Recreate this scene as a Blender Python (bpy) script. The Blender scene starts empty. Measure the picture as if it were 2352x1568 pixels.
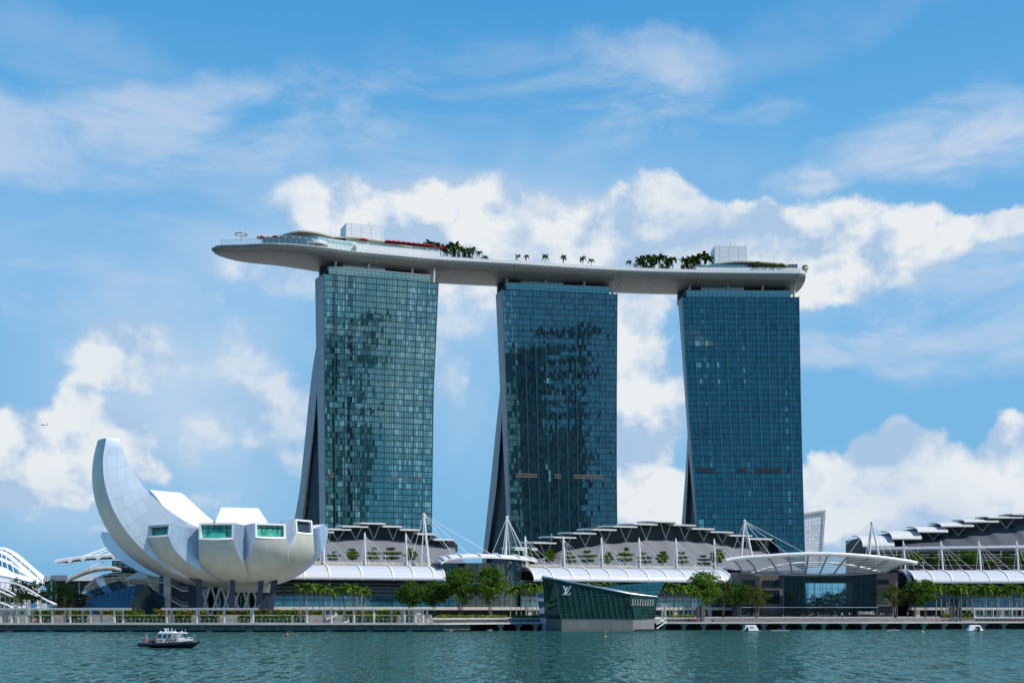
import bpy, math, random
import numpy as np
from mathutils import Vector, Matrix
R = math.radians
# ------------------------------------------------------------------ camera
F, HX, HY, CH = 2700.0, 1176.0, 1405.0, 5.0        # focal length and horizon on a 2352 px wide frame, eye height
sc = bpy.context.scene
col = sc.collection
cam_d = bpy.data.cameras.new('camera'); cam = bpy.data.objects.new('camera', cam_d); col.objects.link(cam)
cam.location = (0, 0, CH); cam.rotation_euler = (R(90), 0, 0)
cam_d.sensor_width = 36; cam_d.lens = 36*F/2352; cam_d.shift_y = (HY-784)/2352
cam_d.clip_start = 0.5; cam_d.clip_end = 60000
sc.camera = cam
# ------------------------------------------------------------------ exposure
sc.view_settings.view_transform = 'Standard'; sc.view_settings.look = 'None'
sc.view_settings.exposure = 0.0; sc.view_settings.gamma = 1.0
sc.cycles.max_bounces = 6; sc.cycles.glossy_bounces = 3; sc.cycles.transparent_max_bounces = 8
sc.cycles.use_denoising = True
sc.cycles.caustics_reflective = False; sc.cycles.caustics_refractive = False
# ------------------------------------------------------------------ sun
SUN = Vector((0.76, -0.30, 0.92)).normalized()
sd = bpy.data.lights.new('sun', 'SUN'); sd.energy = 4.5; sd.angle = R(0.5); sd.color = (1, .965, .9)
so = bpy.data.objects.new('sun', sd); col.objects.link(so)
so.rotation_euler = SUN.to_track_quat('Z', 'Y').to_euler(); so.location = (300, -200, 500)
# ------------------------------------------------------------------ node helpers
def nd(nt, typ, **kw):
    n = nt.nodes.new(typ)
    for k, v in kw.items():
        if k.startswith('i_'):
            n.inputs[int(k[2:]) if k[2:].isdigit() else k[2:].replace('_', ' ')].default_value = v
        else: setattr(n, k, v)
    return n
def mt(nt, op, a, b=None, c=None, clamp=False):
    n = nt.nodes.new('ShaderNodeMath'); n.operation = op; n.use_clamp = clamp
    for i, x in enumerate((a, b, c)):
        if x is None: continue
        if isinstance(x, (int, float)): n.inputs[i].default_value = x
        else: nt.links.new(x, n.inputs[i])
    return n.outputs[0]
def smooth(nt, x, lo, hi, a=0.0, b=1.0):
    n = nt.nodes.new('ShaderNodeMapRange'); n.interpolation_type = 'SMOOTHSTEP'
    if isinstance(x, (int, float)): n.inputs[0].default_value = x
    else: nt.links.new(x, n.inputs[0])
    for i, v in zip((1, 2, 3, 4), (lo, hi, a, b)): n.inputs[i].default_value = v
    return n.outputs[0]
def mixc(nt, f, a, b):
    n = nt.nodes.new('ShaderNodeMix'); n.data_type = 'RGBA'
    for i, x in ((0, f), (6, a), (7, b)):
        if isinstance(x, (int, float)): n.inputs[i].default_value = x
        elif isinstance(x, (tuple, list)): n.inputs[i].default_value = (*x[:3], 1)
        else: nt.links.new(x, n.inputs[i])
    return n.outputs[2]
def srgb(r, g, b):
    return tuple(((c/255)/12.92 if c/255 <= .04045 else ((c/255+.055)/1.055)**2.4) for c in (r, g, b))
# ------------------------------------------------------------------ sky with clouds, by direction
w = bpy.data.worlds.new('World'); sc.world = w; w.use_nodes = True
nt = w.node_tree; nt.nodes.clear()
sky = nd(nt, 'ShaderNodeTexSky', sky_type='NISHITA', sun_disc=False)
sky.sun_elevation = math.asin(SUN.z); sky.sun_rotation = math.atan2(SUN.x, SUN.y)
sky.air_density = 1.0; sky.dust_density = 0.3; sky.ozone_density = 2.5; sky.altitude = 0
hs = nd(nt, 'ShaderNodeHueSaturation'); hs.inputs['Saturation'].default_value = 1.12; hs.inputs['Value'].default_value = 1.0
nt.links.new(sky.outputs[0], hs.inputs['Color'])
tc = nd(nt, 'ShaderNodeTexCoord'); dvec = tc.outputs['Generated']
sx = nd(nt, 'ShaderNodeSeparateXYZ'); nt.links.new(dvec, sx.inputs[0])
az = mt(nt, 'ARCTAN2', sx.outputs[0], sx.outputs[1])
el = mt(nt, 'ARCSINE', sx.outputs[2])
cb = nd(nt, 'ShaderNodeCombineXYZ'); nt.links.new(az, cb.inputs[0]); nt.links.new(el, cb.inputs[1])
def sky_noise(scale, detail, rough, stretch=(1, 1, 1), off=(0, 0, 0), dist=0.0):
    mp = nd(nt, 'ShaderNodeMapping'); mp.inputs['Scale'].default_value = stretch; mp.inputs['Location'].default_value = off
    nt.links.new(cb.outputs[0], mp.inputs[0])
    n = nd(nt, 'ShaderNodeTexNoise'); n.inputs['Scale'].default_value = scale; n.inputs['Detail'].default_value = detail
    n.inputs['Roughness'].default_value = rough; n.inputs['Distortion'].default_value = dist
    nt.links.new(mp.outputs[0], n.inputs['Vector']); return n.outputs[0]
wn_ = nd(nt, 'ShaderNodeTexNoise'); wn_.inputs['Scale'].default_value = 13; wn_.inputs['Detail'].default_value = 5; wn_.inputs['Roughness'].default_value = .6; nt.links.new(cb.outputs[0], wn_.inputs['Vector'])
ws_ = nd(nt, 'ShaderNodeVectorMath', operation='SUBTRACT'); nt.links.new(wn_.outputs['Color'], ws_.inputs[0]); ws_.inputs[1].default_value = (.5, .5, .5)
wm_ = nd(nt, 'ShaderNodeVectorMath', operation='MULTIPLY_ADD'); nt.links.new(ws_.outputs[0], wm_.inputs[0]); wm_.inputs[1].default_value = (.062, .055, 0); nt.links.new(cb.outputs[0], wm_.inputs[2])
def blobs(lst, gain=2.2):
    tot = None
    for (px, py, rx, ry, st, rot) in lst:
        a = math.atan2(px-HX, F); e = math.atan2(HY-py, math.hypot(F, px-HX))
        mp = nd(nt, 'ShaderNodeMapping', vector_type='TEXTURE')
        mp.inputs['Location'].default_value = (a, e, 0); mp.inputs['Scale'].default_value = (rx/F, ry/F, 1)
        mp.inputs['Rotation'].default_value = (0, 0, R(rot)); nt.links.new(wm_.outputs[0], mp.inputs[0])
        g = nd(nt, 'ShaderNodeTexGradient', gradient_type='SPHERICAL'); nt.links.new(mp.outputs[0], g.inputs[0])
        v = mt(nt, 'SMOOTH_MIN', mt(nt, 'MULTIPLY', g.outputs[1], gain*st), st, .2) if gain else mt(nt, 'MULTIPLY', smooth(nt, g.outputs[1], 0, .9), st)
        tot = v if tot is None else mt(nt, 'MAXIMUM', tot, v)
    return tot
CUM = [  # heaped clouds: px, py, half width, half height, strength, tilt
 (820, 510, 300, 150, .62, -5), (1010, 510, 320, 135, 1.0, 0), (1180, 550, 320, 130, 1.0, 0), (1330, 545, 250, 120, 1.0, 0), (1480, 505, 220, 115, 1.0, 0), (1630, 500, 260, 75, .95, -6),
 (1770, 550, 260, 90, 1.0, -8), (1900, 565, 290, 110, 1.0, 0), (2040, 575, 190, 110, 1.0, 0), (1640, 620, 420, 90, .95, 0), (1960, 640, 200, 70, .85, 10), (1280, 625, 380, 100, .95, 0), (2260, 541, 230, 52, .8, 0),
 (690, 620, 230, 80, .5, 0),
 (175, 935, 100, 100, 1.05, 0), (130, 1000, 165, 115, 1.05, 0), (220, 1015, 145, 110, 1.05, 0), (60, 1060, 165, 115, 1.0, 0), (10, 1100, 150, 90, .95, 0), (285, 1060, 120, 50, .95, -20), (195, 1120, 85, 55, .85, 0), (25, 1165, 100, 40, .5, 0), (235, 1245, 90, 55, .45, 0), (700, 470, 160, 70, .45, 0),
 (285, 815, 160, 140, .62, 0), (425, 705, 110, 60, .40, 0), (655, 975, 140, 190, .64, 15), (690, 1010, 90, 90, .5, 0), (500, 850, 240, 140, .50, 0), (400, 960, 220, 150, .46, 0), (1020, 850, 90, 140, .55, 0), (1060, 720, 150, 110, .42, 0), (560, 1100, 300, 120, .3, 0),
 (1455, 740, 110, 220, 1.0, 0), (1475, 935, 140, 120, 1.05, 0), (1440, 1050, 150, 170, 1.05, 0), (1500, 1140, 140, 120, 1.05, 0), (1570, 1165, 80, 90, 1.0, 0), (1440, 1230, 150, 90, 1.0, 0),
 (2090, 1005, 95, 85, 1.05, 0), (2055, 1065, 140, 110, 1.05, 0), (2150, 1085, 145, 105, 1.05, 0), (2235, 1120, 130, 85, 1.0, 0), (2338, 1000, 80, 90, 1.0, 0), (2315, 1090, 120, 130, 1.05, 0), (2110, 1170, 280, 90, .95, 0),
 (1885, 1110, 72, 72, 1.0, 0), (1900, 1170, 80, 80, .95, 0), (2050, 1240, 300, 50, .7, 0),
]
VEIL = [(1250, 560, 1000, 290, 1.25, -2), (480, 880, 560, 380, 1.15, 0), (600, 620, 480, 200, .9, 0), (200, 560, 500, 200, .5, 0), (1040, 830, 200, 420, .85, 0), (2150, 1190, 480, 190, .9, 0), (1500, 900, 200, 420, .5, 0), (150, 1160, 330, 140, .7, 0), (600, 1120, 420, 180, .7, 0), (1800, 620, 700, 160, .6, 0), (560, 480, 300, 90, .5, 0)]
CIR = [
 (1862, 412, 110, 40, 1.3, -5),
 (480, 300, 620, 120, .75, 9), (130, 340, 380, 110, .7, 0), (760, 250, 360, 110, .6, 8), (1130, 190, 330, 110, .6, -6), (1400, 210, 330, 120, .75, 8),
 (1480, 140, 260, 70, .6, 0), (1350, 270, 230, 70, .7, -6), (1640, 290, 260, 50, .5, 0), (2200, 300, 330, 85, 1.0, 6), (2300, 345, 220, 70, .8, 0), (2010, 335, 90, 40, .7, 0),
 (2180, 690, 520, 170, .85, 0), (2100, 800, 500, 60, .7, 0), (100, 620, 330, 120, .55, 0), (330, 520, 420, 110, .35, 0), (900, 340, 250, 60, .45, -5), (1900, 60, 500, 80, .2, 10), (140, 110, 320, 90, .25, -10),
 (700, 420, 500, 90, .35, 0),
]
nA = sky_noise(15, 9, .56, (1, 1.25, 1), (3.1, .7, .2), .25)
nA2 = sky_noise(15, 9, .56, (1, 1.25, 1), (3.1-.022, .7-.035, .2), .25)
nB = sky_noise(5.0, 6, .5, (1, 1.4, 1), (7.3, 2.2, .9), .1)
far = smooth(nt, mt(nt, 'ABSOLUTE', az), .6, 1.0)                      # away from the framed part: scattered clouds
bank = [(0, 0, 0, 0, 0, 0)]
cum = blobs(CUM)
g2 = nd(nt, 'ShaderNodeMapping', vector_type='TEXTURE'); g2.inputs['Location'].default_value = (2.50, .30, 0); g2.inputs['Scale'].default_value = (.30, .38, 1)
nt.links.new(cb.outputs[0], g2.inputs[0]); g2g = nd(nt, 'ShaderNodeTexGradient', gradient_type='SPHERICAL'); nt.links.new(g2.outputs[0], g2g.inputs[0])
rear = mt(nt, 'ADD', mt(nt, 'MULTIPLY', smooth(nt, nB, .48, .66), mt(nt, 'MULTIPLY', far, .5)), smooth(nt, g2g.outputs[1], .05, .6, 0, .95))
cum = mt(nt, 'MAXIMUM', cum, rear)
dens = mt(nt, 'ADD', mt(nt, 'MULTIPLY', cum, 1.42), mt(nt, 'MULTIPLY', mt(nt, 'SUBTRACT', nA, .5), 1.9))
a_cum = smooth(nt, dens, .40, 1.06)
thick = smooth(nt, dens, .6, 1.5)
nC = sky_noise(9, 9, .62, (.62, 2.0, 1), (1.1, 4.2, .4), .5)
cir = blobs(CIR)
a_cir = mt(nt, 'MULTIPLY', mt(nt, 'MULTIPLY', cir, smooth(nt, nC, .34, .70)), .88, clamp=True)
rel = mt(nt, 'MULTIPLY', mt(nt, 'SUBTRACT', nA, nA2), 4.6)
lit = mt(nt, 'ADD', mt(nt, 'ADD', mt(nt, 'MULTIPLY', thick, .22), .38), rel, clamp=True)
soft = smooth(nt, nB, .35, .62)
lit = mt(nt, 'MULTIPLY', lit, mt(nt, 'ADD', mt(nt, 'MULTIPLY', soft, .62), .66), clamp=True)
dim = blobs([(480, 900, 420, 330, 1, 0), (2130, 1230, 420, 130, .8, 0), (1030, 880, 160, 300, .6, 0), (100, 1130, 200, 80, .6, 0)], 0)   # veiled, bluish cloud mass
lit = mt(nt, 'MULTIPLY', lit, mt(nt, 'SUBTRACT', 1.0, mt(nt, 'MULTIPLY', dim, .28)), clamp=True)
CS = 10.0
c_lit = tuple(x*CS for x in srgb(238, 241, 242)); c_shd = tuple(x*CS for x in srgb(172, 199, 228))
c_cum = mixc(nt, lit, c_shd, c_lit)
c_cir = tuple(x*CS for x in srgb(206, 218, 236))
# clear-sky colour by elevation (tropical blue), kept under the sky texture's own brightness pattern
ramp = nd(nt, 'ShaderNodeValToRGB'); e_ = ramp.color_ramp.elements; e_[0].position = 0; e_[0].color = (*srgb(110, 174, 220), 1); e_[1].position = 1; e_[1].color = (*srgb(30, 100, 176), 1)
for p_, c_ in ((.10, (120, 184, 228)), (.28, (122, 186, 234)), (.42, (102, 176, 230)), (.52, (78, 160, 221)), (.62, (50, 132, 204))):
    q_ = ramp.color_ramp.elements.new(p_); q_.color = (*srgb(*c_), 1)
nt.links.new(mt(nt, 'DIVIDE', el, .9), ramp.inputs[0])
rs_ = nd(nt, 'ShaderNodeVectorMath', operation='SCALE'); rs_.inputs['Scale'].default_value = CS; nt.links.new(ramp.outputs[0], rs_.inputs[0])
base = mixc(nt, .93, hs.outputs[0], rs_.outputs[0])
veil = mt(nt, 'MULTIPLY', mt(nt, 'MULTIPLY', blobs(VEIL, 0), smooth(nt, nB, .34, .66, .3, 1.0)), .66, clamp=True)
s0_ = mixc(nt, veil, base, tuple(x*CS for x in srgb(198, 217, 238)))
s1 = mixc(nt, a_cir, s0_, c_cir)
s2 = mixc(nt, mt(nt, 'MULTIPLY', a_cum, .92), s1, c_cum)
bg = nd(nt, 'ShaderNodeBackground'); bg.inputs[1].default_value = 0.1
nt.links.new(s2, bg.inputs[0]); ow = nd(nt, 'ShaderNodeOutputWorld'); nt.links.new(bg.outputs[0], ow.inputs[0])
w.cycles.sampling_method = 'MANUAL'; w.cycles.sample_map_resolution = 512
# ------------------------------------------------------------------ geometry helpers
def PT(px, py, Y): return Vector(((px-HX)/F*Y, Y, CH+(HY-py)/F*Y))
def ZP(py, Y): return CH+(HY-py)/F*Y
class MB:
    def __init__(s): s.v = []; s.f = []; s.m = []; s.uv = []; s.sm = []
    def add(s, vs, fs, m=0, uvs=None, sm=False):
        o = len(s.v); s.v += [tuple(p) for p in vs]
        for i, f in enumerate(fs):
            s.f.append(tuple(o+k for k in f)); s.m.append(m); s.sm.append(sm)
            s.uv.append(uvs[i] if uvs else None)
        return s
    def quad(s, a, b, c, d, m=0, uv=None): return s.add([a, b, c, d], [(0, 1, 2, 3)], m, [uv] if uv else None)
    def poly(s, pts, m=0): return s.add(pts, [tuple(range(len(pts)))], m)
    def box(s, x0, x1, y0, y1, z0, z1, m=0):
        return s.hexa([(x0, y0, z0), (x1, y0, z0), (x1, y1, z0), (x0, y1, z0), (x0, y0, z1), (x1, y0, z1), (x1, y1, z1), (x0, y1, z1)], m)
    def hexa(s, p, m=0):
        return s.add(p, [(3, 2, 1, 0), (4, 5, 6, 7), (0, 1, 5, 4), (1, 2, 6, 5), (2, 3, 7, 6), (3, 0, 4, 7)], m)
    def tube(s, pts, r, n=6, m=0, caps=True, sm=True):
        pts = [Vector(p) for p in pts]; k = len(pts)
        rs = r if isinstance(r, (list, tuple)) else [r]*k
        vs = []
        for i, p in enumerate(pts):
            t = (pts[min(i+1, k-1)]-pts[max(i-1, 0)]).normalized()
            up = Vector((0, 0, 1)) if abs(t.z) < .95 else Vector((0, 1, 0))
            a = t.cross(up).normalized(); b = a.cross(t)
            for j in range(n):
                th = 2*math.pi*j/n
                vs.append(p+(a*math.cos(th)+b*math.sin(th))*rs[i])
        fs = [(i*n+j, i*n+(j+1) % n, (i+1)*n+(j+1) % n, (i+1)*n+j) for i in range(k-1) for j in range(n)]
        s.add(vs, fs, m, sm=sm)
        if caps: s.add(vs[:n][::-1], [tuple(range(n))], m); s.add(vs[-n:], [tuple(range(n))], m)
        return s
    def grid(s, pts, m=0, uvs=None, sm=False, closed=False):      # pts[i][j]
        a = len(pts); b = len(pts[0]); vs = [p for r_ in pts for p in r_]
        fs = []; us = []
        for i in range(a-1):
            for j in range(b-1 if not closed else b):
                q = [(i, j), (i+1, j), (i+1, (j+1) % b), (i, (j+1) % b)]
                fs.append(tuple(x*b+y for x, y in q))
                if uvs: us.append([uvs[x][y] for x, y in q])
        return s.add(vs, fs, m, us if uvs else None, sm)
    def extrude(s, outline, vec, m=0, mside=None):
        vec = Vector(vec); o = [Vector(p) for p in outline]; n = len(o)
        s.poly(o, m); s.poly([p+vec for p in o][::-1], m)
        for i in range(n):
            a, b = o[i], o[(i+1) % n]; s.quad(b, a, a+vec, b+vec, m if mside is None else mside)
        return s
    def ball(s, c, rx, ry=None, rz=None, n=8, k=6, m=0):
        ry = rx if ry is None else ry; rz = rx if rz is None else rz; c = Vector(c)
        g = [[c+Vector((rx*math.sin(math.pi*i/k)*math.cos(2*math.pi*j/n), ry*math.sin(math.pi*i/k)*math.sin(2*math.pi*j/n), rz*math.cos(math.pi*i/k))) for j in range(n)] for i in range(k+1)]
        return s.grid(g, m, sm=True, closed=True)
    def mesh(s, name, mats, off=(0, 0, 0)):
        me = bpy.data.meshes.new(name); ox, oy, oz = off
        me.from_pydata([(x-ox, y-oy, z-oz) for x, y, z in s.v], [], s.f)
        for mm in (mats if isinstance(mats, (list, tuple)) else [mats]): me.materials.append(mm)
        me.polygons.foreach_set('material_index', s.m); me.polygons.foreach_set('use_smooth', s.sm)
        if any(u is not None for u in s.uv):
            ul = me.uv_layers.new(name='UVMap'); dat = []
            for f, u in zip(s.f, s.uv):
                for k in range(len(f)): dat += list(u[k]) if u is not None else [0, 0]
            ul.data.foreach_set('uv', dat)
        me.update(); return me
def wpos(o):
    p = Vector((0, 0, 0))
    while o is not None: p = p+Vector(o.location); o = o.parent
    return p
def part(name, mb, mats, parent, label=None):          # mesh given in world coordinates, parented to a thing or part
    o = bpy.data.objects.new(name, mb.mesh(name, mats, wpos(parent))); col.objects.link(o); o.parent = parent
    if label: o['label'] = label
    return o
def lpart(name, mb, mats, parent, label=None):         # mesh given in the thing's own coordinates
    o = bpy.data.objects.new(name, mb.mesh(name, mats)); col.objects.link(o); o.parent = parent
    if label: o['label'] = label
    return o
def thing(name, label, cat, loc=(0, 0, 0), group=None, rotz=0.0):
    o = bpy.data.objects.new(name, None); col.objects.link(o); o.location = loc; o.rotation_euler = (0, 0, rotz)
    o.empty_display_size = 1; o['label'] = label; o['category'] = cat
    if group: o['group'] = group
    return o
def solo(name, mb, mats, label, cat, loc=(0, 0, 0), group=None, kind=None):
    o = bpy.data.objects.new(name, mb.mesh(name, mats, loc)); col.objects.link(o); o.location = loc
    o['label'] = label; o['category'] = cat
    if group: o['group'] = group
    if kind: o['kind'] = kind
    return o
def struct(name, mb, mats, label, cat):
    o = solo(name, mb, mats, label, cat); o['kind'] = 'structure'; return o
def parts_each(name, mbs, mats, parent):
    return [part(name, m_, mats, parent) for m_ in mbs]
def dup(src, loc, label, rotz=0.0, scale=1.0, group=None):
    c = src.copy(); col.objects.link(c); c.location = loc; c.rotation_euler = (0, 0, rotz)
    c.scale = scale if isinstance(scale, tuple) else (scale,)*3
    c['label'] = label
    if group: c['group'] = group
    for ch in src.children:
        d = ch.copy(); col.objects.link(d); d.parent = c
        for g in ch.children:
            e = g.copy(); col.objects.link(e); e.parent = d
    return c
ORD = 'first second third fourth fifth sixth seventh eighth ninth tenth eleventh twelfth thirteenth fourteenth fifteenth sixteenth seventeenth eighteenth nineteenth twentieth'.split()
def ordw(i, n):
    if i == 0: return 'leftmost'
    if i == n-1: return 'rightmost'
    if i < 20 and i <= n-i: return ORD[i]+' from left'
    return ORD[n-1-i]+' from right' if n-1-i < 20 else ('twenty-' + ORD[i-20] if i < 29 else 'thirtieth')+' from left'
# ------------------------------------------------------------------ materials
def pmat(name, colr, rough=.5, metal=0.0, var=.12, vscale=.6, bump=0.0, bscale=3.0, spec=.5):
    m = bpy.data.materials.new(name); m.use_nodes = True; t = m.node_tree; b = t.nodes['Principled BSDF']
    b.inputs['Roughness'].default_value = rough; b.inputs['Metallic'].default_value = metal; b.inputs['Specular IOR Level'].default_value = spec
    g = nd(t, 'ShaderNodeNewGeometry')
    n = nd(t, 'ShaderNodeTexNoise'); n.inputs['Scale'].default_value = vscale; n.inputs['Detail'].default_value = 5
    t.links.new(g.outputs['Position'], n.inputs['Vector'])
    v = smooth(t, n.outputs[0], .3, .7, 1-var, 1+var)
    mx = nd(t, 'ShaderNodeVectorMath', operation='SCALE'); mx.inputs[0].default_value = colr[:3]; t.links.new(v, mx.inputs['Scale'])
    t.links.new(mx.outputs[0], b.inputs['Base Color'])
    if bump:
        bn = nd(t, 'ShaderNodeTexNoise'); bn.inputs['Scale'].default_value = bscale; bn.inputs['Detail'].default_value = 4
        t.links.new(g.outputs['Position'], bn.inputs['Vector'])
        bp = nd(t, 'ShaderNodeBump'); bp.inputs['Strength'].default_value = bump; t.links.new(bn.outputs[0], bp.inputs['Height'])
        t.links.new(bp.outputs[0], b.inputs['Normal'])
    return m
def gmat(name, inner, refl=.45, tint=(.8, .95, 1), rough=.03, wob=0.0, wsc=.25, var=.25):    # dark reflecting glazing
    m = bpy.data.materials.new(name); m.use_nodes = True; t = m.node_tree; t.nodes.clear()
    d = nd(t, 'ShaderNodeBsdfDiffuse'); g = nd(t, 'ShaderNodeBsdfGlossy'); g.inputs['Color'].default_value = (*tint, 1); g.inputs['Roughness'].default_value = rough
    geo = nd(t, 'ShaderNodeNewGeometry')
    n = nd(t, 'ShaderNodeTexNoise'); n.inputs['Scale'].default_value = .35; n.inputs['Detail'].default_value = 3; t.links.new(geo.outputs['Position'], n.inputs['Vector'])
    v = smooth(t, n.outputs[0], .3, .7, 1-var, 1+var)
    mx = nd(t, 'ShaderNodeVectorMath', operation='SCALE'); mx.inputs[0].default_value = inner[:3]; t.links.new(v, mx.inputs['Scale']); t.links.new(mx.outputs[0], d.inputs[0])
    dp = nd(t, 'ShaderNodeVectorMath', operation='DOT_PRODUCT'); t.links.new(geo.outputs['Incoming'], dp.inputs[0]); t.links.new(geo.outputs['Normal'], dp.inputs[1])
    sch = mt(t, 'MULTIPLY', mt(t, 'POWER', mt(t, 'SUBTRACT', 1.0, mt(t, 'ABSOLUTE', dp.outputs['Value']), clamp=True), 5.0), .9)
    fac = mt(t, 'ADD', sch, refl+.04, clamp=True)
    if wob:
        wn = nd(t, 'ShaderNodeTexNoise'); wn.inputs['Scale'].default_value = wsc; wn.inputs['Detail'].default_value = 2; t.links.new(geo.outputs['Position'], wn.inputs['Vector'])
        bp = nd(t, 'ShaderNodeBump'); bp.inputs['Strength'].default_value = wob; bp.inputs['Distance'].default_value = 1.0; t.links.new(wn.outputs[0], bp.inputs['Height'])
        t.links.new(bp.outputs[0], g.inputs['Normal'])
    ms = nd(t, 'ShaderNodeMixShader'); t.links.new(fac, ms.inputs[0]); t.links.new(d.outputs[0], ms.inputs[1]); t.links.new(g.outputs[0], ms.inputs[2])
    o = nd(t, 'ShaderNodeOutputMaterial'); t.links.new(ms.outputs[0], o.inputs[0]); return m
def uvlines(name, colr, linec, su, sv, wid=.06, rough=.4, metal=0.0, diag=False, seamu=True, jitter=.08, bump=0.0):   # panel seams from UVs in metres
    m = bpy.data.materials.new(name); m.use_nodes = True; t = m.node_tree; b = t.nodes['Principled BSDF']
    b.inputs['Roughness'].default_value = rough; b.inputs['Metallic'].default_value = metal
    uv = nd(t, 'ShaderNodeUVMap'); s_ = nd(t, 'ShaderNodeSeparateXYZ'); t.links.new(uv.outputs[0], s_.inputs[0])
    u = mt(t, 'DIVIDE', s_.outputs[0], su); v = mt(t, 'DIVIDE', s_.outputs[1], sv)
    if diag:
        u, v, x3 = mt(t, 'ADD', u, mt(t, 'MULTIPLY', v, .5)), v, mt(t, 'SUBTRACT', u, mt(t, 'MULTIPLY', v, .5))
        coords = [u, v, x3]
    else: coords = ([u] if seamu else [])+[v]
    ln = None
    for c in coords:
        a = mt(t, 'LESS_THAN', mt(t, 'ABSOLUTE', mt(t, 'SUBTRACT', mt(t, 'FRACT', c), .5)), wid)
        ln = a if ln is None else mt(t, 'MAXIMUM', ln, a)
    fl = nd(t, 'ShaderNodeCombineXYZ')
    t.links.new(mt(t, 'FLOOR', mt(t, 'ADD', coords[0], .5)), fl.inputs[0]); t.links.new(mt(t, 'FLOOR', mt(t, 'ADD', coords[-1], .5)), fl.inputs[1])
    if diag: t.links.new(mt(t, 'FLOOR', mt(t, 'ADD', coords[1], .5)), fl.inputs[2])
    wn = nd(t, 'ShaderNodeTexWhiteNoise'); t.links.new(fl.outputs[0], wn.inputs[0])
    vv = mt(t, 'ADD', mt(t, 'MULTIPLY', wn.outputs[0], 2*jitter), 1-jitter)
    mx = nd(t, 'ShaderNodeVectorMath', operation='SCALE'); mx.inputs[0].default_value = colr[:3]; t.links.new(vv, mx.inputs['Scale'])
    t.links.new(mixc(t, ln, mx.outputs[0], linec), b.inputs['Base Color'])
    if bump:
        bp = nd(t, 'ShaderNodeBump'); bp.inputs['Strength'].default_value = bump; bp.inputs['Distance'].default_value = .1
        t.links.new(mt(t, 'ADD', wn.outputs[0], ln), bp.inputs['Height']); t.links.new(bp.outputs[0], b.inputs['Normal'])
    return m
M = {}
M['white'] = pmat('white_paint', (.78, .78, .76), .45, var=.04)
M['offwhite'] = pmat('off_white', (.55, .53, .48), .6, var=.08)
M['cream'] = pmat('cream_stone', (.50, .46, .40), .7, var=.12)
M['beige'] = pmat('beige_concrete', (.36, .34, .30), .8, var=.15)
M['concrete'] = pmat('concrete', (.30, .31, .31), .85, var=.22, vscale=.35)
M['darkconc'] = pmat('dark_concrete', (.12, .13, .13), .85, var=.25)
M['wetconc'] = pmat('weathered_concrete', (.16, .17, .17), .8, var=.3, vscale=.8)
M['brown'] = pmat('brown_grey_stone', (.13, .115, .11), .8, var=.12)
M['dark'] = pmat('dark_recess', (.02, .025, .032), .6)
M['darkblue'] = pmat('dark_blue_paint', (.025, .04, .075), .4)
M['steel'] = pmat('brushed_steel', (.55, .58, .6), .35, .8)
M['grey'] = pmat('grey_metal', (.28, .3, .32), .45, .3)
M['red'] = pmat('red_canvas', (.42, .02, .025), .8)
M['orange'] = pmat('orange_plastic', (.75, .13, .03), .5)
M['yellow'] = pmat('yellow_plastic', (.65, .35, .03), .5)
M['trunk'] = pmat('bark', (.16, .12, .08), .9, var=.3, vscale=3)
M['palmtrunk'] = pmat('palm_bark', (.30, .26, .20), .9, var=.25, vscale=3)
M['black'] = pmat('black_rubber', (.012, .013, .016), .45)
M['glassdark'] = gmat('dark_glazing', (.012, .03, .035), .10, (.75, .95, 1), wob=.03)
M['glassrail'] = None
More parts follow.
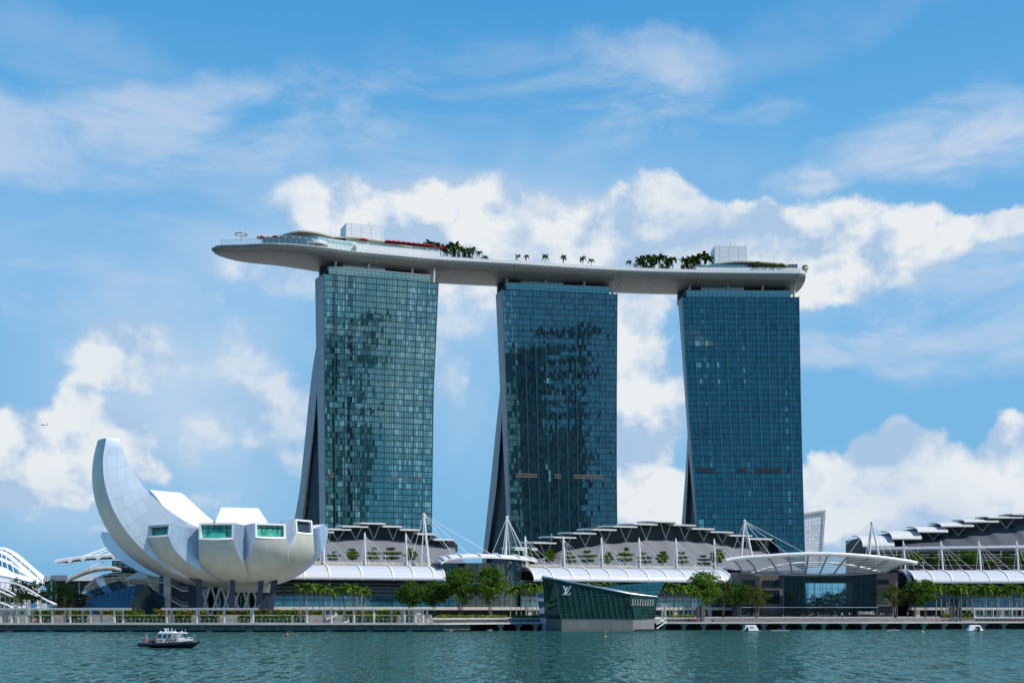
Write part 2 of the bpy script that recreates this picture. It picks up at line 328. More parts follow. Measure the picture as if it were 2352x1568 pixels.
# ================================================================== water, ground, quay
def water_mat():
    m = bpy.data.materials.new('bay_water'); m.use_nodes = True; t = m.node_tree; t.nodes.clear()
    g = nd(t, 'ShaderNodeNewGeometry')
    def nz(scale, det, sy=1.0, rot=0, rough=.55):
        mp = nd(t, 'ShaderNodeMapping'); mp.inputs['Scale'].default_value = (1, sy, 1); mp.inputs['Rotation'].default_value = (0, 0, R(rot)); t.links.new(g.outputs['Position'], mp.inputs[0])
        n = nd(t, 'ShaderNodeTexNoise'); n.inputs['Scale'].default_value = scale; n.inputs['Detail'].default_value = det; n.inputs['Roughness'].default_value = rough
        t.links.new(mp.outputs[0], n.inputs['Vector']); return n.outputs[0]
    def nv(scale, det, amp, sy, rot):
        mp = nd(t, 'ShaderNodeMapping'); mp.inputs['Scale'].default_value = (1, sy, 1); mp.inputs['Rotation'].default_value = (0, 0, R(rot)); t.links.new(g.outputs['Position'], mp.inputs[0])
        n = nd(t, 'ShaderNodeTexNoise'); n.inputs['Scale'].default_value = scale; n.inputs['Detail'].default_value = det; n.inputs['Roughness'].default_value = .62
        t.links.new(mp.outputs[0], n.inputs['Vector']); s_ = nd(t, 'ShaderNodeVectorMath', operation='SUBTRACT'); t.links.new(n.outputs['Color'], s_.inputs[0]); s_.inputs[1].default_value = (.5, .5, .5)
        m_ = nd(t, 'ShaderNodeVectorMath', operation='MULTIPLY'); t.links.new(s_.outputs[0], m_.inputs[0]); m_.inputs[1].default_value = (amp*.8, amp, 0); return m_.outputs[0]
    patch = nz(.014, 3, .4, 10)
    amp = smooth(t, patch, .36, .64, .7, 1.2)
    v1 = nv(1.5, 6, 1.4, .20, 6)
    sc_ = nd(t, 'ShaderNodeVectorMath', operation='SCALE'); t.links.new(v1, sc_.inputs[0]); t.links.new(amp, sc_.inputs['Scale'])
    ad = nd(t, 'ShaderNodeVectorMath', operation='ADD'); t.links.new(sc_.outputs[0], ad.inputs[0]); ad.inputs[1].default_value = (0, -.04, 1)
    nrm = nd(t, 'ShaderNodeVectorMath', operation='NORMALIZE'); t.links.new(ad.outputs[0], nrm.inputs[0]); N_ = nrm.outputs[0]
    d = nd(t, 'ShaderNodeBsdfDiffuse'); d.inputs[0].default_value = (.024, .098, .088, 1)
    gl = nd(t, 'ShaderNodeBsdfGlossy'); gl.inputs['Roughness'].default_value = .07; gl.inputs['Color'].default_value = (.54, .75, .75, 1); t.links.new(N_, gl.inputs['Normal'])
    fr = nd(t, 'ShaderNodeFresnel'); fr.inputs[0].default_value = 1.33; t.links.new(N_, fr.inputs['Normal'])
    fac = mt(t, 'MULTIPLY', fr.outputs[0], .85)
    ms = nd(t, 'ShaderNodeMixShader'); t.links.new(fac, ms.inputs[0]); t.links.new(d.outputs[0], ms.inputs[1]); t.links.new(gl.outputs[0], ms.inputs[2])
    o = nd(t, 'ShaderNodeOutputMaterial'); t.links.new(ms.outputs[0], o.inputs[0]); return m
mb = MB(); mb.quad((-9000, -9000, 0), (9000, -9000, 0), (9000, 20000, 0), (-9000, 20000, 0))
struct('water', mb, water_mat(), 'rippled teal bay water in front of the quay', 'water')
SHORE = [(-900, 296), (0, 302), (600, 300), (1000, 303), (1176, 320), (1500, 331), (2000, 338), (2352, 352), (3300, 372)]
SXY = [Vector(((px-HX)/F*Y, Y, 0)) for px, Y in SHORE]
def shore(px, d=0.0):                                   # point d metres behind the water's edge at column px
    xs = [p for p, _ in SHORE]; Y = float(np.interp(px, xs, [y for _, y in SHORE]))+d
    return Vector(((px-HX)/F*Y, Y, 0))
DZ, PZ = 2.2, 3.25                                        # boardwalk level, plaza level
spx = list(range(-900, 3301, 60))
def strip(d0, z0, d1, z1, mb, m=0, pxs=spx):
    for a, b in zip(pxs, pxs[1:]):
        p, q, r_, s_ = shore(a, d0), shore(b, d0), shore(b, d1), shore(a, d1)
        mb.quad((p.x, p.y, z0), (q.x, q.y, z0), (r_.x, r_.y, z1), (s_.x, s_.y, z1), m)
def vstrip(d, z0, z1, mb, m=0, pxs=spx):
    for a, b in zip(pxs, pxs[1:]):
        p, q = shore(a, d), shore(b, d)
        mb.quad((p.x, p.y, z0), (q.x, q.y, z0), (q.x, q.y, z1), (p.x, p.y, z1), m)
mb = MB(); strip(17, PZ, 60, PZ, mb)
pf = [shore(a, 60) for a in spx]
for p, q in zip(pf, pf[1:]): mb.quad((p.x, p.y, PZ), (q.x, q.y, PZ), (q.x*6, 9000, PZ), (p.x*6, 9000, PZ))
vstrip(17, 0, PZ, mb)
struct('ground', mb, M['beige'], 'paved land behind the quay under the buildings', 'ground')
# boardwalk slab
mb = MB(); strip(0, DZ, 17, DZ, mb, 0); vstrip(0, DZ-.45, DZ, mb, 1); strip(0, DZ-.45, 17, DZ-.45, mb, 2)
struct('boardwalk', mb, [M['concrete'], M['offwhite'], M['darkconc']], 'grey waterfront boardwalk with pale edge slab', 'boardwalk')
mb = MB()
lp = [p for p in spx if p < 1130]
vstrip(1.2, .35, DZ-.45, mb, 0, lp); vstrip(9, -1, DZ-.4, mb, 1)
struct('quay_wall', mb, [M['wetconc'], M['dark']], 'weathered concrete quay skirt above the water', 'quay wall')
k = 0
ppx = list(range(20, 1130, 92))+list(range(1150, 1236, 40))+list(range(1525, 2352, 46))
for i, px in enumerate(ppx):
    p = shore(px, 1.0); sgn = px > 1130
    mb = MB()
    if sgn: mb.box(p.x-.9, p.x+.9, p.y-.1, p.y+2.6, DZ-1.15, DZ-.46); mb.box(p.x-.45, p.x+.45, p.y+.3, p.y+1.3, -.6, DZ-1.15)
    else: mb.box(p.x-.8, p.x+.8, p.y+.4, p.y+1.8, -.6, .42)
    solo('quay_pile', mb, M['concrete'], 'concrete quay pile at the waterline, '+ordw(i, len(ppx)) if i < 20 or len(ppx)-1-i < 20 else 'concrete quay pile at the waterline, twenty-'+(ORD+['twentieth'])[i-20]+' from left', 'pile', (p.x, p.y, 0), 'piles under the boardwalk')
# railing, in runs
def railing(px0, px1, d, z, h, label, step, postm, railm):
    a = shore(px0, d); e = thing('railing', label, 'railing', (a.x, a.y, z), 'railings along the boardwalk')
    rm = MB(); n = max(2, int((px1-px0)/step)); pts = [shore(px0+(px1-px0)*i/n, d) for i in range(n+1)]
    for p in pts:
        pm = MB(); pm.hexa([(p.x-.05, p.y-.1, z), (p.x+.05, p.y-.1, z), (p.x+.05, p.y+.05, z), (p.x-.05, p.y+.05, z), (p.x-.05, p.y+.1, z+h), (p.x+.05, p.y+.1, z+h), (p.x+.05, p.y+.25, z+h), (p.x-.05, p.y+.25, z+h)])
        part('post', pm, postm, e)
    for k_, zz in enumerate((h, h*.6, h*.25)): rm.tube([(p.x, p.y+.1, z+zz) for p in pts], .04 if k_ == 0 else .015, 4, caps=False)
    part('rails', rm, railm, e)
    for k_ in range(0, n+1, 2):
        p = pts[k_]; lm = MB(); lm.ball((p.x, p.y+.1, z+h+.1), .12, n=5, k=3); part('rail_light', lm, M['white'], e)
railing(-120, 640, .4, DZ, 1.05, 'steel boardwalk railing in front of the left pergolas', 10, M['grey'], M['grey'])
railing(640, 1150, .4, DZ, 1.05, 'steel boardwalk railing below the white museum and hedges', 10, M['grey'], M['grey'])
railing(1150, 1236, .4, DZ, 1.05, 'short steel railing just left of the green glass pavilion', 8, M['grey'], M['grey'])
railing(1530, 2420, .4, DZ, 1.05, 'long steel railing before the plaza steps on the right', 9.5, M['grey'], M['grey'])
# steps down from the plaza on the right
mb = MB()
for i in range(6):
    z1 = PZ-.004-(i)*(PZ-DZ)/6
    strip(17-i*1.3-1.3, z1, 17-i*1.3+.02, z1, mb, 0, list(range(1640, 2260, 40))); vstrip(17-i*1.3-1.3, z1-.18, z1, mb, 0, list(range(1640, 2260, 40)))
struct('steps', mb, pmat('timber_steps', (.26, .22, .20), .8, var=.25, vscale=.5), 'wide brown stepped seating down to the boardwalk', 'steps')
# ================================================================== three hotel towers
def clad_uv(name, c): return uvlines(name, c, tuple(x*.72 for x in c), 9.0, 3.9, .03, .55, .25, jitter=.06)
M['clad'] = clad_uv('grey_metal_cladding', (.40, .405, .41))
M['spandrel'] = pmat('spandrel', (.012, .035, .045), .35, var=.2)
M['fin'] = pmat('facade_fin', (.03, .06, .065), .4)
M['atrium'] = pmat('atrium_dark', (.012, .03, .045), .5, var=.4, vscale=.25, spec=.2)
M['neck'] = gmat('crown_glazing', (.03, .13, .14), .22, (.6, .95, .95), wob=.02)
def make_tower(label, A, B, C, fl, ol, il, ir, rt, lean, seed, tone, dirx=None):
    rnd = random.Random(seed)
    H0 = 195.7
    def corner(p): Y = H0*F/(HY-p[1]); return Vector(((p[0]-HX)/F*Y, Y))
    a, b, c = corner(A), corner(B), corner(C); ztop = CH+H0
    sd = (c-a) if dirx is None else Vector(dirx)
    def onplane(px):                                   # meet the vertical end wall
        k_ = (px-HX)/F; t = (k_*a.y-a.x)/(sd.x-k_*sd.y); return a+sd*t
    def edge(pts, fixed=None):
        out = []
        for px, py in pts:
            q = onplane(px)
            if fixed is not None:
                Y = fixed+(q.y-fixed)*lean; q = Vector(((px-HX)/F*Y, Y))
            out.append((CH+(HY-py)/F*q.y, q.x, q.y))
        (z1, x1, y1), (z2, x2, y2) = out[-2], out[-1]; s_ = (z2-2.5)/(z1-z2); out.append((2.5, x2+(x2-x1)*s_, y2+(y2-y1)*s_))
        return out[::-1]
    def at(E, z):
        zs = [e[0] for e in E]; return Vector((float(np.interp(z, zs, [e[1] for e in E])), float(np.interp(z, zs, [e[2] for e in E]))))
    Ef = edge(fl, a.y)
    def edge2(pts):                                    # on the end wall, which starts at the facade corner of that level
        out = []
        for px, py in pts:
            k_ = (px-HX)/F; Y = a.y
            for _ in range(6):
                z = CH+(HY-py)/F*Y; o_ = at(Ef, z); t = (k_*o_.y-o_.x)/(sd.x-k_*sd.y); q = o_+sd*max(t, .05); Y = q.y
            out.append((CH+(HY-py)/F*Y, q.x, q.y))
        (z1, x1, y1), (z2, x2, y2) = out[-2], out[-1]; s_ = (z2-2.5)/(z1-z2); out.append((2.5, x2+(x2-x1)*s_, y2+(y2-y1)*s_))
        return out[::-1]
    Eo, Eil, Eir = edge2(ol), edge2(il), edge2(ir)
    Er = []
    for px, py in rt:
        z = CH+(HY-py)/F*b.y; Y = b.y+(at(Ef, z).y-a.y); z = CH+(HY-py)/F*Y; Er.append((z, (px-HX)/F*Y, Y))
    (z1, x1, y1), (z2, x2, y2) = Er[-2], Er[-1]; s_ = (z2-2.5)/(z1-z2); Er.append((2.5, x2+(x2-x1)*s_, y2+(y2-y1)*s_)); Er = Er[::-1]
    zap = CH+(HY-il[0][1])/F*onplane(il[0][0]).y
    e = thing('hotel_tower', label, 'skyscraper', (a.x, a.y, PZ), 'three matching hotel towers')
    zs = list(np.linspace(PZ, ztop, 41))
    solid = MB(); infill = MB()
    v3 = lambda p, z: Vector((p.x, p.y, z))
    def row(z):
        f, o = at(Ef, z), at(Eo, z); w_ = at(Er, z)-f
        mid = (at(Eil, z), at(Eir, z)) if z < zap else ((f+o)/2, (f+o)/2)
        return f, mid[1], mid[0], o, w_
    for z0, z1 in zip(zs, zs[1:]):
        r0, r1 = row(z0), row(z1)
        for (i, j) in ((0, 1), (2, 3)):
            p = [v3(r0[i], z0), v3(r0[j], z0), v3(r1[j], z1), v3(r1[i], z1)]
            w0, w1 = Vector((*r0[4], 0)), Vector((*r1[4], 0)); q = [p[0]+w0, p[1]+w0, p[2]+w1, p[3]+w1]
            u = [((p[k_].y), p[k_].z) for k_ in range(4)]
            solid.quad(*p, 0, u); solid.quad(q[1], q[0], q[3], q[2], 0, [u[1], u[0], u[3], u[2]])
            if i == 0: solid.quad(p[1], q[1], q[2], p[2], 1)
            else: solid.quad(p[0], q[0], q[3], p[3], 1); solid.quad(p[1], q[1], q[2], p[2], 1)
        if z0 < zap:
            w0, w1 = r0[4].normalized()*2.0, r1[4].normalized()*2.0
            n_ = 3
            for k_ in range(n_):
                f0 = lambda r_, w_, t: r_[1].lerp(r_[2], t)+w_
                infill.quad(v3(f0(r0, w0, k_/n_), z0), v3(f0(r0, w0, (k_+1)/n_), z0), v3(f0(r1, w1, (k_+1)/n_), z1), v3(f0(r1, w1, k_/n_), z1), 0)
    f, i1, i0, o, w_ = row(ztop)
    solid.quad(v3(f, ztop), v3(f+w_, ztop), v3(o+w_, ztop), v3(o, ztop), 1)
    part('end_wall', solid, [M['clad'], M['glassdark']], e)
    part('atrium_glazing', infill, tone['atrium'], e)
    # curtain wall: one pane after the other, each a hair out of true
    NC, z0, z1 = 44, 4.0, ztop-.4; NR = 56
    sp = MB(); fin = MB()
    def P(u, z): f, r_ = at(Ef, z), at(Er, z); q = f.lerp(r_, u); return Vector((q.x, q.y, z))
    wv = (at(Er, 120)-at(Ef, 120)).normalized(); nv = Vector((wv.y, -wv.x, 0))
    for i in range(NR):
        za = z0+(z1-z0)*i/NR; zb = z0+(z1-z0)*(i+1)/NR; sph = tone.get('sph', .5)
        for j in range(0, NC, 4): sp.quad(P(j/NC, za)-nv*.02, P((j+4)/NC, za)-nv*.02, P((j+4)/NC, zb)-nv*.02, P(j/NC, zb)-nv*.02)
        rowtone = rnd.random(); pane = MB()
        for j in range(NC):
            u0, u1 = (j+.06)/NC, (j+.94)/NC
            t1 = rnd.gauss(0, tone['jit']*.35)+tone.get('tilt', 0); t2 = rnd.gauss(0, tone['jit'])
            w1 = (zb-za-sph)
            p = [P(u0, za+sph*.5), P(u1, za+sph*.5), P(u1, zb-sph*.5), P(u0, zb-sph*.5)]
            hw = (p[1]-p[0]).length
            off = [.12+0, .12+hw*t2, .12+hw*t2+w1*t1, .12+w1*t1]
            p = [q+nv*(.25+o_) for q, o_ in zip(p, off)]
            m_ = tone['pick'](rnd, i, j, NR, NC)
            pane.quad(*p, m_)
        part('window_row', pane, tone['mats'], e)
        q0, q1 = P(0, za), P(1, za)
        fin.hexa([q0+nv*.1, q1+nv*.1, q1+nv*.5, q0+nv*.5] + [q+Vector((0, 0, .12)) for q in (q0+nv*.1, q1+nv*.1, q1+nv*.5, q0+nv*.5)])
    part('spandrels', sp, M['spandrel'], e); part('floor_ledges', fin, tone.get('fin', M['fin']), e)
    for j in range(0, NC+1, 4):
        fin = MB()
        for k_ in range(10):
            za, zb = z0+(z1+.8-z0)*k_/10, z0+(z1+.8-z0)*(k_+1)/10
            q0, q1 = P(j/NC, za), P(j/NC, zb); ww = Vector((*wv, 0))*.22
            fin.hexa([q0-ww, q0+ww, q0+ww+nv*.75, q0-ww+nv*.75, q1-ww, q1+ww, q1+ww+nv*.75, q1-ww+nv*.75])
        part('facade_fin', fin, tone.get('fin', M['fin']), e)
    # louvred plant slots
    for (u0, u1) in tone['slots']:
        lv = MB()
        for dz in (0, 1.5):
            zz = ZP(1090, a.y)-dz; p0, p1 = P(u0, zz)+nv*.8, P(u1, zz)+nv*.8
            lv.hexa([p0-nv*.6, p1-nv*.6, p1, p0] + [q+Vector((0, 0, .9)) for q in (p0-nv*.6, p1-nv*.6, p1, p0)])
        part('plant_louvre', lv, tone['slotm'], e)
    # crown: set back glazed storey, core and props under the deck
    W = lambda u, d, z: Vector((*(a+(b-a)*u+Vector((-nv.x, -nv.y))*d), z))
    zt = ztop+tone['crown']
    cr = MB()
    for kk in range(24):
        u0, u1 = .045+(.94-.045)*kk/24, .045+(.94-.045)*(kk+1)/24-.002
        cr.quad(W(u0, 2.5, ztop), W(u1, 2.5, ztop), W(u1, 2.5, zt), W(u0, 2.5, zt))
    cr.quad(W(.045, 14, ztop), W(.045, 2.5, ztop), W(.045, 2.5, zt), W(.045, 14, zt)); cr.quad(W(.94, 2.5, ztop), W(.94, 14, ztop), W(.94, 14, zt), W(.94, 2.5, zt))
    part('crown_glazing', cr, M['neck'], e)
    sl = MB()
    for zz, t in ((ztop, .25), (ztop+.5*(zt-ztop), .15), (zt, .3)):
        sl.hexa([W(.04, 2.2, zz), W(.945, 2.2, zz), W(.945, 14.2, zz), W(.04, 14.2, zz)] + [W(u, d, zz+t) for u, d in ((.04, 2.2), (.945, 2.2), (.945, 14.2), (.04, 14.2))])
    part('crown_slabs', sl, M['offwhite'], e)
    co = MB()
    co.hexa([W(.18, 7, zt)-Vector((0, 0, 2)), W(.55, 7, zt)-Vector((0, 0, 2)), W(.55, 12, zt), W(.18, 12, zt)] + [W(u, d, zt+3.6) for u, d in ((.18, 7), (.55, 7), (.55, 12), (.18, 12))])
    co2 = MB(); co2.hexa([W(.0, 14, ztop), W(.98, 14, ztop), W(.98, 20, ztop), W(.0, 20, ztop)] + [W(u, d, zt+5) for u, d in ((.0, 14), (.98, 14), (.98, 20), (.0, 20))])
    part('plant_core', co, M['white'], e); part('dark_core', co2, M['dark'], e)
    for u, d, lz in tone['props']:
        pr = MB(); p0 = W(u, d, zt-1 if d > 2.5 else ztop); pr.tube([p0, W(u+.012, d, ztop+lz)], .75, 8)
        part('deck_prop', pr, M['offwhite'], e)
    return e, W, ztop
rt_props = [(.10, 4, 9.5), (.39, 4, 9.8), (.78, 5, 9.6), (.965, 2.2, 9.5)]
GM = lambda n, c, r_, t=(.62, .93, .97), **k: gmat(n, c, r_, t, **k)
t1m = [GM('pane_curtain_pale', (.14, .32, .35), .16, (.55, .88, .92)), GM('pane_curtain_mid', (.05, .155, .18), .18, (.5, .85, .9)), GM('pane_room_dark', (.004, .02, .026), .14, (.45, .8, .85)), GM('pane_teal', (.012, .07, .08), .24, (.45, .84, .88))]
def pick1(r_, i, j, NR, NC):
    h = r_.random()
    if i in (12, 13): return 3
    if j < 14:
        if j in (3, 4, 9, 10): return 2 if h < .6 else 1
        return 0 if h < .16 else 1 if h < .8 else 3
    if j < 27: return 3 if h < .82 else 1
    return 0 if h < .22 else (1 if h < .72 else 3)
def pick2(r_, i, j, NR, NC):
    h = r_.random()
    if j in (15, 16) and h < .12: return 0
    return 1 if (j < 5 and h < .5) else (2 if h < .35 else 3)
def pick3(r_, i, j, NR, NC):
    h = r_.random()
    if j in (4, 5, 8, 9, 12) and i in (40, 43, 47) and h < .5: return 0
    if j in (1, 2) and i in (14, 15): return 0
    if (j in (7, 22, 38) and h < .16): return 1
    return 3 if h < .8 else 2
t2m = [t1m[0], GM('pane2_curtain', (.06, .15, .17), .15, (.5, .85, .9)), GM('pane2_dark', (.006, .022, .032), .13, (.42, .78, .88)), GM('pane2_teal', (.008, .04, .055), .17, (.42, .8, .88))]
t3m = [GM('pane3_curtain', (.10, .27, .30), .22), GM('pane3_mid', (.05, .15, .18), .25), GM('pane3_dark', (.008, .04, .05), .20, (.55, .76, .66)), GM('pane3_blue', (.010, .06, .068), .24, (.55, .78, .68))]
TW = []
TW.append(make_tower('left hotel tower, brightest teal glass with pale curtains, legs splayed beside museum', (744.7, 627.8), (1006, 650), (723.4, 641.4),
 [(744.7, 627.8), (745, 925), (746.5, 1080), (748.2, 1207)], [(723.6, 641), (726.1, 796.2), (716.8, 852.6), (708.7, 925), (698.7, 1025.8), (688.6, 1122.5), (677.3, 1187)],
 [(727.5, 900), (720.8, 977.5), (708, 1074), (694.7, 1183)], [(727.8, 900), (730, 985.5), (733, 1126.5), (733.8, 1195)], [(1006, 650), (1000.8, 772), (994.7, 893), (992.7, 1046), (990.7, 1207)],
 0.0, 11, dict(mats=t1m, pick=pick1, jit=.004, tilt=.022, slots=[(.03, .08), (.61, .65), (.72, .77), (.86, .91)], slotm=M['brown'], crown=4.8, props=rt_props, atrium=M['atrium'])))
TW.append(make_tower('middle hotel tower, darkest glass mirroring banded buildings', (1152.6, 664), (1417.5, 675.4), (1139.1, 676),
 [(1153.5, 664), (1157.1, 757.9), (1162.6, 901), (1166.8, 1031.6), (1170.2, 1137), (1176, 1250)], [(1138.5, 676), (1148.7, 894.8), (1137.3, 1002), (1126.8, 1107), (1110, 1263)],
 [(1152, 960), (1149, 1010), (1140.7, 1116), (1119.6, 1271)], [(1152.3, 960), (1154.5, 1003), (1160.5, 1128.5), (1164.7, 1212.7)], [(1417, 675), (1415.5, 900), (1415.3, 1078), (1416.5, 1204)],
 0.0, 22, dict(mats=t2m, pick=pick2, sph=.46, jit=.004, tilt=.022, slots=[(.06, .26), (.42, .48), (.60, .88)], slotm=M['brown'], crown=4.6, props=[(.05, 5, 9), (.38, 5, 9.5), (.72, 5, 9.5), (.965, 2.2, 9)], atrium=M['atrium'])))
TW.append(make_tower('right hotel tower, even blue glass grid with dark slots low down', (1566.5, 681.6), (1834.5, 682.3), (1558.4, 693.3),
 [(1566.5, 682), (1572.2, 800), (1582.8, 968.5), (1590.4, 1060), (1595.4, 1137), (1600.4, 1208)], [(1557.5, 693), (1565.9, 808), (1579.4, 998), (1574.3, 1086), (1565.9, 1198)],
 [(1581.7, 1040), (1579.8, 1095), (1574.3, 1198)], [(1582, 1040), (1587, 1103), (1597, 1202)], [(1834.5, 683), (1838.4, 926), (1842.6, 1095), (1847.2, 1267)],
 1.0, 33, dict(mats=t3m, pick=pick3, jit=.002, sph=.42, slots=[(.04, .20), (.41, .49), (.57, .81), (.87, .895)], slotm=M['dark'], crown=4.4, props=[(.07, 5, 9), (.40, 5, 9), (.70, 5, 9.5), (.965, 2.2, 9)], atrium=M['atrium'], fin=M['fin']), dirx=(-1.2, 11.5)))
# ------------------------------------------------------------------ towers across the bay, seen as reflections in the glass
def backtower(x0, x1, y0, y1, h, label, band, m1, m2):
    e = thing('office_tower', label, 'skyscraper', ((x0+x1)/2, (y0+y1)/2, 0), 'office towers mirrored in the hotel glass')
    b = MB(); b.box(x0, x1, y0, y1, 0, h); part('wall', b, m1, e)
    g = MB(); z = 12
    while z < h-4:
        g.box(x0-.3, x1+.3, y1, y1+.5, z, z+band*.55); g.box(x0-.8, x0-.3, y0, y1, z, z+band*.55); z += band
    part('window_bands', g, m2, e)
M['tw_dark'] = pmat('dark_granite', (.035, .045, .05), .5); M['tw_pale'] = pmat('pale_granite', (.42, .43, .42), .6)
backtower(284, 350, -215, -175, 345, 'slim dark office tower mirrored in the left hotel glass', 4.2, M['tw_dark'], M['glassdark'])
backtower(380, 424, -240, -200, 232, 'broad dark office tower mirrored low in the hotel glass', 4.2, M['tw_dark'], M['glassdark'])
e_ = thing('mirror_slab_stack', 'unseen open-floored stack shaped to mirror as bands in the middle hotel glass', 'skyscraper', (415, -320, 0), 'office towers mirrored in the hotel glass')  # unseen slabs, spaced so sky gaps mirror as bright bands
b = MB(); b.box(352, 478, -308, -300, 0, 190); b.box(440, 452, -306, -302, 190, 405); part('wall', b, M['tw_dark'], e_)
for k_ in range(10): b = MB(); z_ = 196+k_*21; b.box(346+(k_*7 % 22), 484-(k_*11 % 30), -306, -298, z_, z_+10-(k_ % 3)*1.5); part('band_slab', b, M['tw_dark'], e_)
# ================================================================== sky deck
RIM = [(560, 665), (640, 667.5), (715, 673), (818, 684), (920, 692), (1010, 699), (1191, 708), (1400, 719.6), (1597, 725.5), (1854, 727.5)]
ZR, HW = 214.5, 19.0
rim = [Vector(((px-HX)/F*Y, Y)) for px, Y in RIM]
ctr = []
for i, p in enumerate(rim):
    t = (rim[min(i+1, len(rim)-1)]-rim[max(i-1, 0)]).normalized(); ctr.append(p+Vector((-t.y, t.x))*HW)
tip = Vector(((485.8-HX)/F*677, 677))
ctr = [tip]+ctr
# arc-length resample with smoothing
def resample(pts, n):
    P_ = [ctr[0]]
    for i in range(len(pts)-1):
        p0, p1, p2, p3 = pts[max(i-1, 0)], pts[i], pts[i+1], pts[min(i+2, len(pts)-1)]
        for k_ in range(1, 13):
            t = k_/12; P_.append(.5*((2*p1)+(-p0+p2)*t+(2*p0-5*p1+4*p2-p3)*t*t+(-p0+3*p1-3*p2+p3)*t**3))
    L = [0]
    for a_, b_ in zip(P_, P_[1:]): L.append(L[-1]+(b_-a_).length)
    ss = np.linspace(0, L[-1], n)
    return [Vector((float(np.interp(s, L, [p.x for p in P_])), float(np.interp(s, L, [p.y for p in P_])))) for s in ss], L[-1]
NS = 150
cl, LEN = resample(ctr, NS)
SS = np.linspace(0, LEN, NS)
def halfw(s):
    u = min(1, s/66); w_ = HW*math.sqrt(max(0, 1-(1-u)**2.0))
    e_ = LEN-s; return w_*(1 if e_ > 5 else .86+.14*math.sqrt(max(0, 1-(1-e_/5)**2)))
def depth(s): return float(np.interp(s, [0, 3, 13, 31, 57, 80, LEN-4, LEN], [1.2, 3.0, 4.3, 4.9, 5.9, 6.6, 6.4, 5.6]))
def frame(s):
    i = s/LEN*(NS-1); j = min(int(i), NS-2); p = cl[j].lerp(cl[j+1], i-j)
    a_, b_ = cl[max(j-2, 0)], cl[min(j+3, NS-1)]; t = (b_-a_).normalized(); return p, t, Vector((-t.y, t.x))
def DK(s, d, z):                                       # s along deck, d from its front rim (0) to back, z above the rim
    p, t, n_ = frame(s); q = p+n_*(d-halfw(s)); return Vector((q.x, q.y, ZR+z))
def s_of_px(px, d=0):
    best = min(range(0, 1400), key=lambda k_: abs((DK(k_*LEN/1400, d, 0).x/DK(k_*LEN/1400, d, 0).y)*F+HX-px)); return best*LEN/1400
deck = thing('sky_deck', 'long boat-shaped grey roof deck resting across three towers', 'roof deck', (cl[70].x, cl[70].y, ZR-6))
hull = MB(); rows = []; uvs = []
NA = 20
for i, s in enumerate(SS):
    p, t, n_ = frame(s); w_ = halfw(s)+.02; b_ = depth(s); r_ = []; u_ = []
    for j in range(NA+1):
        th = math.pi*j/NA; c_ = math.cos(th); s__ = math.sin(th)
        q = p-n_*w_*math.copysign(abs(c_)**.9, c_); z = -b_*s__**.75
        r_.append(Vector((q.x, q.y, ZR+z))); u_.append((s, j*2.3))
    rows.append(r_); uvs.append(u_)
hull.grid(rows, 0, uvs, sm=True)
hull.poly([rows[-1][j] for j in range(NA+1)][::-1], 0)
M['hull'] = uvlines('hull_panels', (.27, .27, .25), (.155, .155, .145), 3.4, 2.3, .045, .42, .35, diag=True, jitter=.10)
part('hull', hull, M['hull'], deck)
dk = MB()
for s0, s1 in zip(SS, SS[1:]):
    dk.quad(DK(s0, 0, .02), DK(s1, 0, .02), DK(s1, 2*halfw(s1), .02), DK(s0, 2*halfw(s0), .02))
part('deck_floor', dk, M['beige'], deck)
# pale fascia above the rim
fs = MB()
def dstrip(mb, s0, s1, d, z0, z1, n=24, m=0, th=0):
    ss = np.linspace(s0, s1, n+1)
    for a_, b_ in zip(ss, ss[1:]):
        if th: mb.hexa([DK(a_, d, z0), DK(b_, d, z0), DK(b_, d+th, z0), DK(a_, d+th, z0), DK(a_, d, z1), DK(b_, d, z1), DK(b_, d+th, z1), DK(a_, d+th, z1)], m)
        else: mb.quad(DK(a_, d, z0), DK(b_, d, z0), DK(b_, d, z1), DK(a_, d, z1), m)
SA = s_of_px(818); SB = s_of_px(1010); SC_ = s_of_px(1600, 2)
dstrip(fs, 1.5, SA, .05, -.25, .35, 40, th=.4); dstrip(fs, SA, LEN-1, .05, -.1, 1.9, 90, th=.5)
part('fascia', fs, M['white'], deck)
# back rim upstand
fs = MB(); ss = np.linspace(3, LEN-1, 60)
for a_, b_ in zip(ss, ss[1:]):
    fs.quad(DK(a_, 2*halfw(a_), 0), DK(b_, 2*halfw(b_), 0), DK(b_, 2*halfw(b_), 1.9), DK(a_, 2*halfw(a_), 1.9))
part('back_parapet', fs, M['white'], deck)
# white terrace building near left tower, with glass balustrades
def glass_clear(name, tint=(.75, .93, .95), a=.35):
    m = bpy.data.materials.new(name); m.use_nodes = True; t = m.node_tree; t.nodes.clear()
    tr = nd(t, 'ShaderNodeBsdfTransparent'); tr.inputs[0].default_value = (*tint, 1); g = nd(t, 'ShaderNodeBsdfGlossy'); g.inputs['Roughness'].default_value = .05
    df = nd(t, 'ShaderNodeBsdfDiffuse'); df.inputs[0].default_value = (.35, .6, .62, 1)
    m1 = nd(t, 'ShaderNodeMixShader'); m1.inputs[0].default_value = .5; t.links.new(g.outputs[0], m1.inputs[1]); t.links.new(df.outputs[0], m1.inputs[2])
    ms = nd(t, 'ShaderNodeMixShader'); ms.inputs[0].default_value = a; t.links.new(tr.outputs[0], ms.inputs[1]); t.links.new(m1.outputs[0], ms.inputs[2])
    o = nd(t, 'ShaderNodeOutputMaterial'); t.links.new(ms.outputs[0], o.inputs[0]); return m
M['glassrail'] = glass_clear('clear_balustrade', (.85, .95, .96), .16); M['glassteal'] = glass_clear('teal_balustrade', (.55, .85, .85), .32)
gb = MB(); dstrip(gb, 4, SA, .5, .35, 3.2, 60)
ss = [0]
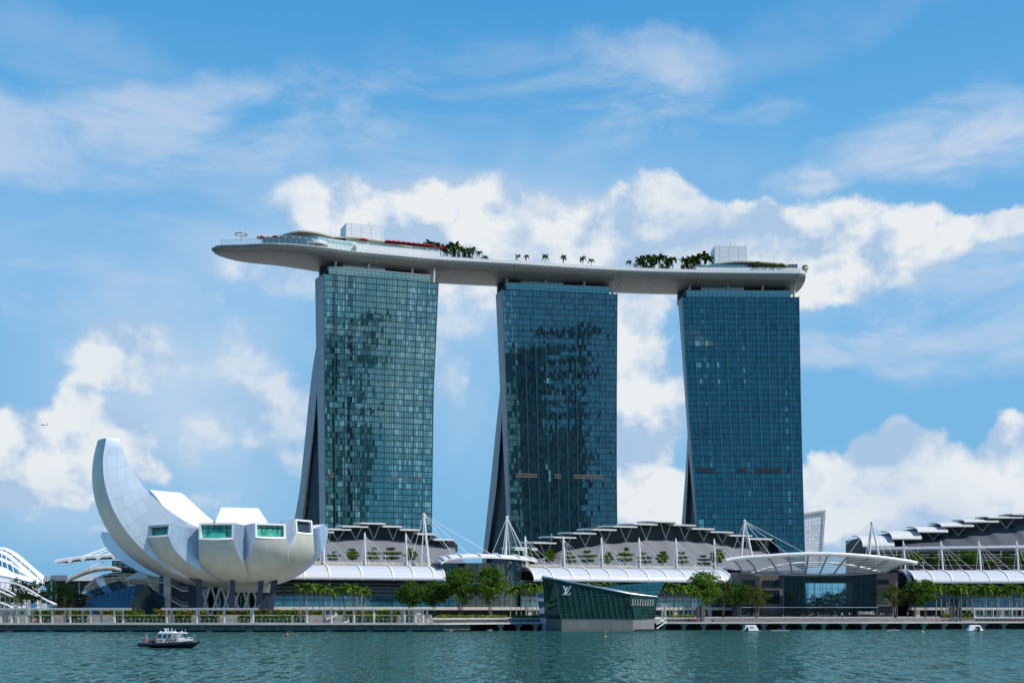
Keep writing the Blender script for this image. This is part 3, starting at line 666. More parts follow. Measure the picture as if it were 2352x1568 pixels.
part('tip_balustrade', gb, M['glassrail'], deck)
ps = MB()
for s in np.linspace(5, SA, 30):
    p = DK(s, .4, .2); ps.tube([p, p+Vector((0, 0, 3.1))], .07, 4)
rr = [DK(s, .45, 3.2) for s in np.linspace(4, SA, 50)]; ps.tube(rr, .08, 4)
part('balustrade_posts', ps, M['offwhite'], deck)
for s in np.linspace(10, SA+2, 24): lamp = MB(); lamp.ball(DK(s, .2, 4.0), .38, n=6, k=4); part('rim_lamp', lamp, M['white'], deck)
SX = lambda px, d=0: s_of_px(px, d)
for q_ in ((SX(735), SX(852), 5, .1, 7.2, 20, 0, 8), (SX(818), SX(1012), 1.2, 1.9, 5.4, 30, 0, 5), (SX(1600), LEN-2.5, 1.0, 1.9, 3.6, 20, 0, 5)): wl = MB(); dstrip(wl, *q_); part('terrace_wall', wl, M['white'], deck)
for q_ in ((SX(820), SX(1011), 1.0, 5.4, 6.9, 30), (SX(640), SX(815), 4.6, 5.2, 6.6, 30), (SX(1600), SX(1715), .9, 3.6, 5.2, 20)): gb = MB(); dstrip(gb, *q_); part('terrace_balustrade', gb, M['glassteal'], deck)
tm = MB(); dstrip(tm, SX(600), SX(735), 5, .1, 5.2, 20, th=12); part('terrace_block', tm, M['glassdark'], deck)
rv = MB(); s_ = SX(734); c_ = DK(s_, 6, 0)
rv.tube([c_+Vector((0, 0, 2.2)), c_+Vector((0, 0, 4.2))], 6.6, 20, sm=True); part('round_bar', rv, M['white'], deck)
rv = MB(); rv.tube([c_+Vector((0, 0, 4.25)), c_+Vector((0, 0, 6.4))], 6.7, 20, caps=False); part('round_bar_balustrade', rv, M['glassteal'], deck)
# curved roof shells
def shell(s0, s1, d0, d1, zb, zt, n=26, thick=.8):
    g = []
    for i in range(n+1):
        u = i/n; s = s0+(s1-s0)*u; e_ = math.sin(math.pi*u)**.55; r_ = []
        for j in range(9):
            v = j/8; dc = (d0+d1)/2; d = dc+(v-.5)*(d1-d0)*(e_ if 0 < i < n else .02)
            z = float(np.interp(u, [0, .3, 1], zb))+(zt)*math.sin(math.pi*v)*e_
            r_.append(DK(s, d, z))
        g.append(r_)
    m_ = MB(); m_.grid(g, 0, sm=True); m_.grid([[p-Vector((0, 0, thick)) for p in r_] for r_ in g], 0, sm=True)
    for r_ in (0, 8):
        m_.grid([[a_[r_], a_[r_]-Vector((0, 0, thick))] for a_ in g], 0)
    return m_
M['shell'] = pmat('beige_roof_shell', (.50, .45, .34), .55, var=.08)
part('roof_shell', shell(SX(634, 12), SX(790, 12), 6, 30, [8.4, 10.6, 9.8], 1.6), M['shell'], deck)
part('roof_shell', shell(SX(735, 8), SX(975, 8), 5, 24, [9.6, 10.4, 8.6], .9), M['shell'], deck)
part('roof_shell', shell(SX(1612, 12), SX(1846, 6), 3.0, 26, [7.4, 8.6, 7.2], 1.3), M['shell'], deck)
gl_ = MB(); dstrip(gl_, SX(1640, 6), SX(1832, 6), 7, 1.9, 7.6, 24, th=10); part('restaurant_glazing', gl_, M['glassdark'], deck)
gl_ = MB()
for s in np.linspace(SX(1640, 6), SX(1832, 6), 30): gl_.tube([DK(s, 6.8, 2), DK(s, 6.8, 7.8)], .12, 4)
part('restaurant_mullions', gl_, M['offwhite'], deck)
gl_ = MB(); dstrip(gl_, SX(760, 8), SX(960, 8), 9, 5.4, 9.2, 24, th=8); part('bar_recess', gl_, M['dark'], deck)
# lift overrun boxes
def liftbox(pxa, pxb, d, yt, label):
    s0, s1 = SX(pxa, d), SX(pxb, d); zt = ZP(yt, DK(s0, d, 0).y)-ZR
    b = MB(); q = [(s0, d), (s1, d), (s1, d+13), (s0, d+13)]
    P_ = [DK(*a_, 3) for a_ in q]+[DK(*a_, zt) for a_ in q]
    for (i, j, k_, l) in ((0, 1, 5, 4), (1, 2, 6, 5), (2, 3, 7, 6), (3, 0, 4, 7), (4, 5, 6, 7)):
        L_ = (P_[j]-P_[i]).length; h = zt-3
        b.quad(P_[i], P_[j], P_[k_], P_[l], 0, [(0, 0), (L_, 0), (L_, h), (0, h)])
    return part('lift_box', b, M['boxclad'], deck, label)
M['boxclad'] = uvlines('white_box_panels', (.76, .78, .79), (.52, .55, .58), 6.0, 2.1, .035, .4, .1, jitter=.03)
liftbox(794.7, 880.6, 9, 511.5, 'pale lift box with roof aerials'); liftbox(1641.5, 1716.6, 9, 564.4, 'pale lift box behind the restaurant')
ae = MB()
for px, hh in ((833, 1.6), (846, 2.6), (876, 1.2)):
    p = DK(SX(px, 12), 12, ZP(512, 690)-ZR-2.6); ae.tube([p, p+Vector((0, 0, hh+2.6))], .12, 4)
ae.box(*(lambda p: (p.x-2.2, p.x+1.6, p.y-1, p.y+1, p.z, p.z+3.2))(DK(SX(838, 12), 12, ZP(512, 690)-ZR-2.6)))
p = DK(SX(1677, 12), 12, ZP(566, 735)-ZR-1); ae.tube([p, p+Vector((0, 0, 5))], .1, 4)
part('roof_aerials', ae, M['grey'], deck)
# expansion joints round the hull
for px in (1012, 1020, 1190, 1197, 1423, 1430, 1598, 1603):
    s = SX(px); i = int(s/LEN*(NS-1)); r_ = rows[i]; jn = MB(); jn.tube([q+Vector((0, -.04, -.04)) for q in r_[:12]], .10, 4); part('hull_joint', jn, M['darkconc'], deck)
# ring mast on the tip
p = DK(SX(556), 8, 0); e = thing('ring_mast', 'thin mast with horizontal ring on the deck tip', 'mast', (p.x, p.y, ZR))
b = MB(); b.tube([(0, 0, 0), (0, 0, 11)], .16, 6); lpart('pole', b, M['offwhite'], e)
b = MB(); b.tube([(3.4*math.cos(2*math.pi*k_/24), 3.4*math.sin(2*math.pi*k_/24), 8.2) for k_ in range(25)], .3, 6, caps=False)
for k_ in range(4): b.tube([(0, 0, 8.2), (3.4*math.cos(k_*1.57), 3.4*math.sin(k_*1.57), 8.2)], .08, 4)
lpart('ring', b, M['grey'], e)
# service clutter strip along the pool side
rr_ = random.Random(4)
for k_ in range(34):
    s = SB+6+(SC_-SB-12)*(k_+.5)/34; d = 3.2+rr_.random()*2; q = DK(s, d, 1.1); b = MB()
    b.hexa([(-1.7, -.6, 0), (1.7, -.6, 0), (1.7, .6, 0), (-1.7, .6, 0), (-1.7, -.6, .9), (1.0, -.6, 1.0), (1.0, .6, 1.0), (-1.7, .6, .9)]); b.hexa([(.8, -.6, 1.0), (1.1, -.6, 1.0), (1.1, .6, 1.0), (.8, .6, 1.0), (1.5, -.6, 1.9), (1.8, -.6, 1.8), (1.8, .6, 1.8), (1.5, .6, 1.9)])
    o = bpy.data.objects.new('sunbed', b.mesh('sunbed', M['offwhite'])) if k_ == 0 else o.copy(); col.objects.link(o); o.location = q; o['label'] = 'pale sunbed in the row along the pool edge of the sky deck'; o['category'] = 'sunbed'; o['group'] = 'sunbeds on the sky deck'
pl = MB(); dstrip(pl, SX(1290, 8), SX(1370, 8), 8, 3.6, 4.2, 10, th=10)
for s in np.linspace(SX(1295, 8), SX(1365, 8), 5): pl.tube([DK(s, 9, .5), DK(s, 9, 3.7)], .15, 4)
part('pool_pavilion', pl, M['beige'], deck)
# ================================================================== lotus museum
MC = Vector(((566-HX)/F*372, 372)); VD = MC.normalized(); VR = Vector((VD.y, -VD.x))
def MW(x, y, z): q = MC+VR*x+VD*y; return Vector((q.x, q.y, z))          # x right, y away as seen from the far quay
mus = thing('lotus_museum', 'white lotus-shaped museum with ten upturned fingers on dark legs', 'museum', (MC.x, MC.y, PZ))
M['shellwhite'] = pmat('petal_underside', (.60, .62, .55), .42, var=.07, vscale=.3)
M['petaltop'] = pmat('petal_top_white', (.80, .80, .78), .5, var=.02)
M['petalside'] = uvlines('petal_steel_panels', (.58, .65, .73), (.46, .52, .59), 2.6, 4.4, .02, .30, .72, jitter=.05)
M['winframe'] = pmat('window_frame_white', (.80, .80, .78), .45, var=.02)
M['greenglass'] = gmat('green_gallery_glass', (.05, .36, .26), .04, (.7, 1, .9), var=.35)
M['mullion'] = pmat('dark_mullion', (.02, .06, .05), .4)
def petal(az, O, I, wO, wI, win=None, lab=None, bulge=.7, n=22):
    ca, sa = math.sin(R(az)), -math.cos(R(az)); rad = Vector((ca, sa)); tan = Vector((-sa, ca))      # az 0 faces the viewer
    def smp(T, u):
        us = np.linspace(0, 1, len(T)); return [float(np.interp(u, us, [t[k_] for t in T])) for k_ in range(len(T[0]))]
    def cat(T, u):                                     # smooth sampling
        m_ = len(T)-1; x = u*m_; i = min(int(x), m_-1); t = x-i
        p0, p1, p2, p3 = T[max(i-1, 0)], T[i], T[i+1], T[min(i+2, m_)]
        return [.5*((2*p1[k_])+(-p0[k_]+p2[k_])*t+(2*p0[k_]-5*p1[k_]+4*p2[k_]-p3[k_])*t*t+(-p0[k_]+3*p1[k_]-3*p2[k_]+p3[k_])*t**3) for k_ in range(len(p1))]
    def pos(r_, lat, z): q = rad*r_+tan*lat; return MW(q.x, q.y, z)
    out = []; inn = []; NB = 8
    L = 0; lens = []
    prev = None
    for i in range(n+1):
        u = i/n; r_, z = cat(O, u); w_ = smp(wO, u)[0]
        ri, zi = cat(I, u); wi = smp(wI, u)[0]
        d = 0 if prev is None else math.hypot(r_-prev[0], z-prev[1]); L += d; lens.append(L); prev = (r_, z)
        # outward normal of the outer curve
        r2, z2 = cat(O, min(1, u+.01)); r1, z1 = cat(O, max(0, u-.01)); tx, tz = r2-r1, z2-z1; q = math.hypot(tx, tz) or 1
        nx, nz_ = tz/q, -tx/q
        ro = []
        for j in range(NB+1):
            v = j/NB*2-1; bu = bulge*(1-v*v)*min(1, w_/5); ro.append(pos(r_+nx*bu, w_*v, z+nz_*bu))
        out.append(ro); inn.append([pos(ri, wi*(j/4*2-1), zi) for j in range(5)])
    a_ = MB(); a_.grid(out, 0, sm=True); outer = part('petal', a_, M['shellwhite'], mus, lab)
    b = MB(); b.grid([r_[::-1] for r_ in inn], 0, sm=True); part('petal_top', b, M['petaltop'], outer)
    s_ = MB()
    for side in (0, -1):
        NBs = 4; g = []; uv = []
        for i in range(n+1):
            p, q = out[i][side], inn[i][side]; hh = (q-p).length
            g.append([p.lerp(q, k_/NBs) for k_ in range(NBs+1)]); uv.append([(hh*k_/NBs, lens[i]) for k_ in range(NBs+1)])
        if side == 0: g = [r_[::-1] for r_ in g]; uv = [r_[::-1] for r_ in uv]
        s_.grid(g, 0, uv, sm=True)
    part('petal_flank', s_, M['petalside'], outer)
    # tip: frame ring and recessed glazing
    top = inn[-1]; bot = out[-1]
    tl, tr, bl, br = top[0], top[-1], bot[0], bot[-1]; mid = (tl+tr+bl+br)/4; nrm = (tr-tl).cross(bl-tl).normalized()
    if nrm.dot(mid-MW(0, 0, mid.z)) < 0: nrm = -nrm
    ring = [top[k_] for k_ in range(5)]+[bot[k_] for k_ in range(NB, -1, -1)]
    inr = [mid+(p-mid)*Vector((1, 1, 1)).x*.86 for p in ring] if win else None
    if win:
        def shrink(p):
            d = p-mid; lat = d.dot((tr-tl).normalized()); up = d-(tr-tl).normalized()*lat; LW = (tr-tl).length/2; UH = (tl-bl).length/2
            return mid+(tr-tl).normalized()*(lat*(LW-.6)/LW)+up*((UH-.5)/UH)
        inr = [shrink(p) for p in ring]
        fr = MB(); m_ = len(ring); o1 = [p+nrm*.12 for p in ring]; i1 = [p+nrm*.12 for p in inr]; i2 = [p-nrm*.9 for p in inr]
        for k_ in range(m_):
            l = (k_+1) % m_
            fr.quad(o1[k_], o1[l], i1[l], i1[k_]); fr.quad(i1[k_], i1[l], i2[l], i2[k_]); fr.quad(ring[k_], ring[l], o1[l], o1[k_])
        wf = part('window_frame', fr, M['winframe'], outer)
        g = MB(); g.poly(i2, 0)
        ax = (tr-tl).normalized(); t0, b0 = (inr[0]+inr[4])/2, (inr[5]+inr[-1])/2
        part('window', g, M['greenglass'] if win == 'g' else M['darkblue'], outer)
        if win == 'g':
            ml = MB()
            for k_ in range(1, 5):
                p, q = inr[0].lerp(inr[4], k_/5)-nrm*.8, inr[-1].lerp(inr[5], k_/5)-nrm*.8; ml.tube([p, q], .09, 4)
            ml.tube([inr[0].lerp(inr[-1], .22)-nrm*.8, inr[4].lerp(inr[5], .22)-nrm*.8], .1, 4)
            part('mullions', ml, M['mullion'], outer)
    else:
        g = MB(); g.poly(ring, 0); part('petal_cap', g, M['petaltop'], outer)
    return outer
def dome_profile(Rt, Zt, zc, b_, r0, n=9, zb=13.0):
    # ellipse from the bottom of the bowl up to the tip height Zt
    out = []; th1 = math.acos(max(-1, min(1, (zc-Zt)/b_)))
    a_ = (Rt-r0)/math.sin(th1)
    for i in range(n): th = th1*i/(n-1); out.append((r0+a_*math.sin(th), zc-b_*math.cos(th)))
    return out
def front_petal(az, Rt, Zt, th, wt, win, lab=None, zi_in=30.0, rm=22.5, curl=1.0, wsc=.325):
    O = dome_profile(Rt, Zt, 13+(Zt-13)*1.12, (Zt-13)*1.12, 1.0)
    I = [(o[0]*(.98 if k_ < len(O)-1 else .99)-.2, zi_in+(Zt+th-zi_in)*max(0, (o[0]/Rt-.5)/.5)**1.2) for k_, o in enumerate(O)]
    wO = [(min(o[0]*wsc, float(np.interp(o[0], [0, rm, Rt], [99, rm*wsc, wt]))),) for o in O]
    wI = [(w_[0],) for w_ in wO]
    return petal(az, O, I, wO, wI, win, lab)
# the four windowed fingers toward the bay
front_petal(-47, 34.8, 27.0, 3.5, 5.0, 'g', 'finger with small tilted green window', zi_in=28.5)
front_petal(-17, 29.5, 26.2, 4.8, 5.2, 'g', 'front finger with widest green window')
front_petal(14.5, 28.0, 26.8, 4.4, 4.6, 'g', 'front finger with pale green window')
front_petal(45, 24.5, 28.8, 4.4, 3.7, 'd', 'finger with dark window facing right', zi_in=30)
front_petal(98, 25.0, 30.5, 2.0, 5.4, None, 'right side finger turned edge on', zi_in=30)
front_petal(124, 27, 32, 2.0, 6.0, None, 'short finger at the back right', zi_in=30)
# tall sickle on the left
n9 = 12
O = []
for i in range(n9):
    th = math.acos((47-60.3)/34)*i/(n9-1) if False else (math.pi/2+.26)*i/(n9-1); O.append((8.5+37.2*math.sin(th), 47-34*math.cos(th)))
O[0] = (4, 13.3)
I = [(2, 28), (8, 28.6), (14, 29.6), (18, 30.6), (22, 32), (25.5, 34), (29, 36.6), (32.5, 39.8), (35.0, 43.0), (37.4, 47), (39.4, 51.4), (40.8, 55.9)]
W_ = [(1.2,), (4.5,), (7.2,), (9,), (10,), (10,), (9.4,), (8.6,), (7.8,), (7,), (6.2,), (5.4,)]
petal(-70, O, I, W_, [(x[0]*.95,) for x in W_], None, 'tallest finger curving up like a sickle', bulge=.8, n=34)
# back fingers whose white tops show
def back_petal(az, Rt, Zt, wt, lab, zi=30, th=1.5, rm=24, low=None):
    O = dome_profile(Rt, Zt, 13+(Zt-13)*1.15, (Zt-13)*1.15, 2.0, 10)
    I = []
    for k_, o in enumerate(O):
        x = k_/(len(O)-1); I.append((max(1, o[0]-.5-6.5*math.sin(math.pi*x)*0-(4.0*x*(1-x)*2)), zi+(Zt+th-zi)*max(0, (o[0]/Rt-.35)/.65)**1.6))
    wO = [(min(o[0]*.34+.6, float(np.interp(o[0], [0, rm, Rt], [99, rm*.34+.6, wt]))),) for o in O]
    return petal(az, O, I, wO, wO, None, lab)
back_petal(-142, 44, 44.5, 6.2, 'tall back finger with bright white top')
back_petal(184, 32, 39.2, 6.2, 'back finger with white trapezoid top')
back_petal(-110, 46, 29, 5.5, 'low finger behind the sickle', zi=27)
# under-bowl hub
hb = MB(); hb.tube([MW(0, 0, 11.2), MW(0, 0, 14.6)], [7, 9.5], 24); part('bowl_hub', hb, M['shellwhite'], mus)
# dark raking legs
def leg(x0, z0, x1, y, w_, dx=0):
    b = MB(); p0, p1 = MW(x0, y, PZ), MW(x1, y+dx, z0); r_, d_ = Vector((*VR, 0))*w_/2, Vector((*VD, 0))*w_*.8
    b.hexa([p0-r_-d_, p0+r_-d_, p0+r_+d_, p0-r_+d_, p1-r_*.8-d_, p1+r_*.8-d_, p1+r_*.8+d_, p1-r_*.8+d_]); part('leg', b, M['darkblue'], mus)
leg(-13.6, 17.5, -14.2, -13, 1.9); leg(-4.3, 17.0, -4.0, -15, 1.6); leg(3.2, 18.5, 4.9, -13, 1.8); leg(6.8, 18.5, 9.1, -8, 2.2); leg(5.0, 17, 7.0, 2, 2.2); leg(-18, 17, -17.3, 0, 2.0)
for k_ in range(6):
    x = -14+k_*3.1
    for yy, s_ in ((-4, 1), (-3.4, -1)):
        lt = MB(); lt.tube([MW(x+1.55-s_*1.5, yy, PZ), MW(x+1.55+s_*1.5, yy, 13.6)], .38, 6); part('lattice_column', lt, M['white'], mus)
b = MB(); b.tube([MW(-5, 9, PZ), MW(-5, 9, 12.5)], 10, 20, caps=False); part('lobby_glass', b, M['glassdark'], mus)
# stair tower
st = MB(); c0 = MW(-24.2, -9, 0)
def mbx(mb, x0, x1, y0, y1, z0, z1, m=0, f=None):
    f = f or MW; mb.hexa([f(x0, y0, z0), f(x1, y0, z0), f(x1, y1, z0), f(x0, y1, z0), f(x0, y0, z1), f(x1, y0, z1), f(x1, y1, z1), f(x0, y1, z1)], m)
mbx(st, -24.6, -22.6, -9, -5, PZ, 17.8); part('stair_shaft', st, M['offwhite'], mus)
sk = MB(); mbx(sk, -26, -24.6, -7, -3, PZ, 16); mbx(sk, -22.6, -13, -3, -1, PZ, 14); part('stair_core', sk, M['darkblue'], mus)
fl = MB(); ra = MB()
for z_ in (6.6, 11.2):
    mbx(fl, -27.3, -23.6, -10.4, -9.05, z_+2.6, z_+2.9)
    p, q = MW(-23.6, -9.7, z_+2.75), MW(-19.2, -9.7, z_+.3)
    fl.hexa([p+Vector((0, 0, -.2)), q+Vector((0, 0, -.2)), q+Vector((*VD, 0))*1.2+Vector((0, 0, -.2)), p+Vector((*VD, 0))*1.2+Vector((0, 0, -.2)), p+Vector((0, 0, .2)), q+Vector((0, 0, .2)), q+Vector((*VD, 0))*1.2+Vector((0, 0, .2)), p+Vector((*VD, 0))*1.2+Vector((0, 0, .2))])
    mbx(fl, -19.2, -17.3, -9.7, -8.5, z_+.1, z_+.5)
    pts = [MW(-27.3, -10.4, z_+3.9), MW(-23.6, -10.4, z_+3.9), MW(-19.2, -9.8, z_+1.5), MW(-17.3, -9.8, z_+1.5)]
    ra.tube(pts, .06, 4)
    for a_, b_ in zip(pts, pts[1:]):
        for k_ in range(6): q = a_.lerp(b_, k_/6); ra.tube([q, q-Vector((0, 0, 1.1))], .04, 4)
mbx(fl, -27.5, -22.6, -10.2, -8, 4.6, 4.9)
part('stair_flight', fl, M['offwhite'], mus); part('stair_rail', ra, M['steel'], mus)
# ================================================================== mall along the quay
class FR:                                               # local frame: s along the front, d behind it, z up
    def __init__(s, ox, oy, ang): s.ox, s.oy, s.a = ox, oy, R(ang); s.c, s.sn = math.cos(s.a), math.sin(s.a)
    def __call__(s, s_, d, z): return Vector((s.ox+s_*s.c-d*s.sn, s.oy+s_*s.sn+d*s.c, z))
    def S(s, px, d=0): k = (px-HX)/F; return (k*(s.oy+d*s.c)-s.ox+d*s.sn)/(s.c-k*s.sn)
    def at(s, px, py, d=0): s_ = s.S(px, d); Y = s.oy+s_*s.sn+d*s.c; return s_, ZP(py, Y)
    def P(s, px, py, d=0): s_, z = s.at(px, py, d); return s(s_, d, z)
    def box(s, mb, s0, s1, d0, d1, z0, z1, m=0):
        mb.hexa([s(s0, d0, z0), s(s1, d0, z0), s(s1, d1, z0), s(s0, d1, z0), s(s0, d0, z1), s(s1, d0, z1), s(s1, d1, z1), s(s0, d1, z1)], m)
FA = FR(-62.9, 405, 17.4); FC = FR((2067-HX)/F*457, 457, 0.0)
M['louvre'] = uvlines('white_louvre_roof', (.66, .67, .69), (.42, .45, .50), 9, .95, .16, .45, 0, seamu=False, jitter=.02, bump=.3)
M['rib'] = uvlines('grey_ribbed_roof', (.29, .295, .31), (.10, .105, .12), 9, 1.15, .22, .5, .1, seamu=False, jitter=.02, bump=.4)
M['ribd'] = uvlines('slate_ribbed_roof', (.13, .14, .165), (.06, .07, .085), 9, 1.15, .2, .5, .1, seamu=False, jitter=.02, bump=.4)
M['bands'] = uvlines('dark_banded_glazing', (.010, .020, .028), (.11, .17, .19), 9, 1.3, .10, .25, 0, seamu=False, jitter=.35)
M['midglass'] = gmat('blue_mall_glass', (.02, .09, .12), .10, (.6, .9, 1), wob=.03, var=.4)
def grid_mullions(fr, mb, s0, s1, d, z0, z1, ns, nz, r=.07):
    for i in range(ns+1): s_ = s0+(s1-s0)*i/ns; fr.box(mb, s_-r, s_+r, d-r*2, d, z0, z1)
    for i in range(1, nz): z = z0+(z1-z0)*i/nz; fr.box(mb, s0, s1, d-r*1.6, d-.01, z-r*.8, z+r*.8)
def canopy(fr, e, s0, s1, ribs, zE=16.55, zT=21.8, dep=15.5, drop=.9):
    """barrel vaulted louvre canopy, front eave at d=0"""
    cv = MB(); N = 12
    prof = []
    for i in range(N+1):
        t = i/N; prof.append((dep*(1-math.cos(t*math.pi/2*.98)), zE+(zT-zE)*math.sin(t*math.pi/2)))
    L = [0]
    for a_, b_ in zip(prof, prof[1:]): L.append(L[-1]+math.hypot(b_[0]-a_[0], b_[1]-a_[1]))
    ends = [s0]+ribs+[s1]
    g = [[fr(s_, d, z) for d, z in prof] for s_ in ends]; uv = [[(s_, l) for l in L] for s_ in ends]
    cv.grid(g, 0, uv, sm=True)
    cv.grid([[p-Vector((0, 0, .35)) for p in r_][::-1] for r_ in g], 0, sm=True)
    part('canopy_roof', cv, M['louvre'], e)
    for s_ in ends:
        rb = MB()
        for (d0, z0), (d1, z1) in zip(prof, prof[1:]):
            rb.hexa([fr(s_-.28, d0, z0-.5), fr(s_+.28, d0, z0-.5), fr(s_+.28, d1, z1-.5), fr(s_-.28, d1, z1-.5), fr(s_-.28, d0, z0+.35), fr(s_+.28, d0, z0+.35), fr(s_+.28, d1, z1+.35), fr(s_-.28, d1, z1+.35)])
        part('canopy_rib', rb, M['white'], e)
    gt = MB(); fr.box(gt, s0, s1, -.25, .1, zE-.3, zE+.12); part('gutter', gt, M['grey'], e)
def mall_front(fr, e, s0, s1, col_step=14.5, colw=1.1):
    Lb = MB(); d0 = 5
    # curved dark banded upper glazing
    N = 10; prof = [(d0+3*(1-math.cos(i/N*1.4)), 16.4-i/N*5.6) for i in range(N+1)][::-1]
    prof = [(4.2+4.0*math.sin(i/N*math.pi/2)**2*0+i/N*1.2, 10.6+i/N*6.2) for i in range(N+1)]
    L = [z for d, z in prof]
    ss = np.linspace(s0, s1, max(4, int((s1-s0)/6)))
    Lb.grid([[fr(s_, d, z) for d, z in prof] for s_ in ss], 0, [[(s_, l*1.0) for l in L] for s_ in ss])
    part('banded_glazing', Lb, M['bands'], e)
    g = MB()
    for a_, b_ in zip(ss, ss[1:]): g.quad(fr(a_, 3.9, 6.9), fr(b_, 3.9, 6.9), fr(b_, 4.2, 10.6), fr(a_, 4.2, 10.6))
    part('glazing', g, M['midglass'], e)
    m_ = MB(); grid_mullions(fr, m_, s0, s1, 3.9, 6.9, 16.6, int((s1-s0)/3.4), 4, .05); part('mullions', m_, M['dark'], e)
    b = MB(); fr.box(b, s0, s1, 1.0, 5, 6.35-.55, 6.35+.5); part('concrete_band', b, M['cream'], e)
    b = MB(); fr.box(b, s0, s1, 6.5, 7, PZ, 5.8); part('shopfront', b, M['glassdark'], e)
    b = MB(); grid_mullions(fr, b, s0, s1, 6.5, PZ, 5.8, int((s1-s0)/2.4), 2, .05); part('shopfront_frames', b, M['grey'], e)
    n_ = int((s1-s0)/col_step)
    for k_ in range(n_+1):
        s_ = s0+3+k_*col_step
        if s_ > s1-1: break
        b = MB(); fr.box(b, s_-colw, s_+colw*.4, 1.6, 2.8, PZ, 5.8); part('column', b, M['cream'], e)
sA0 = FA.S(196); sA1 = FA.S(1010); sA2 = FA.S(1205, 4)
mA = thing('shopping_mall', 'long mall under left white barrel canopy behind the museum and palms', 'shopping mall', tuple(FA(FA.S(850), 6, PZ)))
ribsA = [FA.S(px) for px in (598, 640, 700, 757.4, 832, 903.5, 951.5, 998.2)]
canopy(FA, mA, FA.S(560), FA.S(1022), ribsA); mall_front(FA, mA, FA.S(560), FA.S(1060))
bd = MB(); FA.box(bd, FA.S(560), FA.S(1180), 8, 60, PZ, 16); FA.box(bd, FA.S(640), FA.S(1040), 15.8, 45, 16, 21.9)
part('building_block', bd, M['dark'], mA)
tb = MB(); FA.box(tb, FA.S(640), FA.S(1010, 15), 15.5, 17, 21.95, 23.1); part('terrace_parapet', tb, M['cream'], mA)
mB = thing('shopping_mall', 'long mall under middle white barrel canopy behind the green glass pavilion', 'shopping mall', tuple(FA(FA.S(1450), 6, PZ)))
ribsB = [FA.S(px) for px in (1272, 1316.8, 1359.8, 1403.8, 1447.7, 1491.7, 1534.6, 1577.6, 1619, 1660)]
canopy(FA, mB, FA.S(1228), FA.S(1681), ribsB); mall_front(FA, mB, FA.S(1205), FA.S(1690))
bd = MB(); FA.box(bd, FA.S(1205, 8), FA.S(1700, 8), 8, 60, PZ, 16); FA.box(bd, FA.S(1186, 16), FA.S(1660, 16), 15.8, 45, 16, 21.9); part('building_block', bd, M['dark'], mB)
tb = MB(); FA.box(tb, FA.S(1190, 15.5), FA.S(1662, 15.5), 15.5, 17, 21.95, 23.1); part('terrace_parapet', tb, M['cream'], mB)
mC = thing('shopping_mall', 'long mall under right white barrel canopy behind dense palm row', 'shopping mall', tuple(FC(FC.S(2200), 6, PZ)))
ribsC = [FC.S(px) for px in (2144.7, 2188, 2232, 2275.6, 2319, 2362, 2405)]
canopy(FC, mC, FC.S(2102.4), FC.S(2440), ribsC); mall_front(FC, mC, FC.S(2096), FC.S(2440), 11)
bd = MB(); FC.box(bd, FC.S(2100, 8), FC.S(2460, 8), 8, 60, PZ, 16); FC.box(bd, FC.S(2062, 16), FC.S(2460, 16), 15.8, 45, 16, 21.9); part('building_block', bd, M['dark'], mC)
# arched gable ends next to the entrance canopy
def gable(fr, e, s_, sgn, name='arched_gable'):
    b = MB(); o = []; i_ = []
    for k_ in range(17):
        t = math.pi*k_/16; o.append((15.5-15.9*math.cos(t), 8+14.2*math.sin(t)**.8)); i_.append((15.5-14.7*math.cos(t), 8+13.2*math.sin(t)**.8))
    for (a_, b_, c_, d_) in zip(o, o[1:], i_[1:], i_):
        for t0, t1 in ((s_, s_+sgn*1.0),):
            q = [fr(t0, *a_), fr(t0, *b_), fr(t0, *c_), fr(t0, *d_), fr(t1, *a_), fr(t1, *b_), fr(t1, *c_), fr(t1, *d_)]
            b.hexa(q)
    part(name, b, M['offwhite'], e)
    g = MB(); pts = [fr(s_+sgn*-.4, *p) for p in i_]; g.poly(pts, 0); part('gable_glazing', g, M['glassdark'], e)
gable(FA, mB, FA.S(1681)+.3, 1); gable(FC, mC, FC.S(2102.4)-.3, -1)
# ------------------------------------------------------------------ round glazed rotunda with low white canopy between left and middle mall
ro = thing('glass_rotunda', 'dark glass rotunda under curved white canopy between the first two mall wings', 'pavilion', tuple(FA(FA.S(1110), 4, PZ)))
g = MB(); rows_ = []
for k_ in range(15):
    px = 1008+(1196-1008)*k_/14; bow = 5.0*math.sin(math.pi*k_/14); r_ = []
    for z in np.linspace(7, 22.5, 7): r_.append(FA(FA.S(px, 6), 5.5-bow*(.5+.5*(z-7)/15), z))
    rows_.append(r_)
g.grid(rows_, 0, sm=True); part('drum_glazing', g, M['glassdark'], ro)
m_ = MB()
for r_ in rows_: m_.tube([p+Vector((0, -.1, 0)) for p in r_], .1, 4)
for j in range(7): m_.tube([r_[j]+Vector((0, -.1, 0)) for r_ in rows_], .08, 4)
for k_ in (2, 5, 8, 11): m_.tube([rows_[k_][4]+Vector((0, -.3, 0)), rows_[k_+1][6]+Vector((0, -.3, 0))], .22, 5)
part('drum_frames', m_, M['mullion'], ro)
g = MB(); FA.box(g, FA.S(1008, 5), FA.S(1200, 5), 6.2, 20, PZ, 22); part('drum_core', g, M['dark'], ro)
g = MB(); FA.box(g, FA.S(1050, 1), FA.S(1215, 1), 1.0, 5, 5.8, 6.85); part('concrete_band', g, M['cream'], ro)
tp = [(1014, 1288, 2), (1022, 1282, 2), (1036, 1277.5, 1.5), (1062, 1274.5, .7), (1105, 1273.5, 0), (1150, 1274.5, 0), (1195, 1277.5, .7), (1220, 1280.5, 1.5), (1234, 1284, 2)]
cr = MB(); N = 8; g_ = []
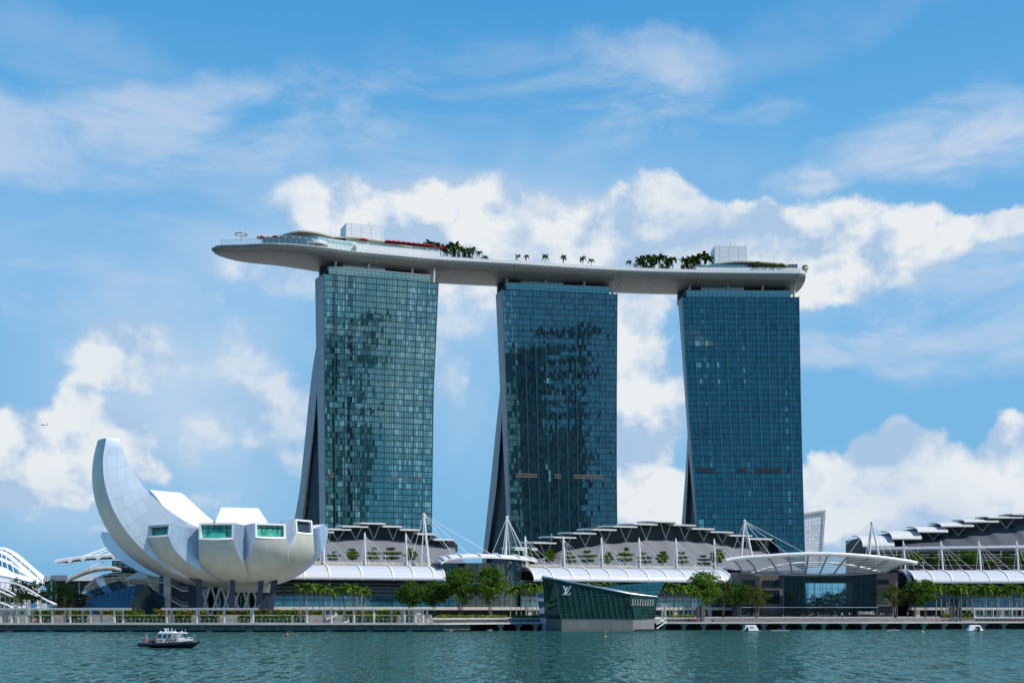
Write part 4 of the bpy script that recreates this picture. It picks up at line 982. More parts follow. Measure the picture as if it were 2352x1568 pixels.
for px, py, d in tp:
    top = FA.P(px, py, d); r_ = []
    for j in range(N+1):
        t = j/N; r_.append(top+Vector((-FA.sn, FA.c, 0))*(t*13)+Vector((0, 0, 1.5*math.sin(t*math.pi*.8)-.7)))
    g_.append(r_)
cr.grid(g_, 0, [[(i*5, j*1.6) for j in range(N+1)] for i in range(len(g_))], sm=True); cr.grid([[p-Vector((0, 0, .5)) for p in r_][::-1] for r_ in g_], 0, sm=True)
cr.grid([[r_[0]-Vector((0, 0, .5)), r_[0]] for r_ in g_], 0)
part('canopy_roof', cr, M['white'], ro)
for r_ in g_[1:]: rb = MB(); rb.tube([p+Vector((0, 0, .15)) for p in r_], .35, 5); part('canopy_rib', rb, M['white'], ro)
# ------------------------------------------------------------------ stepped roofs behind
def stepped(fr, e, plates, ribtop, rpx, d, dr, barrel=0, plate_d=11, vst=True, ribm='rib', back=60, zb=21.9, upd=3.0, wall_d=None):
    # ribbed lower roof: from (d=dr, zb) up to ribtop at d
    g = MB(); gr = []; uv = []
    pxs = np.linspace(rpx[0], rpx[1], 60); tx = [p for p, _ in ribtop]; ty = [q for _, q in ribtop]
    for i, px in enumerate(pxs):
        top = fr.P(px, float(np.interp(px, tx, ty)), d); s_ = fr.S(px, d); bot = fr(s_, dr, zb); r_ = []; u_ = []
        for j in range(9):
            t = j/8; p = bot.lerp(top, t); p = p+Vector((fr.sn, -fr.c, 0))*(-1.5*math.sin(t*math.pi)); r_.append(p); u_.append((0, (s_*.75+p.z*1.15)))
        gr.append(r_); uv.append(u_)
    g.grid(gr, 0, uv, sm=True); part('ribbed_roof', g, M[ribm], e)
    # dark recessed clerestory behind
    w_ = MB()
    for i in range(len(pxs)-1):
        def topz(px):
            zs = [p[2] for p in plates if p[0]-1 <= px <= p[1]+1]; return min(zs) if zs else min(plates, key=lambda p: min(abs(p[0]-px), abs(p[1]-px)))[2]
        a_, b_ = pxs[i], pxs[i+1]; dd = (d+2.5) if wall_d is None else wall_d
        pa, pb = fr.P(a_, topz(a_)+4, dd), fr.P(b_, topz(b_)+4, dd)
        q = [fr(fr.S(a_, dd), dd, zb), fr(fr.S(b_, dd), dd, zb), pb, pa]; w_.hexa([q[0], q[1], q[1]+Vector((0, 30, 0)), q[0]+Vector((0, 30, 0)), q[3], q[2], q[2]+Vector((0, 30, 0)), q[3]+Vector((0, 30, 0))])
    part('clerestory', w_, M['glassdark2'], e)
    for (x0, x1, yt, yb) in plates:
        b = MB(); N = 8; dF = d-plate_d*.35
        s0, zt = fr.at((x0+x1)/2, yt, dF); _, zl = fr.at((x0+x1)/2, yb, dF)
        sa, sb = fr.S(x0, dF), fr.S(x1, dF)
        if barrel:
            prof = [(dF+plate_d*(1-math.cos(t*math.pi/2)), zl+(zt-zl)*1.15*math.sin(t*math.pi/2)) for t in np.linspace(0, 1, N)]
        else:
            prof = [(dF+plate_d*t*1.6, zl+.25+(zt-zl)*.0+1.1*math.sin(t*math.pi/2)) for t in np.linspace(0, 1, N)]
        th = .45 if barrel else max(.55, (zt-zl)*.62)
        up = [[fr(s_, dd, z+(0 if barrel else th*.5)) for dd, z in prof] for s_ in (sa, sb)]; lo = [[p-Vector((0, 0, th)) for p in r_] for r_ in up]
        b.grid(up, 0, sm=True); b.grid([r_[::-1] for r_ in lo], 0, sm=True)
        for k_ in (0, 1): b.grid([[p, q] for p, q in zip(up[k_], lo[k_])][::(1 if k_ else -1)], 0)
        b.grid([[up[0][0], lo[0][0]], [up[1][0], lo[1][0]]], 0); b.grid([[up[0][-1], lo[0][-1]], [up[1][-1], lo[1][-1]]], 0)
        part('roof_plate', b, M['plate'], e)
    if vst:
        for (x0, x1, yt, yb) in plates:
            v = MB(); xm = (x0+x1)/2; w2 = (x1-x0)
            pm = fr.P(xm+1, float(np.interp(xm, tx, ty))+1, d-.4)
            for f_ in (.26, .76): v.tube([pm, fr.P(x0+w2*f_, yb, d-1.5)], .22, 5)
            part('roof_strut', v, M['offwhite'], e)
M['glassdark2'] = pmat('dark_clerestory', (.022, .028, .038), .4, var=.35, vscale=.2)
M['plate'] = pmat('roof_plate_white', (.68, .67, .62), .5, var=.05)
th1 = thing('theatre_building', 'grey ribbed building with eight small stepped white roofs below left hotel tower', 'theatre', tuple(FA(FA.S(890, 45), 45, PZ)))
stepped(FA, th1, [(738, 767.5, 1219.5, 1223), (742, 807, 1212.5, 1217), (786.7, 845.7, 1206, 1210.5), (829.8, 885.6, 1199, 1203.5), (879, 924.6, 1206, 1210.5), (919, 963.8, 1213.5, 1218), (959, 1002, 1223.6, 1228), (997, 1043, 1236, 1241)],
        [(660, 1247), (752, 1240), (825, 1237), (898, 1239), (971, 1247), (1043, 1258)], (650, 1043), 42, 19)
th2 = thing('theatre_building', 'grey ribbed building with twelve stepped roofs rising to centre peak', 'theatre', tuple(FA(FA.S(1500, 45), 45, PZ)))
PB = [(1183, 1234, 1252, 1262), (1227, 1278.4, 1242.5, 1248), (1271.6, 1323.8, 1231, 1235.5), (1317, 1369.5, 1220.6, 1226), (1362.6, 1416.6, 1211.6, 1217.5), (1409.7, 1464, 1205, 1210.5), (1456, 1510.6, 1199.6, 1205), (1504, 1553, 1195, 1199.5), (1547, 1598, 1201.5, 1207), (1590, 1641, 1210, 1215.5), (1633, 1684.6, 1218, 1223), (1676, 1728, 1226, 1231), (1720, 1777, 1233.7, 1239)]
ribt = []
for (x0, x1, yt, yb), cy in zip(PB[1:], (1280, 1262, 1255, 1247, 1244, 1240, 1239, 1239, 1242, 1248, 1254, 1262)):
    xm = (x0+x1)/2; ribt += [(xm-17, cy+2.5), (xm, cy-2), (xm+10, cy+1)]
stepped(FA, th2, PB, [(1180, 1290)]+ribt, (1215, 1775), 44, 19, plate_d=12)
pq = MB(); pq.poly([FA.P(1777, 1237, 38), FA.P(1797, 1283, 36), FA.P(1760, 1292, 36), FA.P(1766, 1240, 44)]); part('glazed_gable', pq, M['glassdark2'], th2)
conv = thing('convention_building', 'slate ribbed hall with large white barrel roofs stepping up to the right edge', 'convention hall', tuple(FC(FC.S(2200, 45), 45, PZ)))
stepped(FC, conv, [(1981.5, 2055, 1228, 1253), (2049, 2117.5, 1216.5, 1236), (2108.4, 2178, 1205.8, 1220), (2161.8, 2237.4, 1196.7, 1207), (2216, 2294.8, 1189.3, 1197), (2270.6, 2350, 1182.6, 1187.5), (2326, 2400, 1176.6, 1180)],
        [(1985, 1262), (2055, 1258), (2074, 1249), (2076, 1242), (2158, 1237), (2160, 1227), (2214, 1229), (2216, 1218), (2270, 1219), (2273, 1210), (2325, 1213), (2330, 1204), (2420, 1200)], (1988, 2420), 46, 30, barrel=1, plate_d=15, ribm='ribd', zb=ZP(1259, 487))
b = MB(); b.tube([FC(FC.S(1990, 29), 29, ZP(1263, 486)), FC(FC.S(2440, 29), 29, ZP(1257, 486))], 1.35, 10); part('roof_edge_tube', b, M['grey'], conv)
b = MB(); FC.box(b, FC.S(1990, 30), FC.S(2440, 30), 30, 60, 3.3, ZP(1262, 487)); part('hall_wall', b, M['dark'], conv)
b = MB()
for py in (1273, 1279, 1285, 1291, 1297): FC.box(b, FC.S(2010, 27), FC.S(2440, 27), 27.2, 27.5, ZP(py, 484)-.1, ZP(py, 484)+.1)
for px in range(2060, 2440, 48): FC.box(b, FC.S(px, 27), FC.S(px, 27)+.25, 27.6, 27.9, 21.9, ZP(1263, 484))
part('balcony_rails', b, M['offwhite'], conv)
# ------------------------------------------------------------------ masts with stays
def mast(fr, px, pyt, pyb, d, stays, label, r=.42, twin=None, e=None):
    top = fr.P(px, pyt, d); base = fr.P(px, pyb, d) if pyb else None
    base = base if base is not None else Vector((top.x, top.y, 22))
    e = thing('cable_mast', label, 'mast', tuple(base), 'white masts with stay cables over the canopies')
    m_ = MB(); m_.tube([base, base.lerp(top, .93), top], [r, r*.95, r*.35], 8)
    if twin: m_.tube([fr.P(twin[0], twin[1], d+4), base.lerp(top, .97)], r, 8)
    part('pole', m_, M['white'], e)
    c_ = MB(); hd = base.lerp(top, .94)
    for (sx_, sy_, sdp) in stays:
        q = fr.P(sx_, sy_, sdp); c_.tube([hd, q], .085, 4, caps=False)
    part('stay_cables', c_, M['white'], e); return e
masts = [(FA, 744, 1221, 1296), (FA, 837.5, 1222, 1297), (FA, 932, 1224, 1298), (FA, 1206, 1229.7, 1301), (FA, 1293.5, 1231.5, 1303), (FA, 1381, 1233, 1303), (FA, 1467.5, 1234, 1304), (FA, 1552, 1235, 1305), (FA, 1640, 1236.5, 1306),
         (FC, 2074, 1240.5, 1307.5), (FC, 2160.5, 1240.5, 1307.5), (FC, 2247.5, 1240.5, 1307.5), (FC, 2334, 1240.5, 1307.5)]
for i, (fr, px, yt, yb) in enumerate(masts):
    bx = px+{0: 0, 1: 2, 2: 3}.get(i, 3.5 if i < 9 else 5.5)
    dT = 15.2; top = fr.P(px, yt, dT)
    label = 'white leaning mast with fan of cables, '+ORD[i]+' of the row above the canopies'
    e = thing('cable_mast', label, 'mast', tuple(fr.P(bx, yb, dT)), 'white masts with stay cables over the canopies')
    base = fr.P(bx, yb, dT); m_ = MB(); m_.tube([base, base.lerp(top, .93), top], [.36, .34, .12], 8); part('pole', m_, M['white'], e)
    c_ = MB(); hd = base.lerp(top, .9)
    for dx, dy, dd in ((8, 3, 12), (24, 3, 11), (48, 4, 10), (74, 5, 9), (-11, 5, 12)): c_.tube([hd, fr.P(bx+dx, yb+dy, dd)], .045, 4, caps=False)
    part('stay_cables', c_, M['white'], e)
def bigmast(fr, d, top, bases, cab, label):
    tp_ = fr.P(*top, d); e = thing('tripod_mast', label, 'mast', tuple(fr.P(*bases[0], d)), 'tall leaning masts over the entrance canopies')
    m_ = MB()
    for b_ in bases: m_.tube([fr.P(*b_, d), tp_], [.5, .34], 8)
    m_.ball(tp_, .6); part('poles', m_, M['white'], e)
    c_ = MB()
    for q in cab: c_.tube([tp_, fr.P(q[0], q[1], d-q[2])], .08, 4, caps=False)
    part('stay_cables', c_, M['white'], e)
bigmast(FA, 12, (973.5, 1181.5), [(985, 1299)], [(967, 1298, 2), (940, 1300, 4), (1040, 1273, 3), (1078, 1273, 4), (1130, 1273, 4), (969, 1297, 3)], 'tallest leaning mast with long cables right of left hotel tower')
bigmast(FA, 12, (1164.5, 1187.5), [(1161, 1274)], [(1130, 1272.5, 4), (1154, 1272, 3), (1171, 1273, 3), (1204, 1304, 6), (1219, 1303, 6), (1206, 1268, 2)], 'tall straight mast with cables before the middle hotel tower')
bigmast(FR(0, 455, 5), 6, (1710, 1196), [(1702, 1282), (1728, 1280)], [(1676, 1283, 0), (1717, 1276, 0), (1722, 1276, 0), (1770, 1274, 4), (1812, 1274, 4), (1856, 1273, 4)], 'twin-legged white mast before the right hotel tower')
bigmast(FR(0, 455, 0), 6, (2002.5, 1199.5), [(1996, 1283), (2021, 1287)], [(1914, 1273, 4), (1948, 1274, 4), (1986, 1284, 0), (1989, 1284, 0), (2038, 1286, 0), (2072, 1304, 2)], 'twin-legged white mast before the first barrel roof')
# ------------------------------------------------------------------ big entrance canopy and hall at the right
FE = FR((1885-HX)/F*440, 440, 3.0)
ent = thing('entrance_hall', 'glazed entrance hall between brown stone wings under wide arched canopy', 'mall entrance', tuple(FE(0, 10, PZ)))
for q_ in ((FE.S(1693, 6), FE.S(1745, 6), 6, 30, PZ, ZP(1316, 446)), (FE.S(2013, 6), FE.S(2062, 6), 6, 30, PZ, ZP(1314, 446)), (FE.S(1745, 8)+.05, FE.S(1800, 8), 9, 30, PZ, ZP(1316, 446)-.1)): b = MB(); FE.box(b, *q_); part('stone_wing', b, M['brown'], ent)
for (x0, x1, y0, y1, mm) in ((1706, 1734, 1332, 1347, 'glassdark'), (1752, 1790, 1332, 1347, 'glassdark'), (2016, 2042, 1331, 1341, 'glassdark'), (2016, 2041, 1352, 1369, 'yg'), (2017, 2043, 1376, 1384, 'yg'), (1704, 1735, 1388, 1417, 'glassdark'), (2018, 2050, 1392, 1417, 'glassdark'), (1752, 1790, 1355, 1385, 'glassdark')):
    if mm == 'yg' and 'yg' not in M: M['yg'] = gmat('green_blind_window', (.20, .27, .08), .05)
    dd = 5.9 if not (1745 < x0 < 1800) else 8.9
    b = MB(); p = [FE.P(x0, y1, dd), FE.P(x1, y1, dd), FE.P(x1, y0, dd), FE.P(x0, y0, dd)]
    b.quad(*p); w_ = part('window', b, M[mm], ent)
    b = MB()
    for k_ in range(6): b.tube([p[0].lerp(p[1], k_/5)-Vector((0, .1, 0)), p[3].lerp(p[2], k_/5)-Vector((0, .1, 0))], .08, 4)
    for k_ in range(4): b.tube([p[0].lerp(p[3], k_/3)-Vector((0, .1, 0)), p[1].lerp(p[2], k_/3)-Vector((0, .1, 0))], .08, 4)
    part('window_frame', b, M['dark'], w_)
# hall glazing: side parts dark, middle clear to the land side
sL, sR, sM0, sM1 = FE.S(1800, 6), FE.S(2013, 6), FE.S(1897, 6), FE.S(1962, 6)
zT = ZP(1318, 446)
M['clearteal'] = glass_clear('hall_clear_glass', (.62, .88, .86), .12)
b = MB(); b.quad(FE(sL, 6, PZ), FE(FE.S(1848, 6), 6, PZ), FE(FE.S(1848, 6), 6, zT), FE(sL, 6, zT)); part('dark_glazing', b, M['glassdark'], ent)
b = MB(); b.quad(FE(FE.S(1957, 6), 6, PZ), FE(sR, 6, PZ), FE(sR, 6, zT), FE(FE.S(1957, 6), 6, zT)); part('dark_glazing', b, M['glassdark'], ent)
b = MB(); b.quad(FE(FE.S(1848, 6), 6, PZ), FE(FE.S(1957, 6), 6, PZ), FE(FE.S(1957, 6), 6, zT), FE(FE.S(1848, 6), 6, zT)); part('clear_glazing', b, M['clearteal'], ent)
b = MB(); grid_mullions(FE, b, sL, sR, 5.9, 7.2, zT, 12, 12, .06); grid_mullions(FE, b, sL, sR, 5.9, PZ, 6.6, 30, 2, .06); part('mullions', b, M['mullion'], ent)
b = MB(); FE.box(b, FE.S(1700, 4), FE.S(2012, 4), 2.6, 6, 6.7, 6.95); part('door_canopy', b, M['steel'], ent)
for (pa, pb) in ((1800, 1848), (1958, 2012)):
    b = MB(); q = [(pa, 12), (pb, 12), (pb, 48), (pa, 48)]; b.hexa([FE(FE.S(x, d), d, PZ) for x, d in q]+[FE(FE.S(x, d), d, zT-1) for x, d in q]); part('inner_wall', b, M['brown'], ent)
b = MB(); FE.box(b, sL, sR+8, 7, 50, zT+.05, zT+.35); part('hall_roof', b, M['brown'], ent)
b = MB(); q = [(1848, 46), (1958, 46), (1958, 50), (1848, 50)]; b.hexa([FE(FE.S(x, d), d, zT-2.2) for x, d in q]+[FE(FE.S(x, d), d, zT) for x, d in q]); part('rear_lintel', b, M['mullion'], ent)
b = MB(); grid_mullions(FE, b, FE.S(1842, 50), FE.S(1966, 50), 50, PZ, zT, 9, 7, .08); part('rear_mullions', b, M['mullion'], ent)
can = thing('entrance_canopy', 'wide arched louvre canopy with curved ribs over the glazed entrance', 'canopy', tuple(FE(0, 0, 18)))
top = [(1668, 1287, 0), (1685, 1283.5, 0), (1714, 1280, -1), (1764, 1277, -2.5), (1810, 1273.5, -3.5), (1856, 1271.5, -4), (1902, 1271.5, -4), (1948, 1273.5, -4), (1996, 1277, -3), (2043, 1282, -1.5), (2090, 1289, 0), (2105, 1292.5, 1)]
eav = {1714: (1740, 1317), 1764: (1787, 1318), 1810: (1819, 1319), 1856: (1850, 1319.5), 1902: (1882, 1319.5), 1948: (1914, 1319), 1996: (1956, 1318), 2043: (1990, 1316), 1685: (1705, 1315), 2090: (2034, 1313)}
b = MB(); tt = [FE.P(*q) for q in top]
b.tube(tt, .72, 8); g_ = [[p+Vector((0, .3, .2)), p+Vector((0, 3, .9)), p+Vector((0, 6, .9))] for p in tt]
b.grid(g_, 0, sm=True); b.grid([[p-Vector((0, 0, .4)) for p in r_][::-1] for r_ in g_], 0, sm=True); part('canopy_roof', b, M['white'], can)
lines = {}
for (px, py, d) in top[1:-1]:
    ex, ey = eav[px]; a_, c_ = FE.P(px, py, d)-Vector((0, 0, .5)), FE.P(ex, ey, 5.2); pts = []
    for k_ in range(10):
        t = k_/9; p = a_.lerp(c_, t); bulge = math.sin(t*math.pi)*1.3; p = p+Vector((0, -.6*bulge, .45*bulge))
        # arc: falls ever more steeply toward the eave
        pts.append(p)
    lines[px] = pts; rb = MB(); rb.tube(pts, .34, 6); part('curved_rib', rb, M['grey'], can)
lv = MB(); ks = [q[0] for q in top[1:-1]]
for a_, c_ in zip(ks, ks[1:]):
    for k_ in range(1, 10):
        t = k_/10*9; i = int(t); f_ = t-i; p, q = lines[a_][i].lerp(lines[a_][i+1], f_), lines[c_][i].lerp(lines[c_][i+1], f_)
        lv.hexa([p+Vector((0, 0, -.05)), q+Vector((0, 0, -.05)), q+Vector((0, .2, .0)), p+Vector((0, .2, .0)), p+Vector((0, 0, .26)), q+Vector((0, 0, .26)), q+Vector((0, .2, .26)), p+Vector((0, .2, .26))])
part('louvres', lv, M['white'], can)
b = MB(); b.tube([lines[k_][-1] for k_ in ks], .45, 6); part('eave_beam', b, M['grey'], can)
ia = MB(); ia.tube([FE.P(1725, 1316, 16)]+[FE.P(x, y, 16) for x, y in ((1760, 1305), (1800, 1296), (1850, 1291), (1900, 1291), (1950, 1297), (1990, 1305), (2030, 1316))], .5, 6); part('inner_arch', ia, M['white'], can)
# shop box with its name in front
s0, z0 = FE.at(1968, 1417, 1); s1, z1 = FE.at(2010, 1403, 1)
bx = thing('shop_box', 'black shop box with pale lettering beside the entrance steps', 'kiosk', tuple(FE(s0, 1, PZ)))
b = MB(); FE.box(b, s0, FE.S(2012, 1), 1, 5, PZ, z1); part('box', b, M['black'], bx)
def text_mesh(name, txt, size, loc, rot, mat_, parent, ext=.06, bold=0.0):
    cu = bpy.data.curves.new(name, 'FONT'); cu.body = txt; cu.size = size; cu.extrude = ext; cu.offset = bold; cu.align_x = 'LEFT'
    o = bpy.data.objects.new(name, cu); col.objects.link(o); dg = bpy.context.evaluated_depsgraph_get(); me = bpy.data.meshes.new_from_object(o.evaluated_get(dg)); bpy.data.objects.remove(o)
    me.materials.clear(); me.materials.append(mat_)
    q = bpy.data.objects.new(name, me); col.objects.link(q); q.parent = parent; q.location = Vector(loc)-wpos(parent); q.rotation_euler = rot; return q
text_mesh('lettering', 'CHANEL', 1.6, tuple(FE(FE.S(1972, .9), .9, PZ+.95)), (R(90), 0, FE.a), M['white'], bx)
# ================================================================== plants
def leafmat(name, c, var=.35, tr=.25):
    m = bpy.data.materials.new(name); m.use_nodes = True; t = m.node_tree; t.nodes.clear()
    g = nd(t, 'ShaderNodeNewGeometry'); oi = nd(t, 'ShaderNodeObjectInfo')
    n = nd(t, 'ShaderNodeTexNoise'); n.inputs['Scale'].default_value = .8; n.inputs['Detail'].default_value = 3; t.links.new(g.outputs['Position'], n.inputs['Vector'])
    v = mt(t, 'MULTIPLY', smooth(t, n.outputs[0], .3, .7, 1-var, 1+var), mt(t, 'ADD', mt(t, 'MULTIPLY', oi.outputs['Random'], .3), .85))
    mx = nd(t, 'ShaderNodeVectorMath', operation='SCALE'); mx.inputs[0].default_value = c; t.links.new(v, mx.inputs['Scale'])
    d = nd(t, 'ShaderNodeBsdfDiffuse'); r_ = nd(t, 'ShaderNodeBsdfTranslucent'); t.links.new(mx.outputs[0], d.inputs[0])
    mx2 = nd(t, 'ShaderNodeVectorMath', operation='MULTIPLY'); t.links.new(mx.outputs[0], mx2.inputs[0]); mx2.inputs[1].default_value = (1.5, 1.3, .5); t.links.new(mx2.outputs[0], r_.inputs[0])
    ms = nd(t, 'ShaderNodeMixShader'); ms.inputs[0].default_value = tr; t.links.new(d.outputs[0], ms.inputs[1]); t.links.new(r_.outputs[0], ms.inputs[2])
    o = nd(t, 'ShaderNodeOutputMaterial'); t.links.new(ms.outputs[0], o.inputs[0]); return m
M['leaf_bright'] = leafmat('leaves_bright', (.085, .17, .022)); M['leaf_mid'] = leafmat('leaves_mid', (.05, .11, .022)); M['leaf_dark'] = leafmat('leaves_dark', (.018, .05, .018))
M['leaf_palm'] = leafmat('palm_leaves', (.075, .15, .018)); M['leaf_olive'] = leafmat('leaves_olive', (.075, .105, .025)); M['leaf_lime'] = leafmat('leaves_lime', (.15, .23, .02)); M['petals'] = leafmat('orange_flowers', (.62, .15, .02), .3, .1)
def leaves(mb, c, rad, n, size, rnd, m=0, shell=.55, flat=1.0):
    for _ in range(n):
        d = Vector((rnd.gauss(0, 1), rnd.gauss(0, 1), rnd.gauss(0, 1))).normalized(); k_ = (shell+(1-shell)*rnd.random())
        p = Vector(c)+Vector((d.x*rad[0], d.y*rad[1], d.z*rad[2]))*k_
        nrm = (d+Vector((rnd.gauss(0, .6), rnd.gauss(0, .6), rnd.gauss(0, .6)+.3))).normalized()
        a_ = nrm.cross(Vector((rnd.gauss(0, 1), rnd.gauss(0, 1), rnd.gauss(0, 1)))).normalized(); b_ = nrm.cross(a_)
        s_ = size*(.6+.8*rnd.random()); b_ = b_*(.55+.3*rnd.random())
        mb.quad(p-a_*s_, p-b_*s_*.8, p+a_*s_, p+b_*s_*.8, m)
def broad_tree(seed, H, W, base, leaf, clumps=60, name='broad_tree', stems=3, nl=42, ls=.26, dens=1.0):
    rnd = random.Random(seed); cr = MB(); tk = MB(); ch = H-base; cen = Vector((0, 0, base+ch*.52)); cl_ = []
    for k_ in range(clumps):
        for _ in range(30):
            d = Vector((rnd.gauss(0, 1), rnd.gauss(0, 1), rnd.gauss(0, 1)+.15)).normalized(); q = .35+.62*rnd.random()**.6
            p = cen+Vector((d.x*W/2*q, d.y*W/2*q, d.z*ch/2*q)); wz = 1-max(0, (p.z-cen.z)/(ch*.5))**2*.35
            if all((p-c).length > W*.085 for c, _ in cl_): break
        r_ = W*(.085+.06*rnd.random()); cl_.append((p, r_)); leaves(cr, p, (r_*1.15, r_*1.15, r_*.8), int(nl*dens), ls, rnd, 0, .5)
    tops = rnd.sample(cl_, min(len(cl_), 14))
    for s_ in range(stems):
        a_ = s_*2.1+seed; bx = Vector((math.cos(a_)*.25*(stems > 1), math.sin(a_)*.25*(stems > 1), 0)); fork = Vector((math.cos(a_)*W*.07, math.sin(a_)*W*.07, base+ch*.12))
        tk.tube([bx, bx.lerp(fork, .5)+Vector((.1, 0, 0)), fork], [.22, .16, .13], 6)
        for c, r_ in tops[s_::stems]: tk.tube([fork, fork.lerp(c, .5)+Vector((0, 0, .4)), c], [.11, .07, .03], 4, caps=False)
    e = thing(name, 'x', 'tree'); lpart('crown', cr, M[leaf], e); lpart('trunk', tk, M['trunk'], e); return e
def tier_tree(seed, H, leaf='leaf_mid', tiers=4, W=4.2):
    rnd = random.Random(seed); cr = MB(); tk = MB(); tk.tube([(0, 0, 0), (.08, 0, H*.5), (0, 0, H*.97)], [.13, .09, .03], 5)
    for k_ in range(tiers):
        t = k_/(tiers-1); z = H*(.40+.55*t); w_ = W/2*(1-.50*t**1.5)*(.8+.35*min(1, 2.5*t+.3))*(.85+.25*rnd.random())
        for b_ in range(9 if k_ < tiers-1 else 4):
            an = b_*.7+rnd.random()*.5+k_; L = w_*(.55+.5*rnd.random()); q = Vector((math.cos(an)*L, math.sin(an)*L, z+.25)); tk.tube([(0, 0, z-.15), q*.6+Vector((0, 0, z*.4)), q], .025, 3, caps=False)
            leaves(cr, q, (w_*.45, w_*.45, .5), 50, .2, rnd, 0, .1); leaves(cr, q*.55+Vector((0, 0, z*.45)), (w_*.42, w_*.42, .45), 40, .2, rnd, 0, .1)
    e = thing('tiered_tree', 'x', 'tree'); lpart('crown', cr, M[leaf], e); lpart('trunk', tk, M['trunk'], e); return e
def palm(seed, H, L=3.0, nf=15, leaf='leaf_palm', droop=1.0):
    rnd = random.Random(seed); fr_ = MB(); tk = MB(); lean = Vector((rnd.uniform(-.3, .3), rnd.uniform(-.2, .2), 0))
    top = Vector((0, 0, H))+lean; tk.tube([(0, 0, 0), Vector((0, 0, H*.5))+lean*.3, top-Vector((0, 0, .9))], [.2, .17, .13], 7)
    tk.tube([top-Vector((0, 0, .95)), top], [.16, .07], 7)
    for k_ in range(nf):
        an = k_*2.399+rnd.random()*.4; up = .95-.95*(k_/nf)+rnd.uniform(-.1, .1); LL = L*rnd.uniform(.8, 1.1); h = Vector((math.cos(an), math.sin(an), 0)); prev = top; sp = [top]
        for j in range(1, 9):
            t = j/8; pos = top+h*LL*(t*(1-.18*t*t))+Vector((0, 0, LL*(up*t*1.05-droop*(1.0+.3*(1-up))*t*t))); sp.append(pos)
        sd = Vector((-h.y, h.x, 0))
        for j in range(8):
            a_, b_ = sp[j], sp[j+1]
            for s_ in (-1, 1):
                for f_ in (0, .33, .66):
                    p = a_.lerp(b_, f_); ll = LL*.24*(1-abs((j+f_)/8-.42)*1.2)+.1; tipv = sd*s_*ll*.8+h*ll*.35-Vector((0, 0, ll*(.22+.35*rnd.random()))); w_ = (b_-a_).normalized()*.16
                    fr_.quad(p-w_, p+w_, p+tipv+w_*.3, p+tipv-w_*.3, 0)
    e = thing('palm_tree', 'x', 'palm tree'); lpart('fronds', fr_, M[leaf], e); lpart('trunk', tk, M['palmtrunk'], e); return e
def put(proto, used, loc, label, rz=0.0, sc_=1.0, group=None):
    if not used: src = proto; used.append(1); src.location = loc; src.rotation_euler = (0, 0, rz); src.scale = (sc_,)*3 if not isinstance(sc_, tuple) else sc_; src['label'] = label; src['group'] = group; return src
    return dup(proto, loc, label, rz, sc_, group)
class Proto:
    def __init__(s, e, H): s.e, s.H, s.u = e, H, []
    def put(s, loc, label, rz=0.0, H=None, group=None, w=1.0):
        k_ = (H/s.H) if H else 1.0; return put(s.e, s.u, loc, label, rz, (k_*w, k_*w, k_), group)
rg = random.Random(77)
# --- waterfront palms
PP = [Proto(palm(1, 9.2, 3.2, 15, droop=.62), 10.2), Proto(palm(2, 9.2, 3.4, 17, droop=.7), 10.2), Proto(palm(3, 9.2, 3.0, 14, droop=.55), 10.2)]
def palmrow(lst, group, where):
    n = len(lst)
    for i, (px, pt, Y) in enumerate(lst):
        H = ZP(pt, Y)-PZ; PP[(i*2+n) % 3].put(((px-HX)/F*Y, Y, PZ), 'royal palm '+where+', '+ordw(i, n), rg.random()*6.28, H, group, .92)
palmrow([(690, 1339, 352), (704, 1345, 362), (718, 1338, 350), (734, 1347, 364), (747, 1341, 350), (763, 1350, 362), (779, 1346, 352), (792, 1345, 364), (806, 1338, 350), (819, 1350, 364), (830, 1345, 350), (838, 1352, 360)], 'palms between museum and left trees', 'between the white museum and left broad trees')
palmrow([(1172, 1349, 362), (1186, 1343, 352), (1197, 1347, 364), (1208, 1338, 352), (1221, 1344, 362), (1233, 1339, 352), (1243, 1342, 366)], 'palms left of the green pavilion', 'just left of the green glass pavilion')
palmrow([(1361, 1337, 385), (1380, 1338, 388), (1396, 1337, 386)], 'palm tops over the green pavilion roof', 'showing its top over the green pavilion roof')
palmrow([(1526, 1340, 352), (1538, 1346, 362), (1548, 1338, 352), (1559, 1346, 364), (1569, 1342, 352), (1580, 1350, 362), (1590, 1350, 352), (1601, 1354, 362)], 'palms right of the green pavilion', 'just right of the green glass pavilion')
palmrow([(2150+i*9.6+(i % 3)*2.5, 1341+(i*37 % 17)-2, 368+(i % 2)*14+(i % 3)*3) for i in range(22)], 'dense palm row before the right mall wing', 'in the dense row before the right mall')
palmrow([(37, 1368, 372), (50, 1362, 366), (60, 1366, 360), (71, 1364, 366), (84, 1368, 362)], 'palms behind the far left pergola', 'behind the far left pergola')
